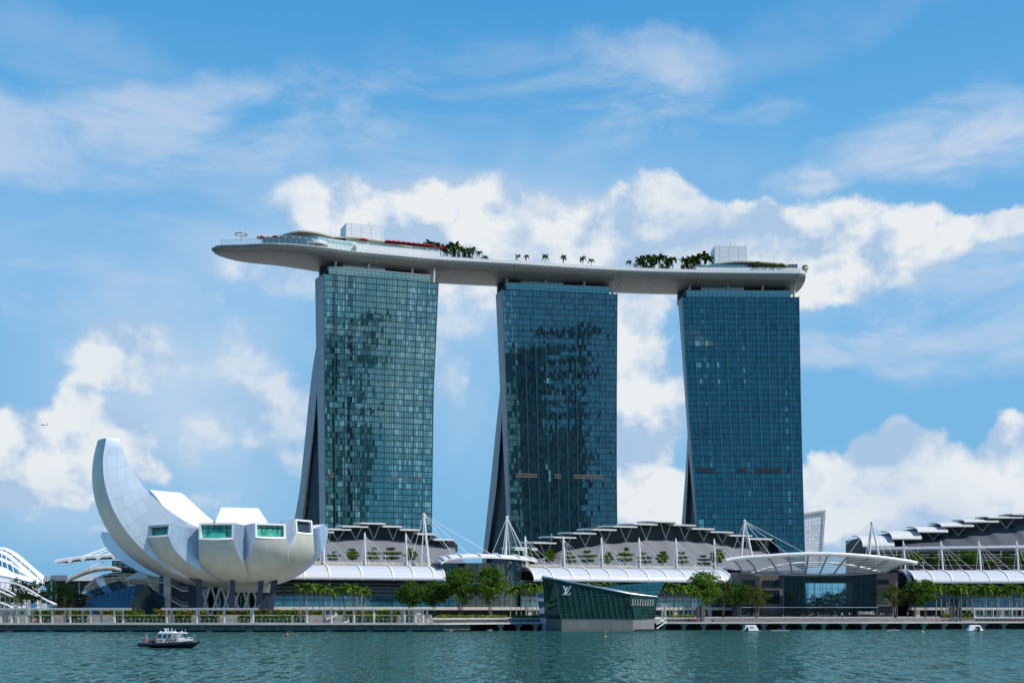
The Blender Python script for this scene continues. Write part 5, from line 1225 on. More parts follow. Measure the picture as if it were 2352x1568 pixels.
# --- broad trees
BT = {'spread': Proto(broad_tree(5, 10, 9.5, 3.6, 'leaf_mid', 84, stems=2, ls=.3), 10), 'tall': Proto(broad_tree(6, 14, 8.6, 3.4, 'leaf_bright', 92, stems=2, ls=.3), 14),
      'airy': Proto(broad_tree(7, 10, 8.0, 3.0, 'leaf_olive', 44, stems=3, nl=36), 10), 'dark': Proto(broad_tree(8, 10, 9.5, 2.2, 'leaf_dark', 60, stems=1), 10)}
for kind, px, pt, wpx, Y, lab in [
 ('spread', 945, 1338, 60, 352, 'spreading broad tree right of the left palms'), ('spread', 995, 1336, 62, 356, 'dark green spreading tree beside the tall bright tree'),
 ('tall', 1056, 1303, 66, 352, 'tall bright green tree in front of the glass rotunda, left one'), ('tall', 1128, 1300, 62, 350, 'tall bright green tree with split trunks before the glass rotunda, right one'),
 ('tall', 1615, 1311, 66, 372, 'large bright green tree before the arched gable left of the entrance'), ('airy', 1662, 1330, 44, 376, 'slender olive green tree between bright tree and entrance'),
 ('spread', 1699, 1341, 52, 380, 'rounded tree before the left brown wing of the entrance'), ('airy', 1738, 1341, 56, 372, 'spreading yellow-green tree with white trunks before the entrance glass'),
 ('airy', 2057, 1339, 56, 372, 'loose yellow-green tree right of the black shop box'), ('spread', 2100, 1334, 44, 374, 'dark green tree before the right arched gable'), ('tall', 2125, 1329, 42, 368, 'narrow leafy tree left of the right palm row'),
 ('dark', 40, 1327, 42, 470, 'layered dark tree before the white shell dome'), ('dark', 75, 1332, 34, 465, 'dark tree at the right foot of the white shell dome'), ('dark', 108, 1325, 34, 460, 'tall dark tree left of the boxy dark building'),
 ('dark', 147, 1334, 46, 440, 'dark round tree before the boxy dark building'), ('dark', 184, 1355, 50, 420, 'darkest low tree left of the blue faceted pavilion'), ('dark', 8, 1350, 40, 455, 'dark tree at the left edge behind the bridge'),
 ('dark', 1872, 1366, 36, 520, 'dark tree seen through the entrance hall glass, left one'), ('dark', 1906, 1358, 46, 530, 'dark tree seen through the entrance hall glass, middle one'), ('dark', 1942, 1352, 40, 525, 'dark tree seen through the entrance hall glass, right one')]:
    p_ = BT[kind]; H = ZP(pt, Y)-PZ; wreal = wpx/F*Y; base_w = {'spread': 9.5, 'tall': 8.6, 'airy': 8.0, 'dark': 9.5}[kind]
    p_.put(((px-HX)/F*Y, Y, PZ), lab, rg.random()*6.28, H, 'broad trees along the waterfront', (wreal/base_w)/(H/p_.H)*1.22)
# --- tiered trees on the roof terraces
TT = [Proto(tier_tree(1, 5, 'leaf_bright', 3), 5), Proto(tier_tree(2, 5, 'leaf_mid', 3, 4.8), 5), Proto(tier_tree(4, 5, 'leaf_bright', 4, 4.0), 5)]
tl = [(FA, 723.6, 1268, 1294), (FA, 764.8, 1267, 1294), (FA, 808.7, 1262, 1295), (FA, 856.3, 1259, 1295), (FA, 899.3, 1259, 1296), (FA, 944.2, 1261, 1296), (FA, 1176.7, 1264, 1300), (FA, 1219.8, 1262, 1301), (FA, 1261.9, 1265, 1301), (FA, 1309.5, 1269, 1301), (FA, 1349.8, 1266, 1301), (FA, 1394.6, 1270, 1301), (FA, 1435.8, 1260, 1302), (FA, 1481, 1270, 1302), (FA, 1521, 1268, 1302), (FA, 1566.8, 1269, 1303), (FA, 1617.6, 1276, 1303), (FA, 1648, 1263, 1303)]
for i, (fr, px, pt, pb) in enumerate(tl):
    p = fr.P(px, pt, 17.6); TT[i % 3].put((p.x, p.y, 21.95), 'small tiered tree on the terrace above the white canopy, '+ordw(i, len(tl)), rg.random()*6, p.z-21.95, 'tiered trees on the mall terraces')
tr_ = [(2060, 1279), (2102, 1272), (2145, 1272), (2189, 1269), (2229, 1266), (2274, 1282), (2318, 1272), (2347, 1272)]
for i, (px, pt) in enumerate(tr_):
    p = FC.P(px, pt, 20); TT[(i+1) % 3].put((p.x, p.y, 21.95), 'feathery tree on the terrace under the slate hall, '+ordw(i, len(tr_)), rg.random()*6, p.z-21.95, 'trees below the convention hall', 1.25)
# --- hedges
def hedge(px0, px1, d0, zb, zt, kind, label, dep=1.6):
    a_ = shore((px0+px1)/2, d0); e = thing('flower_hedge' if kind == 'o' else 'hedge', label, 'hedge', (a_.x, a_.y, zb), 'planted hedges behind the boardwalk'); lv = MB(); fl_ = MB(); L = (shore(px1, d0)-shore(px0, d0)).length; rnd = random.Random(int(px0*7+d0*31))
    n = max(3, int(L/.55))
    for i in range(n):
        t = (i+.5)/n; p = shore(px0+(px1-px0)*t, d0+dep/2); h = (zt-zb)*(.8+.35*rnd.random())
        leaves(lv, (p.x, p.y, zb+h*.5), (.6, dep*.62, h*.56), 40, .22, rnd, 0, .75)
        if kind == 'o': leaves(fl_, (p.x, p.y, zb+h*.52), (.58, dep*.6, h*.55), rnd.choice((2, 10, 22, 34)), .17, rnd, 0, 1.0)
    part('foliage', lv, M['leaf_lime' if kind == 'l' else 'leaf_bright'], e)
    if kind == 'o' and fl_.v: part('flowers', fl_, M['petals'], e)
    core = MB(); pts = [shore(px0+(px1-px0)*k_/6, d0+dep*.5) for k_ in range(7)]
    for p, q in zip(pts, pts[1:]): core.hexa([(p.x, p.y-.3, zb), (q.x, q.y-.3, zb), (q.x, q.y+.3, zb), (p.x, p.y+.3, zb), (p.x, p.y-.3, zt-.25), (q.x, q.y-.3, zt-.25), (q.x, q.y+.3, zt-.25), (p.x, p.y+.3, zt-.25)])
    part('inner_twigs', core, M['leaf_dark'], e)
low = [(70, 120), (150, 200), (262, 386), (400, 440), (452, 502), (548, 668), (676, 706), (788, 858), (860, 912), (928, 950)]
for i, (a_, b_) in enumerate(low): hedge(a_, b_, 14.6, DZ, 4.25, 'g', 'low green hedge at boardwalk level, '+ordw(i, len(low)))
up = [(75, 118, 'l'), (128, 200, 'o'), (228, 268, 'o'), (272, 330, 'l'), (351, 380, 'o'), (384, 474, 'o'), (498, 588, 'o'), (590, 620, 'o'), (632, 672, 'l'), (674, 704, 'o'), (708, 746, 'o'), (775, 800, 'l'), (802, 858, 'o'), (862, 896, 'l'), (898, 926, 'o'), (930, 950, 'l')]
for i, (a_, b_, k_) in enumerate(up): hedge(a_, b_, 18.0, 4.1, 5.75, k_, ('orange flowering' if k_ == 'o' else 'bright green')+' hedge in the raised planter, '+ordw(i, len(up)))
mid = [(1002, 1086, 9.4), (1088, 1162, 9.4), (1176, 1240, 9.4), (1527, 1594, 12)]
for i, (a_, b_, d) in enumerate(mid): hedge(a_, b_, d+1, 3.35, 4.25, 'l', 'bright green overhanging planter hedge above the boardwalk, '+ordw(i, 4))
hedge(1576, 1600, 12, DZ, 3.4, 'o', 'dark flowering shrub beside the stone tubes near the pavilion'); hedge(2161, 2181, 16, 3.3, 4.6, 'l', 'bright shrub left of the four grey tubes'); hedge(2208, 2236, 16, 3.4, 4.9, 'g', 'green shrub right of the four grey tubes'); hedge(2210, 2234, 12, DZ, 3.6, 'o', 'orange shrub low beside the four grey tubes')
# planter walls
mb = MB()
def wallrun(px0, px1, d, z0, z1, th=.35, m=0):
    n = max(2, int((px1-px0)/30)); pts = [shore(px0+(px1-px0)*k_/n, d) for k_ in range(n+1)]
    for p, q in zip(pts, pts[1:]): mb.hexa([(p.x, p.y, z0), (q.x, q.y, z0), (q.x, q.y+th, z0), (p.x, p.y+th, z0), (p.x, p.y, z1), (q.x, q.y, z1), (q.x, q.y+th, z1), (p.x, p.y+th, z1)], m)
wallrun(-150, 990, 17.9, DZ, 4.3, 2.4); solo('planter_wall', mb, M['beige'], 'long pale planter wall behind the pergolas', 'planter wall', tuple(shore(420, 18)))
mb = MB(); wallrun(995, 1166, 9.2, 3.0, 3.45, 2.6); wallrun(995, 1166, 11.2, DZ, 3.0, .5); solo('planter_wall', mb, M['offwhite'], 'pale overhanging planter below the tall bright trees', 'planter wall', tuple(shore(1080, 9)))
mb = MB(); wallrun(1172, 1242, 9.2, 3.0, 3.45, 2.6); wallrun(1172, 1242, 11.2, DZ, 3.0, .5); solo('planter_wall', mb, M['offwhite'], 'short pale planter left of the green pavilion', 'planter wall', tuple(shore(1205, 9)))
mb = MB(); wallrun(1525, 1600, 11.8, 3.0, 3.45, 2.2); wallrun(1525, 1600, 13.4, DZ, 3.0, .5); solo('planter_wall', mb, M['offwhite'], 'short pale planter right of the green pavilion', 'planter wall', tuple(shore(1560, 11)))
# --- pergolas
def pergola(px0, px1, posts, label, ztop=6.1, d0=8.5, d1=12.5, curved=0.0):
    a_ = shore((px0+px1)/2, d0); e = thing('pergola', label, 'pergola', (a_.x, a_.y, DZ), 'white slatted pergolas along the boardwalk')
    zb = lambda px, d: ZP(1397.6, shore(px, d).y)
    sl = MB(); n = int((px1-px0)/3.6)
    for k_ in range(n+1):
        px = px0+(px1-px0)*k_/n; p, q = shore(px, d0-.9), shore(px, d1+.9); z = zb(px, d0)
        sl.hexa([(p.x-.11, p.y, z), (p.x+.11, p.y, z), (q.x+.11, q.y, z), (q.x-.11, q.y, z), (p.x-.11, p.y, z+.28), (p.x+.11, p.y, z+.28), (q.x+.11, q.y, z+.28), (q.x-.11, q.y, z+.28)])
    part('roof_slats', sl, M['white'], e)
    bm_ = MB()
    for d in (d0, d1):
        pts = [shore(px0+(px1-px0)*k_/8, d) for k_ in range(9)]; z = zb((px0+px1)/2, d0)
        for p, q in zip(pts, pts[1:]): bm_.hexa([(p.x, p.y-.15, z-.32), (q.x, q.y-.15, z-.32), (q.x, q.y+.15, z-.32), (p.x, p.y+.15, z-.32), (p.x, p.y-.15, z-.02), (q.x, q.y-.15, z-.02), (q.x, q.y+.15, z-.02), (p.x, p.y+.15, z-.02)])
    part('beams', bm_, M['white'], e)
    for px, back in posts:
        d = d1 if back else d0; p = shore(px, d); z = zb(px, d0); b = MB(); b.tube([(p.x, p.y, DZ), (p.x, p.y, z-.32)], .33, 10); part('post', b, M['offwhite'], e)
pergola(-20, 92, [(2, 0), (9, 1), (16, 1), (26, 0), (31, 1), (41, 0), (60, 0), (76, 1), (93, 0)], 'pergola at the far left edge on clustered posts')
pergola(99, 301, [(120, 0), (150, 1), (161, 0), (190, 1), (208.7, 0), (232.5, 1), (263, 0), (282.5, 1)], 'long white pergola before the blue faceted pavilion')
pergola(371, 592, [(383, 0), (394, 1), (452, 0), (457, 1), (515, 0), (577, 1), (581, 0)], 'long white pergola directly below the white museum')
pergola(680, 867, [(691, 1), (704.7, 0), (743, 1), (761, 0), (791, 1), (813, 0), (833.5, 1), (858.7, 0)], 'white pergola before the left royal palms')
pergola(895, 1000, [(899.7, 1), (923, 1), (929, 0), (940, 1), (949, 1), (954, 0), (971, 0), (981, 1)], 'short white pergola at the curve of the quay')
# --- sky deck garden
SP = [Proto(palm(11, 6.2, 2.4, 13, 'leaf_mid', .7), 7), Proto(palm(12, 6.2, 2.3, 12, 'leaf_mid', .8), 7)]
def deckpalm(px, pt, d, label):
    s = s_of_px(px, d); p = DK(s, d, .1); SP[int(px) % 2].put(tuple(p), label, rg.random()*6, max(2.5, ZP(pt, p.y)-p.z), 'palms on the sky deck', 1.0)
grpA = [(1003, 556, 10), (968, 562, 16), (979, 560, 12), (988, 553, 14), (1012, 560, 9), (1020, 566, 14), (1029, 562, 10), (1038, 558, 8), (1046, 557, 12), (1054, 564, 9), (1062, 569, 13), (1070, 570, 8), (1085, 566, 7), (1101, 575, 6)]
grpA.sort()
for i, (px, pt, d) in enumerate(grpA): deckpalm(px, pt, d, 'roof palm in the grove right of left lift box, '+ordw(i, len(grpA)))
sing = [(1190, 584), (1209, 584.5), (1252.5, 584.5), (1294, 586.5), (1338, 589), (1358, 594), (1445, 597)]
for i, (px, pt) in enumerate(sing): deckpalm(px, pt, 6, 'lone roof palm along the pool edge, '+ordw(i, len(sing)))
grpB = [(1470, 590, 12), (1482, 587, 9), (1494, 586, 13), (1504, 591, 9), (1514, 585, 12), (1524, 586, 9), (1534, 592, 13), (1545, 589, 9), (1572, 592, 12), (1584, 588, 9), (1596, 586, 13), (1608, 583, 10), (1618, 580, 12), (1629, 586, 9)]
for i, (px, pt, d) in enumerate(grpB): deckpalm(px, pt, d, 'roof palm in the grove left of right lift box, '+ordw(i, len(grpB)))
DT = Proto(broad_tree(21, 5, 6, .8, 'leaf_mid', 30, 'roof_tree', 1, 36, .2), 5)
dts = [(893, 553, 14), (920, 556, 16), (945, 558, 18), (1043, 570, 15), (1076, 573, 12), (1113, 585, 8), (1472, 594, 14), (1492, 594, 16), (1530, 597, 16), (1578, 596, 15), (1600, 596, 17), (1737, 600, 2), (1757, 604, 2), (1776, 603, 2), (1795, 603, 2), (1850, 608, 3)]
for i, (px, pt, d) in enumerate(dts):
    s = s_of_px(px, d); p = DK(s, d, .1); DT.put(tuple(p), 'dark shrubby tree on the sky deck, '+ordw(i, len(dts)), rg.random()*6, max(2, ZP(pt, p.y)-p.z), 'shrubby trees on the sky deck', .62)
# red parasols
def parasol():
    e = thing('parasol', 'x', 'parasol'); b = MB(); n = 8; g_ = [[Vector((r_*math.cos(2*math.pi*j/n), r_*math.sin(2*math.pi*j/n), z)) for j in range(n)] for r_, z in ((.05, 3.5), (1.0, 3.15), (2.1, 2.6), (2.1, 2.4))]
    b.grid(g_, 0, closed=True); lpart('canopy', b, M['red'], e); b = MB(); b.tube([(0, 0, 0), (0, 0, 3.3)], .06, 5); lpart('pole', b, M['grey'], e); return e
UP = Proto(parasol(), 3.5)
us = [(600, 10, 5.2, .5), (616, 12, 5.2, 1.2), (634, 10, 4.5, 1.4), (650, 11, 4.6, 1.2), (835, 4, 6.6, 1.2)]+[(893+i*11.2, 3.2, 5.6, .9) for i in range(9)]+[(998, 4.5, 5.0, 1.1), (1012, 3.6, 4.6, 1.1)]
for i, (px, d, z, k_) in enumerate(us):
    s = s_of_px(px, d); p = DK(s, d, 0); zz = min(z, 5.45); UP.put((p.x, p.y, ZR+(3.4 if px < 700 else 5.2 if px < 990 else 4.6)), 'red parasol on the sky deck, '+ordw(i, len(us)), .3*i, 3.5*1.3, 'red parasols on the sky deck')
# ================================================================== green glass pavilion on the water
def prism_wall(mb, foot, z0, tops, m=0):               # foot: list of (x, y); tops: z per foot point
    n = len(foot)
    for i in range(n):
        j = (i+1) % n; a_, b_ = foot[i], foot[j]; mb.quad((a_[0], a_[1], z0), (b_[0], b_[1], z0), (b_[0], b_[1], tops[j]), (a_[0], a_[1], tops[i]), m)
pav = thing('glass_pavilion', 'dark green glass pavilion with sloping roof and monogram standing in the water', 'shop pavilion', (PT(1380, 1447, 314).x, 314, 0))
def XY(px, Y): return Vector(((px-HX)/F*Y, Y))
M['pavglass'] = gmat('green_pavilion_glass', (.014, .042, .036), .015, (.5, .9, .8), var=.35, wob=.02); M['pavfin'] = pmat('green_glass_fin', (.032, .085, .07), .3, var=.25)
M['pavblue'] = gmat('blue_side_glass', (.02, .10, .24), .15, (.5, .75, 1), wob=.05); M['granite'] = uvlines('granite_base', (.115, .12, .115), (.07, .075, .07), 3.0, 2.6, .02, .5, 0, jitter=.16)
Y0, Y1, Y2, Y3 = 318, 312.5, 314, 318
zb = ZP(1419.4, 313)
def glazed(e, A_, B_, TA, TB, mat_, nv_, rows_, fin=.09, nb=None, skip=None):      # leaning wall from bottom A-B to top TA-TB
    g = MB(); g.quad(A_, B_, TB, TA); part('glazing', g, mat_, e)
    f = MB(); nrm = (B_-A_).cross(TA-A_).normalized(); nrm = nrm if nrm.y < 0 else -nrm
    for k_ in range(nv_+1):
        t = k_/nv_; p, q = A_.lerp(B_, t)+nrm*.08, TA.lerp(TB, t)+nrm*.08; f.tube([p, q], fin, 4)
    part('glass_fins', f, M['pavfin'], e)
    h = MB(); zt = max(TA.z, TB.z); zs = np.linspace(A_.z, zt, rows_+1)[:-1]
    for z in zs:
        ta, tb = (z-A_.z)/(TA.z-A_.z), (z-B_.z)/(TB.z-B_.z)
        if ta > 1 and tb > 1: continue
        P0, P1 = A_.lerp(TA, min(ta, 1)), B_.lerp(TB, min(tb, 1))
        if tb > 1:                                     # meets the sloping top edge
            u = (z-TA.z)/(TB.z-TA.z); P1 = TA.lerp(TB, u)
        h.tube([P0+nrm*.05, P1+nrm*.05], .055, 4)
    part('transoms', h, M['mullion'], e)
def V3(px, py, Y): return PT(px, py, Y)
a0, a1, a2, a3 = V3(1252.6, 1419.4, Y0), V3(1287.6, 1419.4, Y1), V3(1458, 1419.4, Y2), V3(1504, 1419.4, Y3)
for v in (a0, a1, a2, a3): v.z = zb
t0, t1, t2, t3 = V3(1246.6, 1323.3, Y0), V3(1274.8, 1329.3, Y1-.5), V3(1447, 1363, Y2-.5), V3(1509, 1370, Y3)
glazed(pav, a0, a1, t0, t1, M['pavglass'], 4, 14, .05); glazed(pav, a1, a2, t1, t2, M['pavglass'], 13, 12, .13); glazed(pav, a2, a3, t2, t3, M['pavglass'], 4, 8, .04)
b = MB(); s_a, s_b, s_c, s_d = V3(1234.9, 1361, 326), V3(1247.5, 1361, Y0), a0.copy(), V3(1240, 1419.4, 326); s_d.z = zb
b.quad(s_d, s_c, s_b, s_a); part('blue_side_panel', b, M['pavblue'], pav)
bk0, bk1 = V3(1240, 1330, 334), V3(1512, 1366, 336)
r = MB(); r.poly([t0+Vector((0, -.2, .1)), t1+Vector((0, -.3, .1)), t2+Vector((0, -.3, .1)), t3+Vector((0, -.2, .1)), bk1, bk0]); r.tube([t0, t1+Vector((0, -.2, 0)), t2+Vector((0, -.2, 0)), t3], .28, 5)
part('sloping_roof', r, M['steel'], pav)
# rear wing with upturned glass roof
g = MB(); q0, q1, q2, q3 = V3(1384, 1346, 330), V3(1490, 1337.5, 330), V3(1526, 1335.5, 330), V3(1509, 1369, Y3+.3); q4 = V3(1447, 1362.6, Y2)
g.poly([q4, q3, q2, q1, q0]); part('rear_roof_glass', g, M['neckg'] if 'neckg' in M else M.setdefault('neckg', gmat('rear_wing_glass', (.01, .07, .062), .02, (.6, .95, .9), wob=.05)), pav)
g = MB()
for t in np.linspace(0, 1, 12): g.tube([q0.lerp(q2, t)+Vector((0, -.15, 0)), q4.lerp(q3, t)+Vector((0, -.15, 0))], .07, 4)
for t in (.25, .5, .75, 0, 1): g.tube([q0.lerp(q4, t)+Vector((0, -.15, 0)), q2.lerp(q3, t)+Vector((0, -.15, 0))], .07, 4)
part('rear_roof_ribs', g, M['pavfin'], pav)
bb = MB(); bb.hexa([(q.x, q.y, 2.0) for q in (V3(1255, 1400, 320), V3(1500, 1400, 320), V3(1500, 1400, 334), V3(1255, 1400, 334))]+[V3(1255, 1330, 320), V3(1500, 1371, 320), V3(1500, 1371, 334), V3(1255, 1332, 334)]); part('inner_block', bb, M['dark'], pav)
g = MB(); p0, p1 = V3(1446, 1389.5, Y2-.8), V3(1500, 1390.5, Y3-.6); g.tube([p0, p1], .13, 5); up_ = Vector((0, 0, 1.75)); g.hexa([p0+Vector((0, .05, 0)), p1+Vector((0, .05, 0)), p1+Vector((0, .3, 0)), p0+Vector((0, .3, 0))]+[v+up_ for v in (p0+Vector((0, .05, 0)), p1+Vector((0, .05, 0)), p1+Vector((0, .3, 0)), p0+Vector((0, .3, 0)))]); part('balcony_recess', g, M['dark'], pav)
for k_ in range(9):
    t = .12+.86*k_/8; f = MB(); c = p0.lerp(p1, t)+Vector((0, -.15, 0)); f.hexa([c+Vector(v) for v in ((-.16, -.1, 0), (.16, -.1, 0), (.16, .1, 0), (-.16, .1, 0), (.02, -.1, 1.7), (.30, -.1, 1.7), (.30, .1, 1.7), (.02, .1, 1.7))]); part('balcony_fin', f, M['offwhite'], pav)
# stone base down to the water
for (A_, B_, la, c_) in ((V3(1240.6, 1447, 326), V3(1252.8, 1447, Y0), 'pale blue-grey corner panel', 'plateblue'), (V3(1253.2, 1447, Y0), V3(1290, 1447, Y1), None, 'granite'), (V3(1290, 1447, Y1), V3(1454, 1447, Y2), None, 'granite2'), (V3(1454, 1447, Y2), V3(1503, 1447, Y3), None, 'granite3')):
    if c_ not in M: M[c_] = {'plateblue': pmat('pale_blue_panel', (.45, .5, .62), .5), 'granite2': uvlines('granite_mid', (.17, .18, .165), (.11, .115, .105), 3.0, 2.2, .015, .5, 0, jitter=.14), 'granite3': uvlines('granite_pale', (.26, .25, .24), (.18, .17, .165), 5.0, 2.2, .015, .4, .1, jitter=.06)}[c_]
    b = MB(); A2, B2 = A_.copy(), B_.copy(); A2.z = B2.z = -.6; T1, T2 = A_.copy(), B_.copy(); T1.z = T2.z = zb-.02; L_ = (B2-A2).length; b.quad(A2, B2, T2, T1, 0, [(0, 0), (L_, 0), (L_, zb+.6), (0, zb+.6)]); part('stone_base', b, M[c_], pav, la)
b = MB(); b.poly([(a0.x, a0.y, zb-.03), (a1.x, a1.y, zb-.03), (a2.x, a2.y, zb-.03), (a3.x, a3.y, zb-.03), (a3.x, 336, zb-.03), (a0.x, 336, zb-.03)]); part('plinth_top', b, M['concrete'], pav)
# monogram
mg = MB()
def mpt(x, y, dy=0): q = PT((2230+x/19.6)/1.7415, (2320+y/19.6)/1.7415, 312.0); n_ = (a2-a1).normalized(); t = (q.x-a1.x)/n_.x; return Vector((q.x, a1.y+n_.y*t-.55-dy, q.z))
for i, pl_ in enumerate([[(455, 470), (572, 470), (728, 965), (735, 1045), (665, 1042)], [(985, 478), (1040, 478), (742, 1045), (680, 1046), (722, 965)], [(395, 430), (605, 430), (575, 480), (455, 480)], [(935, 430), (1120, 430), (1042, 482), (983, 482)],
        [(685, 515), (905, 515), (812, 585), (722, 565)], [(722, 562), (812, 582), (578, 1100), (475, 1105)], [(350, 1098), (950, 1088), (955, 1132), (350, 1132)], [(875, 1092), (1040, 955), (1062, 965), (962, 1132)]]):
    mg.extrude([mpt(x, y, .004*i) for x, y in pl_], (0, .12, 0))
part('monogram', mg, pmat('monogram_metal', (.62, .68, .70), .4), pav)
# stairs and pontoon beside it
st = thing('gangway_stairs', 'white metal stairs and ramp descending to the black pontoon', 'stairs', tuple(V3(1520, 1440, 322)))
b = MB(); A_, B_ = V3(1530, 1426, 324), V3(1508, 1442, 322)
for k_ in range(12): c = A_.lerp(B_, k_/11); b.hexa([c+Vector(v) for v in ((-.2, -.6, -.05), (.2, -.6, -.05), (.2, .6, -.05), (-.2, .6, -.05), (-.2, -.6, .05), (.2, -.6, .05), (.2, .6, .05), (-.2, .6, .05))])
for dy in (-.65, .65): b.tube([A_+Vector((0, dy, -.1)), B_+Vector((0, dy, -.1))], .14, 4); b.tube([A_+Vector((0, dy, 1)), B_+Vector((0, dy, 1))], .05, 4)
part('stair_flight', b, M['white'], st)
b = MB(); C0, C1, C2 = V3(1503, 1418.6, 323), V3(1513.4, 1418.6, 324), V3(1530, 1430, 325)
for p, q in ((C0, C1), (C1, C2)): b.hexa([p+Vector((0, -.5, -.18)), q+Vector((0, -.5, -.18)), q+Vector((0, .5, -.18)), p+Vector((0, .5, -.18)), p+Vector((0, -.5, .18)), q+Vector((0, -.5, .18)), q+Vector((0, .5, .18)), p+Vector((0, .5, .18))])
part('ramp', b, M['white'], st)
sc_t = thing('scaffold_tower', 'slim white scaffold tower right of the green pavilion', 'scaffold', tuple(V3(1525, 1428, 330)))
b = MB(); x0, x1, y_ = V3(1521.5, 1428, 330).x, V3(1530, 1428, 330).x, 330
for x in (x0, x1):
    for y in (y_, y_+1): b.tube([(x, y, DZ), (x, y, ZP(1389, 330))], .06, 4)
part('poles', b, M['white'], sc_t)
b = MB()
for k_ in range(7):
    z = DZ+.7+k_*.72
    for y in (y_, y_+1): b.tube([(x0-.2, y, z), (x1+.1, y, z)], .07, 4)
b.tube([(x0, y_, ZP(1406, 330)), (x1, y_, ZP(1396, 330))], .05, 4); part('cross_bars', b, M['white'], sc_t)
b = MB(); p, q = V3(1459, 1447, 313.4), V3(1529, 1447, 317.5); b.hexa([(p.x, p.y-1.6, -.1), (q.x, q.y-1.6, -.1), (q.x, q.y+1, -.1), (p.x, p.y+1, -.1), (p.x, p.y-1.6, .42), (q.x, q.y-1.6, .42), (q.x, q.y+1, .42), (p.x, p.y+1, .42)]); solo('pontoon', b, M['black'], 'low black pontoon at the foot of the green pavilion', 'pontoon', tuple(p))
# ================================================================== tubes, framed terrace, lamp posts, rings
M['tube'] = uvlines('pierced_steel_tube', (.17, .16, .155), (.09, .085, .08), .5, .42, .2, .5, .4)
def tubes(lst, group, where):
    for i, (px, pt, d) in enumerate(lst):
        p = shore(px, d); zt = ZP(pt, p.y); r_ = .42; b = MB(); g_ = []; uv = []
        for z in np.linspace(DZ, zt, 8):
            g_.append([Vector((p.x+r_*math.cos(a_), p.y+r_*math.sin(a_), z)) for a_ in np.linspace(0, 2*math.pi, 15)]); uv.append([(a_*r_, z) for a_ in np.linspace(0, 2*math.pi, 15)])
        b.grid(g_, 0, uv, sm=True); e = thing('vent_tube', 'tall grey perforated tube '+where+', '+ordw(i, len(lst)), 'vent tube', (p.x, p.y, DZ), group); part('shell', b, M['tube'], e)
        b = MB(); b.tube([(p.x, p.y, zt-.05), (p.x, p.y, zt+.12)], .3, 8); b.tube([(p.x, p.y, zt+.1), (p.x, p.y, zt+.9)], .07, 5); b.ball((p.x, p.y, zt+.95), .15); part('cap', b, M['dark'], e)
tubes([(2184, 1391, 9), (2191, 1391.5, 9.5), (2199, 1393, 9), (2206, 1394.5, 9.5)], 'grey tubes before the right palms', 'before the right palm row')
tubes([(1603, 1394, 8.5), (1607.5, 1392.5, 9.6), (1611.5, 1391, 8.6), (1615, 1390, 9.6)], 'grey tubes near the green pavilion', 'right of the pale planter')
ft = thing('terrace_frame', 'white framed open terrace pavilion before the right palm row', 'terrace pavilion', tuple(shore(2290, 14)))
b = MB(); z0, z1 = ZP(1418, 362), ZP(1397, 362)
for k_ in range(6):
    p = shore(2237.5+k_*22, 12); b.box(p.x-.09, p.x+.09, p.y-.1, p.y+.1, z0, z1); q = shore(2237.5+k_*22, 18); b.box(q.x-.09, q.x+.09, q.y-.1, q.y+.1, z0, z1); b.box(p.x-.06, p.x+.06, p.y+.1, q.y-.1, z1-.2, z1-.02)
for z in (z0, z1):
    for d in (12, 18): p, q = shore(2237, d), shore(2348, d); b.box(p.x-.1, q.x+.1, p.y-.13, p.y+.13, z-.16, z+.16)
part('frame', b, M['white'], ft)
b = MB(); p, q = shore(2238, 12.5), shore(2346, 12.5); b.box(p.x, q.x, p.y, p.y+5, DZ, z0-.2); part('plinth', b, pmat('dark_red_plinth', (.06, .015, .02), .6), ft)
b = MB(); b.quad((p.x, p.y-.3, z0), (q.x, p.y-.3, z0), (q.x, p.y-.3, z0+1.0), (p.x, p.y-.3, z0+1.0)); part('glass_parapet', b, M['glassrail'], ft)
def lamppost(fr, px, pt, label, dd=16.2):
    p = fr.P(px, pt, dd); e = thing('lamp_post', label, 'lamp post', (p.x, p.y, 21.95), 'lamp posts on the mall terraces'); h = p.z-21.95
    b = MB(); b.tube([(0, 0, 0), (0, 0, h)], .09, 6); b.tube([(0, 0, h), (0, 0, h+.05)], .3, 6); lpart('pole', b, M['white'], e)
    b = MB(); b.box(-.55, -.15, -.2, .2, h+.1, h+.35); b.box(.15, .55, -.2, .2, h+.1, h+.35); lpart('lamp_heads', b, M['white'], e)
for fr, px, pt, la in ((FA, 885.6, 1277, 'terrace lamp post between the fourth and fifth tiered trees'), (FA, 1251, 1283, 'terrace lamp post right of the rotunda canopy'), (FA, 1425, 1285.5, 'terrace lamp post in the middle of the central terrace'), (FA, 1597, 1289, 'terrace lamp post near the right end of the central terrace'), (FC, 2121, 1292, 'terrace lamp post before the slate hall')): lamppost(fr, px, pt, la)
def lbuoy(p, label, r_=.36, parent=None):
    b = MB(); b.tube([(r_*math.cos(2*math.pi*k_/16), 0, r_*math.sin(2*math.pi*k_/16)) for k_ in range(17)], .09, 6, caps=False)
    if parent: o = lpart('lifebuoy', b, M['orange'], parent); o.location = p; return o
    o = bpy.data.objects.new('lifebuoy', b.mesh('lifebuoy', M['orange'])); col.objects.link(o); o.location = p; o['label'] = label; o['category'] = 'lifebuoy'; o['group'] = 'orange lifebuoys on the boardwalk railing'; return o
for px, la in ((82, 'orange lifebuoy on the railing at the far left'), (730, 'orange lifebuoy on the railing below the left pergola gap'), (1078, 'orange lifebuoy on the railing below the tall bright trees'), (1601, 'orange lifebuoy at the foot of the grey tubes'), (2170, 'orange lifebuoy on the railing by the four grey tubes')):
    p = shore(px, .2); lbuoy((p.x, p.y-.05, DZ+.6), la)
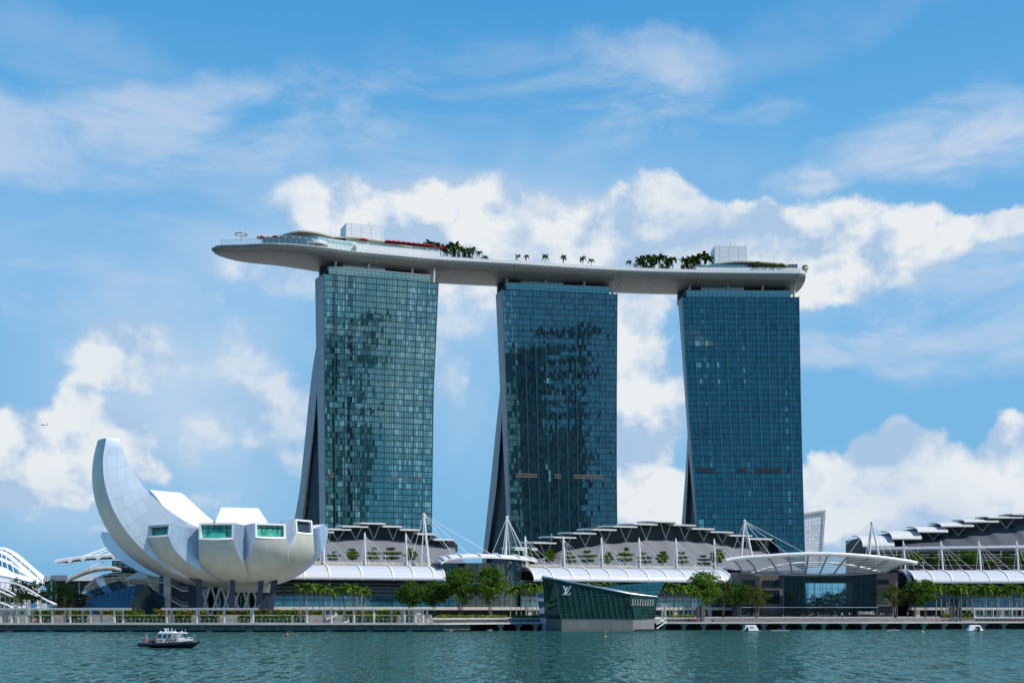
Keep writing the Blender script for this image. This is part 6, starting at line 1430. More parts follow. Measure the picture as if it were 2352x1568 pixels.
# posters / banner posts at left
for px, la, c_ in ((68, 'blue banner between white posts behind the left palms', (.05, .25, .5)), (93, 'pale banner on posts right of the left palms', (.6, .62, .65))):
    p = PT(px, 1390, 345); e = thing('banner', la, 'banner', (p.x, p.y, PZ)); zt = ZP(1378, 345)-PZ; b = MB()
    for dx in (-.5, -.15, .15): b.box(dx-.08, dx+.08, -.08, .08, 0, zt)
    lpart('posts', b, M['offwhite'], e); b = MB(); b.box(.4, 1.9, -.03, .03, zt-3, zt-.9); lpart('panel', b, pmat('banner_print', c_, .6, var=.4, vscale=2), e)
# ================================================================== left: blue faceted pavilion
bp_ = thing('faceted_pavilion', 'blue faceted glass pavilion left of the museum stair tower', 'pavilion', tuple(PT(280, 1410, 350)))
M['skyfacet'] = gmat('facet_sky_tone', (.010, .065, .14), .03, (.35, .62, .9), wob=.01, var=.1); M['wavefacet'] = gmat('dark_wavy_glass', (.006, .028, .038), .0, (.8, .95, 1), wob=.12, wsc=.5)  # facet blue holds the mirrored sky in its base colour
c = [PT(196, 1378, 352), PT(315, 1341, 346), PT(337, 1342, 346), PT(364, 1361, 352), PT(378, 1372, 356), PT(378, 1412, 356), PT(295, 1412, 346), PT(201, 1412, 352)]
facets = [((0, 1, 6, 7), 'skyfacet', 7), ((1, 2, 6), 'wavefacet', 3), ((2, 3, 5, 6), 'wavefacet', 5), ((3, 4, 5), 'skyfacet', 3)]
for idx, mm, n in facets:
    b = MB(); pts = [c[i] for i in idx]; b.poly(pts); part('facet', b, M[mm], bp_)
b = MB(); A_, B_, C_, D_ = c[0], c[1], c[6], c[7]
for k_ in range(10): t = k_/9; b.tube([A_.lerp(B_, t)-Vector((0, .1, 0)), D_.lerp(C_, t)-Vector((0, .1, 0))], .05, 4)
for k_ in range(1, 7): t = k_/7; b.tube([A_.lerp(D_, t)-Vector((0, .1, 0)), B_.lerp(C_, t)-Vector((0, .1, 0))], .05, 4)
A_, B_, C_, D_ = c[2], c[3], c[5], c[6]
for k_ in range(6): t = k_/5; b.tube([A_.lerp(B_, t)-Vector((0, .1, 0)), D_.lerp(C_, t)-Vector((0, .1, 0))], .05, 4)
for k_ in range(1, 7): t = k_/7; b.tube([A_.lerp(D_, t)-Vector((0, .1, 0)), B_.lerp(C_, t)-Vector((0, .1, 0))], .05, 4)
part('mullions', b, M['darkblue'], bp_)
b = MB(); b.poly([c[0], c[1], c[2], c[3], c[4], c[4]+Vector((2, 14, 0)), c[0]+Vector((0, 14, 0))][::-1]); part('roof', b, M['darkblue'], bp_)
# curved glass end of the mall behind it
le = thing('curved_mall_end', 'rounded glass mall end with checkered reflections behind the blue pavilion', 'shopping mall', tuple(PT(280, 1400, 410)))
M['stripeA'] = gmat('pale_blue_curved_glass', (.14, .22, .30), .15, (.75, .9, 1), wob=.04); M['stripeB'] = gmat('dark_curved_glass', (.035, .05, .04), .0, (.9, .95, .9), wob=.25, wsc=.6)
edge_ = [(190, 1361), (196, 1350), (206, 1337), (220, 1326), (236, 1319), (256, 1315), (284, 1313.5), (330, 1313), (372, 1313)]
g_ = []
for k_, (px, py) in enumerate(edge_):
    top_ = PT(px, py, 418+min(8, k_)); r_ = []
    for j in range(8):
        t = j/7; lowp = PT(px+22*t, 1361+6*t, 406); q = Vector((top_.x+(lowp.x-top_.x)*t, top_.y-12*math.sin(t*math.pi/2), top_.z+(ZP(1368, 406)-top_.z)*(1-math.cos(t*math.pi/2)))); r_.append(q)
    g_.append(r_)
for k_ in range(len(g_)-1):
    b = MB(); b.grid(g_[k_:k_+2], 0, sm=True); part('glass_strip', b, M['stripeA' if k_ in (0, 3) else 'stripeB'], le)
b = MB()
for r_ in g_: b.tube([q-Vector((0, .12, 0)) for q in r_], .09, 4)
for j in range(8): b.tube([r_[j]-Vector((0, .12, 0)) for r_ in g_], .07, 4)
part('frames', b, M['grey'], le)
b = MB(); b.hexa([PT(215, 1412, 420), PT(600, 1412, 420), PT(600, 1412, 440), PT(215, 1412, 440), PT(215, 1330, 420), PT(600, 1314, 420), PT(600, 1314, 440), PT(215, 1330, 440)]); part('building_block', b, M['dark'], le)
b = MB(); b.poly([PT(285, 1330, 404), PT(338, 1328, 402), PT(338, 1310, 402), PT(327, 1306.5, 403)][::-1]); part('louvre_triangle', b, M['louvre'], le)
b = MB(); b.hexa([PT(258, 1313, 424), PT(345, 1313, 424), PT(345, 1313, 444), PT(258, 1313, 444), PT(258, 1287, 424), PT(345, 1287, 424), PT(345, 1287, 444), PT(258, 1287, 444)]); part('upper_glass_box', b, M['midglass'], le)
b = MB()
for px in range(258, 346, 12): b.tube([PT(px, 1313, 423.8), PT(px, 1287, 423.8)], .1, 4)
for py in (1288, 1296, 1304, 1312): b.tube([PT(258, py, 423.8), PT(345, py, 423.8)], .1, 4)
part('upper_mullions', b, M['dark'], le)
arc = [(152, 1336), (166, 1327), (182, 1319), (200, 1312), (220, 1307), (245, 1304.5), (262, 1305), (278, 1309)]
b = MB(); b.tube([PT(x, y, 416) for x, y in arc], [.4, .8, .9, 1, 1, 1, .9, .6], 6); part('curved_beam', b, M['cream'], le)
wing = thing('swept_canopy', 'long white swept canopy tip with cables left of the museum', 'canopy', tuple(PT(300, 1285, 420)))
tp2 = [(124, 1289.5), (136, 1286), (160, 1281.5), (190, 1277.5), (225, 1275), (262, 1273), (300, 1272), (345, 1272)]
g_ = []
for k_, (px, py) in enumerate(tp2):
    p = PT(px, py, 418); dp = 3+min(k_, 5)*3.0; g_.append([p, p+Vector((0, dp*.5, .8)), p+Vector((0, dp, .3))])
b = MB(); b.grid(g_, 0, sm=True); b.grid([[q-Vector((0, 0, .8)) for q in r_][::-1] for r_ in g_], 0, sm=True); b.grid([[r_[0]-Vector((0, 0, .8)), r_[0]] for r_ in g_], 0); part('roof', b, M['white'], wing)
b = MB()
for k_ in range(2, 8):
    b = MB(); px, py = tp2[k_]; p = PT(px, py, 417.6); b.hexa([p+Vector(v) for v in ((-.25, 0, -1.9), (.25, 0, -1.9), (.25, 1, -1.9), (-.25, 1, -1.9), (-1, 0, -.7), (1, 0, -.7), (1, 1, -.7), (-1, 1, -.7))]); part('bracket', b, M['white'], wing)
b = MB()
for k_ in range(22):
    t = k_/21; px = 140+t*200; py = float(np.interp(px, [p for p, _ in tp2], [q for _, q in tp2]))+4.5+2*math.sin(t*2.4); p = PT(px, py, 419); b.hexa([p+Vector(v) for v in ((-.55, 0, -.1), (.3, 0, -.1), (.3, 8, -.1), (-.55, 8, -.1), (-.55, 0, .2), (.3, 0, .2), (.3, 8, .2), (-.55, 8, .2))])
part('underside_slats', b, M['cream'], wing)
b = MB()
for a_, q in (((190, 1277), (262, 1250)), ((198, 1276), (262, 1252)), ((216, 1275), (270, 1254)), ((240, 1274), (290, 1258))): b.tube([PT(*a_, 420), PT(*q, 430)], .12, 4)
b.tube([PT(205, 1303, 415), PT(240, 1289, 420)], .1, 4); part('stay_cables', b, M['white'], wing)
bx = thing('boxy_building', 'dark boxy building with pale flat roof behind left trees', 'building', tuple(PT(170, 1400, 470)))
b = MB(); b.hexa([PT(120, 1412, 470), PT(232, 1412, 470), PT(232, 1412, 490), PT(120, 1412, 490), PT(120, 1332, 470), PT(232, 1332, 470), PT(232, 1332, 490), PT(120, 1332, 490)]); part('wall', b, pmat('dark_brick', (.035, .03, .035), .7), bx)
for x0, x1, mm in ((116, 155, 'grey'), (155.3, 236, 'white')):
    b = MB(); b.hexa([PT(x0, 1333, 468), PT(x1, 1333, 468), PT(x1, 1333, 492), PT(x0, 1333, 492), PT(x0, 1320.5, 468), PT(x1, 1319.5, 468), PT(x1, 1319.5, 492), PT(x0, 1320.5, 492)]); part('roof_fascia', b, M[mm], bx)
for px in (128, 150, 182): b = MB(); b.tube([PT(px, 1375, 469.5), PT(px, 1334, 469.5)], .35, 6); part('column', b, M['grey'], bx)
# white shell dome
dm = thing('shell_dome', 'white ribbed shell conservatory dome with glass bands at the left edge', 'conservatory', tuple(PT(40, 1400, 610)))
def ev(pts, n=26): xs = [p[0] for p in pts]; X_ = np.linspace(xs[0], xs[-1], n); 
def curve(pts, Y, n=30):
    xs = np.array([p[0] for p in pts], float); ys = np.array([p[1] for p in pts], float); t = np.linspace(0, len(pts)-1, n); 
    return [PT(float(np.interp(u, range(len(xs)), xs)), float(np.interp(u, range(len(ys)), ys)), Y) for u in t]
CV = [([(-150, 1330), (-90, 1278), (-40, 1258), (0, 1255), (13, 1256.6), (27.5, 1263), (44, 1276), (66, 1296), (88, 1314), (112, 1333)], 640), ([(-150, 1332), (-90, 1282), (-40, 1263), (0, 1260), (12, 1262), (25, 1269), (44, 1284), (66, 1303), (88, 1323), (100, 1336)], 636),
      ([(-150, 1334), (-90, 1286), (-40, 1266), (0, 1262.5), (11, 1266), (22, 1272), (44, 1291), (66, 1309), (85, 1326), (97, 1338)], 630), ([(-150, 1336), (-90, 1292), (-40, 1273), (0, 1270), (11, 1274.5), (22, 1281), (44, 1300), (62, 1317), (80, 1331), (90, 1340)], 626),
      ([(-150, 1338), (-90, 1300), (-40, 1282), (0, 1279), (11, 1283), (22, 1288), (44, 1305), (60, 1318), (72, 1328), (82, 1340)], 618), ([(-150, 1340), (-90, 1308), (-40, 1288), (0, 1286), (12, 1291), (24, 1296), (40, 1307), (54, 1317), (64, 1323), (78, 1342)], 614),
      ([(-150, 1342), (-90, 1320), (-40, 1302), (0, 1299), (14, 1304), (28, 1313), (45, 1319), (63, 1323), (80, 1329), (92, 1342)], 604), ([(-150, 1344), (-90, 1330), (-40, 1322), (0, 1321), (14, 1323), (28, 1326), (45, 1330), (63, 1334), (80, 1338), (92, 1346)], 598),
      ([(-150, 1350), (-90, 1336), (-40, 1327), (0, 1325), (14, 1327), (28, 1329), (45, 1333), (63, 1338), (80, 1342), (92, 1350)], 595), ([(-150, 1395), (-90, 1395), (-40, 1395), (0, 1395), (14, 1395), (28, 1395), (45, 1395), (63, 1395), (80, 1395), (92, 1395)], 590)]
cs = [curve(p, Y) for p, Y in CV]
for i in range(len(cs)-1):
    b = MB(); b.grid([cs[i], cs[i+1]], 0, sm=True)
    if i % 2 == 0: b.grid([cs[i], [q+Vector((0, 6, -1)) for q in cs[i]]], 0); b.grid([cs[i+1], [q+Vector((0, 5, 0)) for q in cs[i+1]]], 0)
    part('shell_band' if i % 2 == 0 or i == 8 else 'glass_band', b, M['white'] if i % 2 == 0 or i == 8 else M['midglass'], dm)
for i in (1, 3, 5):
    for k_ in range(8, 29, 3): b = MB(); b.tube([cs[i][k_]-Vector((0, .5, 0)), cs[i+1][k_]-Vector((0, .5, 0))], .35, 4); part('glass_strut', b, M['white'], dm)
# bridge arches
br = thing('arched_footbridge', 'white tubular arched footbridge at the left edge', 'footbridge', tuple(PT(40, 1400, 400)))
for i, (pts, Y) in enumerate((([(-60, 1342), (0, 1335.5), (20, 1336.5), (40, 1341), (60, 1350), (80, 1362), (100, 1374), (126, 1388)], 395), ([(-40, 1340), (0, 1348), (18, 1356), (36, 1366)], 398), ([(-40, 1350), (0, 1357.5), (20, 1366), (36, 1372)], 392), ([(64, 1360), (90, 1371), (110, 1379), (130, 1387)], 405), ([(0, 1383), (15, 1388), (30, 1396)], 392))):
    b = MB(); b.tube([PT(x, y, Y) for x, y in pts], .32, 6); part('arch_tube', b, M['white'], br)
b = MB()
for px in range(-10, 110, 11): py = float(np.interp(px, (-60, 0, 20, 40, 60, 80, 100, 126), (1342, 1335.5, 1336.5, 1341, 1350, 1362, 1374, 1388))); b.tube([PT(px, py, 395), PT(px, 1385, 395)], .09, 4)
part('hangers', b, M['grey'], br)
b = MB(); b.hexa([PT(-60, 1388, 392), PT(132, 1391, 392), PT(132, 1391, 399), PT(-60, 1388, 399), PT(-60, 1384, 392), PT(132, 1388, 392), PT(132, 1388, 399), PT(-60, 1384, 399)]); part('deck', b, M['grey'], br)
# shrubbery mass at far left
b = MB(); rr_ = random.Random(9)
for k_ in range(60): px = -20+k_*3.4; p = PT(px, 1400, 440+rr_.random()*20); leaves(b, (p.x, p.y, PZ+1.5), (1.8, 1.8, 1.6+rr_.random()*2), 40, .35, rr_, 0, .5)
solo('undergrowth', b, M['leaf_mid'], 'green undergrowth below the left trees', 'undergrowth', (0, 0, 0), None, 'stuff')
b = MB()
for k_ in range(50): px = 1835+k_*2.8; p = PT(px, 1400, 515+rr_.random()*30); leaves(b, (p.x, p.y, PZ+2.2), (2.6, 2.6, 2.2+rr_.random()*2.6), 60, .5, rr_, 0, .4)
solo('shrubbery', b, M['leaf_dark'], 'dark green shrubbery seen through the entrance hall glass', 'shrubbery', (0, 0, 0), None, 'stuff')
for (xa, ya, xb, yb, d, la) in ((749, 1421, 774, 1411, 16.5, 'white sloping ramp rising between the flowering hedges'), (786, 1432, 801, 1424, 5, 'short white gangway standing on the boardwalk edge')):
    p, q = shore(xa, d), shore(xb, d); p.z, q.z = ZP(ya, p.y), ZP(yb, q.y); b = MB(); b.hexa([p+Vector((0, 0, -.35)), q+Vector((0, 0, -.35)), q+Vector((0, 1, -.35)), p+Vector((0, 1, -.35)), p+Vector((0, 0, .25)), q+Vector((0, 0, .25)), q+Vector((0, 1, .25)), p+Vector((0, 1, .25))]); e = thing('access_ramp', la, 'ramp', (p.x, p.y, DZ)); part('slope', b, M['white'], e)
    b = MB(); b.tube([p+Vector((0, 0, 1)), q+Vector((0, 0, 1))], .05, 4)
    for k_ in range(5): c_ = p.lerp(q, k_/4); b.tube([c_, c_+Vector((0, 0, 1))], .04, 4)
    part('handrail', b, M['steel'], e)
# wrapped silver tower far behind
sv = thing('wrapped_tower', 'pale silver wrapped building leaning out behind right hotel tower', 'building', tuple(PT(1868, 1400, 900)))
b = MB(); q = [PT(1838, 1300, 900), PT(1884, 1300, 900), PT(1893, 1176, 900), PT(1838, 1186, 900)]; u = [(0, 0), (15, 0), (18, 42), (0, 42)]
b.quad(*q, 0, u); b.quad(q[1], q[1]+Vector((-4, 30, 0)), q[2]+Vector((-4, 30, 0)), q[2], 0, [(0, 0), (9, 0), (9, 42), (0, 42)]); b.quad(q[1]+Vector((-4, 30, 0)), q[0]+Vector((0, 30, 0)), q[3]+Vector((0, 30, 0)), q[2]+Vector((-4, 30, 0))); b.quad(q[0]+Vector((0, 30, 0)), q[0], q[3], q[3]+Vector((0, 30, 0)))
part('wrapping', b, uvlines('silver_wrap', (.78, .80, .82), (.55, .58, .62), 2.4, 3.1, .08, .45, .1, jitter=.15, bump=.3), sv)
b = MB(); b.hexa([q[3]+Vector((0, -1, .2)), q[2]+Vector((.8, -1, .2)), q[2]+Vector((-3, 31, .2)), q[3]+Vector((0, 31, .2)), q[3]+Vector((0, -1, 2.2)), q[2]+Vector((.8, -1, 1.9)), q[2]+Vector((-3, 31, 1.9)), q[3]+Vector((0, 31, 2.2))]); b.tube([q[1]+Vector((.6, -.6, 0)), q[2]+Vector((.6, -.6, 0))], .5, 5); part('roof_rim', b, M['offwhite'], sv)
# ================================================================== boats, buoys
BY, BX = 165.0, (1180/7.84+530)/1.7415
boat = thing('police_boat', 'white and black police boat with red checks heading right', 'boat', ((BX-HX)/F*BY, BY, 0.0), None, R(-10))
k1 = .004475
def bx_(X): return (X-1180)*k1*1.02
def bz(Y): return (830-Y)*k1
col_ = MB()
def side(s_): return [(bx_(270), s_*1.2, bz(728)), (bx_(700), s_*1.28, bz(728)), (bx_(1200), s_*1.28, bz(715)), (bx_(1600), s_*1.15, bz(690)), (bx_(1900), s_*.85, bz(660)), (bx_(2060), s_*.4, bz(645))]
ring_ = side(-1)+[(bx_(2085), 0, bz(643))]+side(1)[::-1]
col_.tube(ring_, .27, 10); lpart('tube_collar', col_, M['black'], boat)
hl = MB(); rows_ = []
for X, zt_, wy, keel in ((390, 735, 1.1, 800), (800, 735, 1.2, 860), (1300, 720, 1.2, 870), (1700, 695, 1.0, 860), (1900, 675, .7, 830), (2050, 655, .25, 760)):
    rows_.append([Vector((bx_(X), -wy, bz(zt_))), Vector((bx_(X), -wy*.75, bz((zt_+keel)/2+20))), Vector((bx_(X), 0, bz(keel))), Vector((bx_(X), wy*.75, bz((zt_+keel)/2+20))), Vector((bx_(X), wy, bz(zt_)))])
hl.grid(rows_, 0, sm=True); hl.poly(rows_[0]); lpart('hull', hl, pmat('navy_hull', (.01, .03, .12), .4), boat)
dk_ = MB(); dk_.box(bx_(300), bx_(1900), -1.1, 1.1, bz(700), bz(672)); lpart('deck', dk_, M['grey'], boat)
cab = MB()
def cabrow(X0, X1, z, w_): return [Vector((bx_(X0), -w_, z)), Vector((bx_(X1), -w_, z)), Vector((bx_(X1), w_, z)), Vector((bx_(X0), w_, z))]
cr_ = [cabrow(838, 1600, bz(672), .95), cabrow(848, 1560, bz(535), .93), cabrow(856, 1665, bz(385), .86), cabrow(870, 1690, bz(366), .88), cabrow(880, 1660, bz(352), .8)]
for a_, b_ in zip(cr_, cr_[1:]):
    for i in range(4): j = (i+1) % 4; cab.quad(a_[i], a_[j], b_[j], b_[i])
cab.poly(cr_[-1]); lpart('cabin', cab, M['white'], boat)
fd = MB(); fr1 = [Vector((bx_(1520), -.95, bz(672))), Vector((bx_(1850), -.72, bz(640))), Vector((bx_(1850), .72, bz(640))), Vector((bx_(1520), .95, bz(672)))]; fr2 = [Vector((bx_(1520), -.92, bz(540))), Vector((bx_(1870), -.6, bz(555))), Vector((bx_(1870), .6, bz(555))), Vector((bx_(1520), .92, bz(540)))]
fd.hexa(fr1+fr2); lpart('foredeck', fd, M['white'], boat)
M['boatglass'] = gmat('boat_window_glass', (.015, .06, .07), .06); M['tan'] = pmat('tan_interior', (.42, .38, .27), .6)
def sidey(Y): return float(np.interp(Y, (385, 535, 672), (-.86, -.93, -.95)))-.012
for pts, mm in (([(870, 395), (1015, 395), (1000, 528), (862, 528)], 'boatglass'), ([(1045, 395), (1180, 395), (1168, 530), (1028, 530)], 'boatglass'), ([(1205, 395), (1338, 395), (1290, 532), (1192, 530)], 'boatglass'), ([(1375, 397), (1515, 397), (1490, 518), (1325, 520)], 'tan')):
    w_ = MB(); w_.poly([(bx_(x), sidey(y), bz(y)) for x, y in pts][::-1]); lpart('cabin_window', w_, M[mm], boat)
    w2 = MB(); w2.poly([(bx_(x), -sidey(y), bz(y)) for x, y in pts]); lpart('cabin_window', w2, M['boatglass'], boat)
w_ = MB(); A0_, A1_ = Vector((bx_(1560), 0, bz(535))), Vector((bx_(1665), 0, bz(385)))
p = [A0_.lerp(A1_, .1)+Vector((.02, -.8, 0)), A0_.lerp(A1_, .1)+Vector((.02, .8, 0)), A0_.lerp(A1_, .92)+Vector((.02, .76, 0)), A0_.lerp(A1_, .92)+Vector((.02, -.76, 0))]; w_.quad(*p); lpart('windscreen', w_, M['boatglass'], boat)
for i in range(3):
    for (x, y0, y1, mm) in ((1155+i*120, 548, 598, 'darkblue'), (1100+i*117, 602, 652, 'red')):
        ck = MB(); o_ = 60 if mm == 'darkblue' else -60
        q = [(x, y0), (x+72, y0), (x+72+(22 if mm == 'darkblue' else -18), y1), (x+(22 if mm == 'darkblue' else -18), y1)] if mm == 'darkblue' else [(x+30, y0), (x+95, y0), (x+62, y1), (x, y1)]
        ck.poly([(bx_(a_), sidey(b_)-.004, bz(b_)) for a_, b_ in q][::-1]); lpart('check_mark', ck, M['red'] if mm == 'red' else M['darkblue'], boat)
def boattext(txt, size, loc):
    cu = bpy.data.curves.new('t', 'FONT'); cu.body = txt; cu.size = size; cu.extrude = .004; cu.offset = .006
    o = bpy.data.objects.new('t', cu); col.objects.link(o); me = bpy.data.meshes.new_from_object(o.evaluated_get(bpy.context.evaluated_depsgraph_get())); bpy.data.objects.remove(o)
    me.materials.clear(); me.materials.append(M['darkblue']); q = bpy.data.objects.new('lettering', me); col.objects.link(q); q.parent = boat; q.location = loc; q.rotation_euler = (R(90), 0, 0)
boattext('POLICE', .235, (bx_(848), sidey(620)-.012, bz(618)))
cre = MB(); cre.tube([(bx_(1008), sidey(600)-.012, bz(600)), (bx_(1008), sidey(600)+.0, bz(600))], .15, 14); lpart('crest', cre, M['grey'], boat)
cre = MB(); cre.box(bx_(996), bx_(1020), sidey(600)-.022, sidey(600)-.013, bz(628), bz(572)); lpart('crest_shield', cre, M['red'], boat)
rf = MB(); rf.box(bx_(880), bx_(1340), -.6, .6, bz(352), bz(322)); rf.tube([(bx_(1045), 0, bz(322)), (bx_(1045), 0, bz(250))], .17, 8); rf.ball((bx_(905), -.3, bz(338)), .16); rf.box(bx_(1180), bx_(1330), -.3, .3, bz(322), bz(312)); rf.ball((bx_(1565), 0, bz(330)), .16, .16, .13); rf.box(bx_(1450), bx_(1540), -.2, .2, bz(352), bz(335)); lpart('roof_equipment', rf, M['white'], boat)
rd = MB(); rd.box(bx_(975), bx_(1115), -.09, .09, bz(250), bz(220)); lpart('radar_bar', rd, M['white'], boat)
for X, y0, y1, r_ in ((1138, 320, 222, .045), (1247, 315, 205, .05), (1350, 330, 240, .03), (1688, 380, 250, .03), (400, 650, 340, .02)):
    an = MB(); an.tube([(bx_(X), -.1, bz(y0)), (bx_(X), -.1, bz(y1))], r_, 6); lpart('antenna', an, M['white'], boat)
for X0, X1 in ((410, 530), (552, 705)):
    ob = MB(); ob.ball((bx_((X0+X1)/2), .35 if X0 < 500 else -.2, bz(645)), (X1-X0)*k1*.5, .3, .27, 12, 8); lpart('outboard_motor', ob, M['black'], boat)
bw = MB(); bw.tube([(bx_(1690), -.6, bz(560)), (bx_(1700), -.6, bz(490)), (bx_(1850), -.5, bz(488)), (bx_(1960), -.35, bz(500)), (bx_(1970), -.35, bz(600))], .02, 5); bw.tube([(bx_(1960), -.1, bz(600)), (bx_(2005), -.1, bz(440))], .02, 4); bw.ball((bx_(2010), -.1, bz(440)), .05); bw.ball((bx_(1920), .2, bz(435)), .05); bw.tube([(bx_(1780), 0, bz(550)), (bx_(1810), 0, bz(490))], .1, 6); bw.tube([(bx_(415), -.9, bz(600)), (bx_(420), -.9, bz(495)), (bx_(540), -.9, bz(495)), (bx_(545), -.9, bz(660))], .02, 4); lpart('bow_rail', bw, M['white'], boat)
def lring(x, y, z, rx): b = MB(); b.tube([(x+rx*math.cos(2*math.pi*k_/16), y, z+.34*math.sin(2*math.pi*k_/16)) for k_ in range(17)], .075, 6, caps=False); lpart('lifebuoy', b, M['orange'], boat)
lring(bx_(507), -.95, bz(578), .17); lring(bx_(815), -.85, bz(580), .17)
def floatboat(px, label, flip):
    Y = 301.0; x = (px-HX)/F*Y; e = thing('canopy_boat', label, 'boat', (x, Y, 0), 'small white canopied boats'); s_ = -1 if flip else 1
    b = MB(); b.hexa([(-2.3, -1, -.1), (2.2, -1, -.1), (2.2, 1, -.1), (-2.3, 1, -.1), (-2.45, -1.1, .3), (2.5, -1.1, .32), (2.5, 1.1, .32), (-2.45, 1.1, .3)]); lpart('hull', b, M['cream'], e)
    lo = [(-1.95, -1, .32), (1.9, -1, .32), (1.9, 1, .32), (-1.95, 1, .32)]; hi = [(-1.3, -.65, 1.62), (1.25, -.65, 1.62), (1.25, .65, 1.62), (-1.3, .65, 1.62)]; b = MB(); b.hexa(lo+hi)
    b.hexa([(p[0]*1.0, p[1], p[2]) for p in hi]+[(p[0]*.85, p[1]*.85, 1.72) for p in hi]); lpart('canopy', b, M['white'], e)
    b = MB(); x0, x1 = (-.35, .6) if not flip else (-.1, 1.3)
    b.quad((x0, -.93, .55), (x1, -.93, .55), (x1*.85, -.74, 1.35), (x0*.85, -.74, 1.35)); lpart('opening', b, M['grey'] if not flip else M['dark'], e)
    b = MB(); b.box(-1.4*s_ if s_ > 0 else .3, (-1.4*s_ if s_ > 0 else .3)+.55, -1.3, -1.0, .1, 1.05); b.box(-1.2 if s_ > 0 else .0, (-1.2 if s_ > 0 else .0)+.25, -1.25, -1.0, 1.0, 1.25); lpart('outboard_motor', b, M['black'], e)
floatboat(1724.5, 'small white canopied boat below the plaza steps', 0); floatboat(2238.5, 'small white canopied boat at the far right below the terrace frame', 1)
for px, py, la, sc__ in ((659.8, 1456.5, 'round orange buoy on the water left of centre', .26), (2118.5, 1451, 'round orange buoy on the water near the right', .3)):
    Y = CH*F/(py+1.5-HY); b = MB(); b.ball(((px-HX)/F*Y, Y, .12), sc__*1.2, n=10, k=7); b.tube([((px-HX)/F*Y, Y, .3), ((px-HX)/F*Y, Y, .55)], .05, 5); solo('buoy', b, M['yellow'] if px > 2000 else M['orange'], la, 'buoy', ((px-HX)/F*Y, Y, 0), 'buoys')
Y = CH*F/(1461-HY); x = (1390.7-HX)/F*Y; e = thing('spar_buoy', 'thin yellow marker pole standing in the water before the green pavilion', 'buoy', (x, Y, 0)); b = MB(); b.tube([(0, 0, -.2), (0, 0, 1.15)], .07, 6); b.ball((0, 0, 1.2), .12); lpart('pole', b, M['yellow'], e); b = MB(); b.tube([(0, 0, -.1), (0, 0, .15)], [.35, .2], 8); lpart('float', b, M['yellow'], e)
for i, (px0, px1, la) in enumerate(((1770, 1812, 'low white raft floating before the quay piles, left one'), (2036, 2066, 'low dark-topped raft floating before the quay piles, right one'))):
    Y = 318.0+i*4; x0, x1 = (px0-HX)/F*Y, (px1-HX)/F*Y; e = thing('raft', la, 'raft', ((x0+x1)/2, Y, 0), 'rafts near the quay'); w_ = (x1-x0)/2; b = MB(); b.box(-w_, w_, -.6, .6, -.05, .16); lpart('deck', b, M['offwhite'], e); b = MB(); b.box(-w_*.3, w_*.4, -.3, .3, .17, .55); lpart('cargo', b, M['dark'], e)
# airliner
pl = PT(101, 976, 6000); e = thing('airplane', 'tiny white airliner crossing the left cloud', 'airplane', tuple(pl)); b = MB(); b.tube([(-19, 0, 0), (-16, 0, 0), (14, 0, 1), (20, 0, 3)], [1, 2.3, 2.3, .6], 8); lpart('fuselage', b, M['white'], e)
b = MB(); b.hexa([(-4, -17, 1), (2, -17, 1), (4, -2, -1), (-6, -2, -1), (-4, -17, 1.4), (2, -17, 1.4), (4, -2, -.2), (-6, -2, -.2)]); lpart('wing', b, M['grey'], e); b = MB(); b.hexa([(-6, 2, -1), (4, 2, -1), (8, 17, 1), (2, 17, 1), (-6, 2, -.2), (4, 2, -.2), (8, 17, 1.4), (2, 17, 1.4)]); lpart('wing', b, M['grey'], e); b = MB(); b.hexa([(14, -.3, 2), (19, -.3, 2), (19, .3, 2), (14, .3, 2), (18, -.3, 9), (21, -.3, 9), (21, .3, 9), (18, .3, 9)]); lpart('tail_fin', b, M['darkblue'], e)
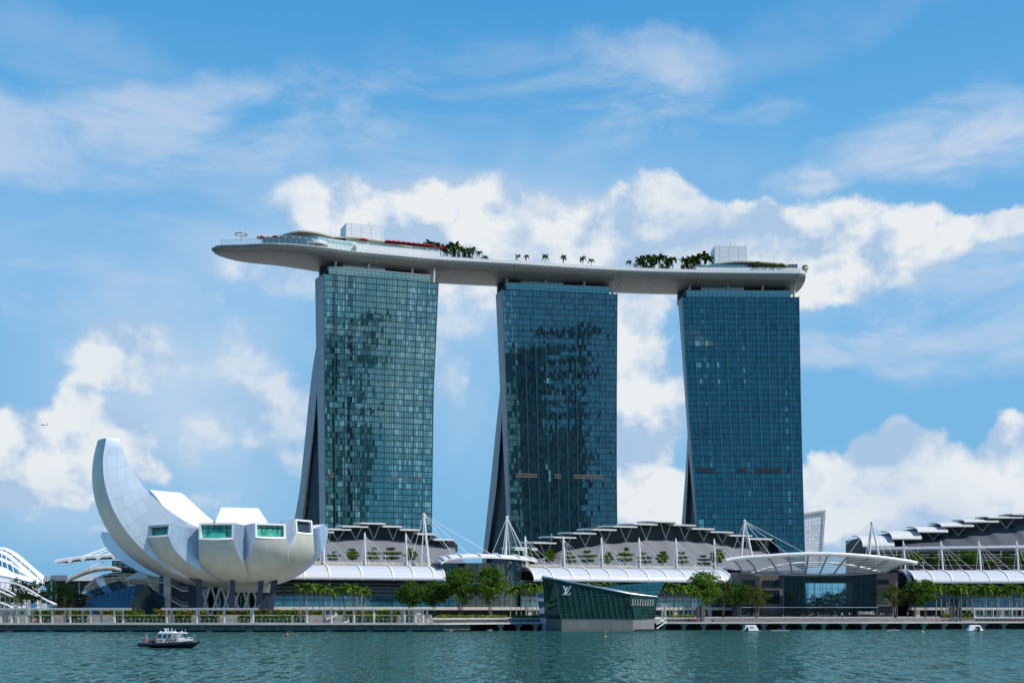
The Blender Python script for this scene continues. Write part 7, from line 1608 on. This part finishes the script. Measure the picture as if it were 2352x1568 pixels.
# ================================================================== people
def person(shirt, trous, walk):
    vs = [(0, 0, .95), (0, 0, 1.15), (0, 0, 1.38), (0, 0, 1.5), (0, 0, 1.64), (-.19, 0, 1.4), (-.25, .03*walk, 1.12), (-.24, -.12*walk, .86), (.19, 0, 1.4), (.25, -.03*walk, 1.12), (.24, .12*walk, .86), (-.1, 0, .9), (-.11, -.14*walk, .5), (-.11, .08-.2*walk, .06), (.1, 0, .9), (.11, .12*walk, .5), (.11, .2*walk, .06), (-.11, -.12-.2*walk, .03), (.11, -.12+.2*walk, .03), (0, 0, 1.74)]
    es = [(0, 1), (1, 2), (2, 3), (3, 4), (4, 19), (2, 5), (5, 6), (6, 7), (2, 8), (8, 9), (9, 10), (0, 11), (11, 12), (12, 13), (0, 14), (14, 15), (15, 16), (13, 17), (16, 18)]
    rs = [.15, .14, .16, .06, .10, .07, .055, .04, .07, .055, .04, .1, .075, .05, .1, .075, .05, .04, .04, .07]
    me = bpy.data.meshes.new('p'); me.from_pydata(vs, es, []); o = bpy.data.objects.new('p', me); col.objects.link(o); md = o.modifiers.new('s', 'SKIN')
    for v, r_ in zip(me.skin_vertices[0].data, rs): v.radius = (r_, r_)
    me.skin_vertices[0].data[0].use_root = True; sb = o.modifiers.new('u', 'SUBSURF'); sb.levels = 1
    m2 = bpy.data.meshes.new_from_object(o.evaluated_get(bpy.context.evaluated_depsgraph_get())); bpy.data.objects.remove(o)
    m2.materials.clear()
    for c_ in ((.32, .19, .12), shirt, trous, (.02, .015, .012)): m2.materials.append(pmat('cloth', c_, .8, var=.1, vscale=6))
    for p in m2.polygons:
        z = p.center.z; x = abs(p.center.x); p.material_index = 3 if z > 1.69 or (z > 1.58 and p.center.y > .03) else 0 if z > 1.47 or (x > .2 and z < 1.1) else 1 if z > .95 else 2; p.use_smooth = True
    return m2
PM = [(person((.5, .5, .5), (.03, .03, .05), 1), 'person in pale shirt and dark trousers'), (person((.02, .02, .03), (.05, .05, .09), .3), 'person in dark clothes'), (person((.4, .05, .04), (.03, .04, .08), .6), 'person in red shirt and dark trousers'), (person((.05, .12, .3), (.3, .28, .24), .8), 'person in blue shirt and light trousers')]
def addp(k_, loc, where, rz, g_): o = bpy.data.objects.new('person', PM[k_][0]); col.objects.link(o); o.location = loc; o.rotation_euler = (0, 0, rz); o['label'] = PM[k_][1]+' '+where; o['category'] = 'person'; o['group'] = g_
pw = [(1934, 1418.5, 0, 'walking on the steps before the hall'), (1919, 1415, 3, 'near the middle of the entrance hall'), (1956, 1415, 1, 'just left of the black shop box'), (1951, 1415, 0, 'second left of the black shop box'), (2023, 1415, 0, 'just right of the black shop box'), (2029, 1415, 2, 'further right of the black shop box'), (2044, 1415, 1, 'under the loose yellow-green tree'), (2050, 1415, 3, 'right of the loose yellow-green tree trunk'), (1720, 1415, 1, 'at the left brown wing doors'), (1731, 1415, 3, 'before the left brown wing windows'), (1866, 1415, 2, 'at the left part of the entrance hall'), (1845, 1415, 1, 'before the dark left entrance glass'), (1686, 1416, 1, 'left of the brown wing'), (2085, 1415, 0, 'before the right arched gable'), (1880, 1415, 3, 'behind the steps at hall centre left')]
for i, (px, py, k_, wh) in enumerate(pw):
    Y = 352.0 if i == 0 else 392+(i*7 % 5)*4; addp(k_, ((px-HX)/F*Y, Y, PZ), wh, i*1.3, 'people on the plaza')
for i, px in enumerate((509, 511.5, 523, 525.5, 528)):
    p = DK(s_of_px(px, 5), 5, .15); addp(1 if i % 2 else 0, tuple(p), 'on the sky deck tip, '+ordw(i, 5), i*2.0, 'visitors on the deck tip')
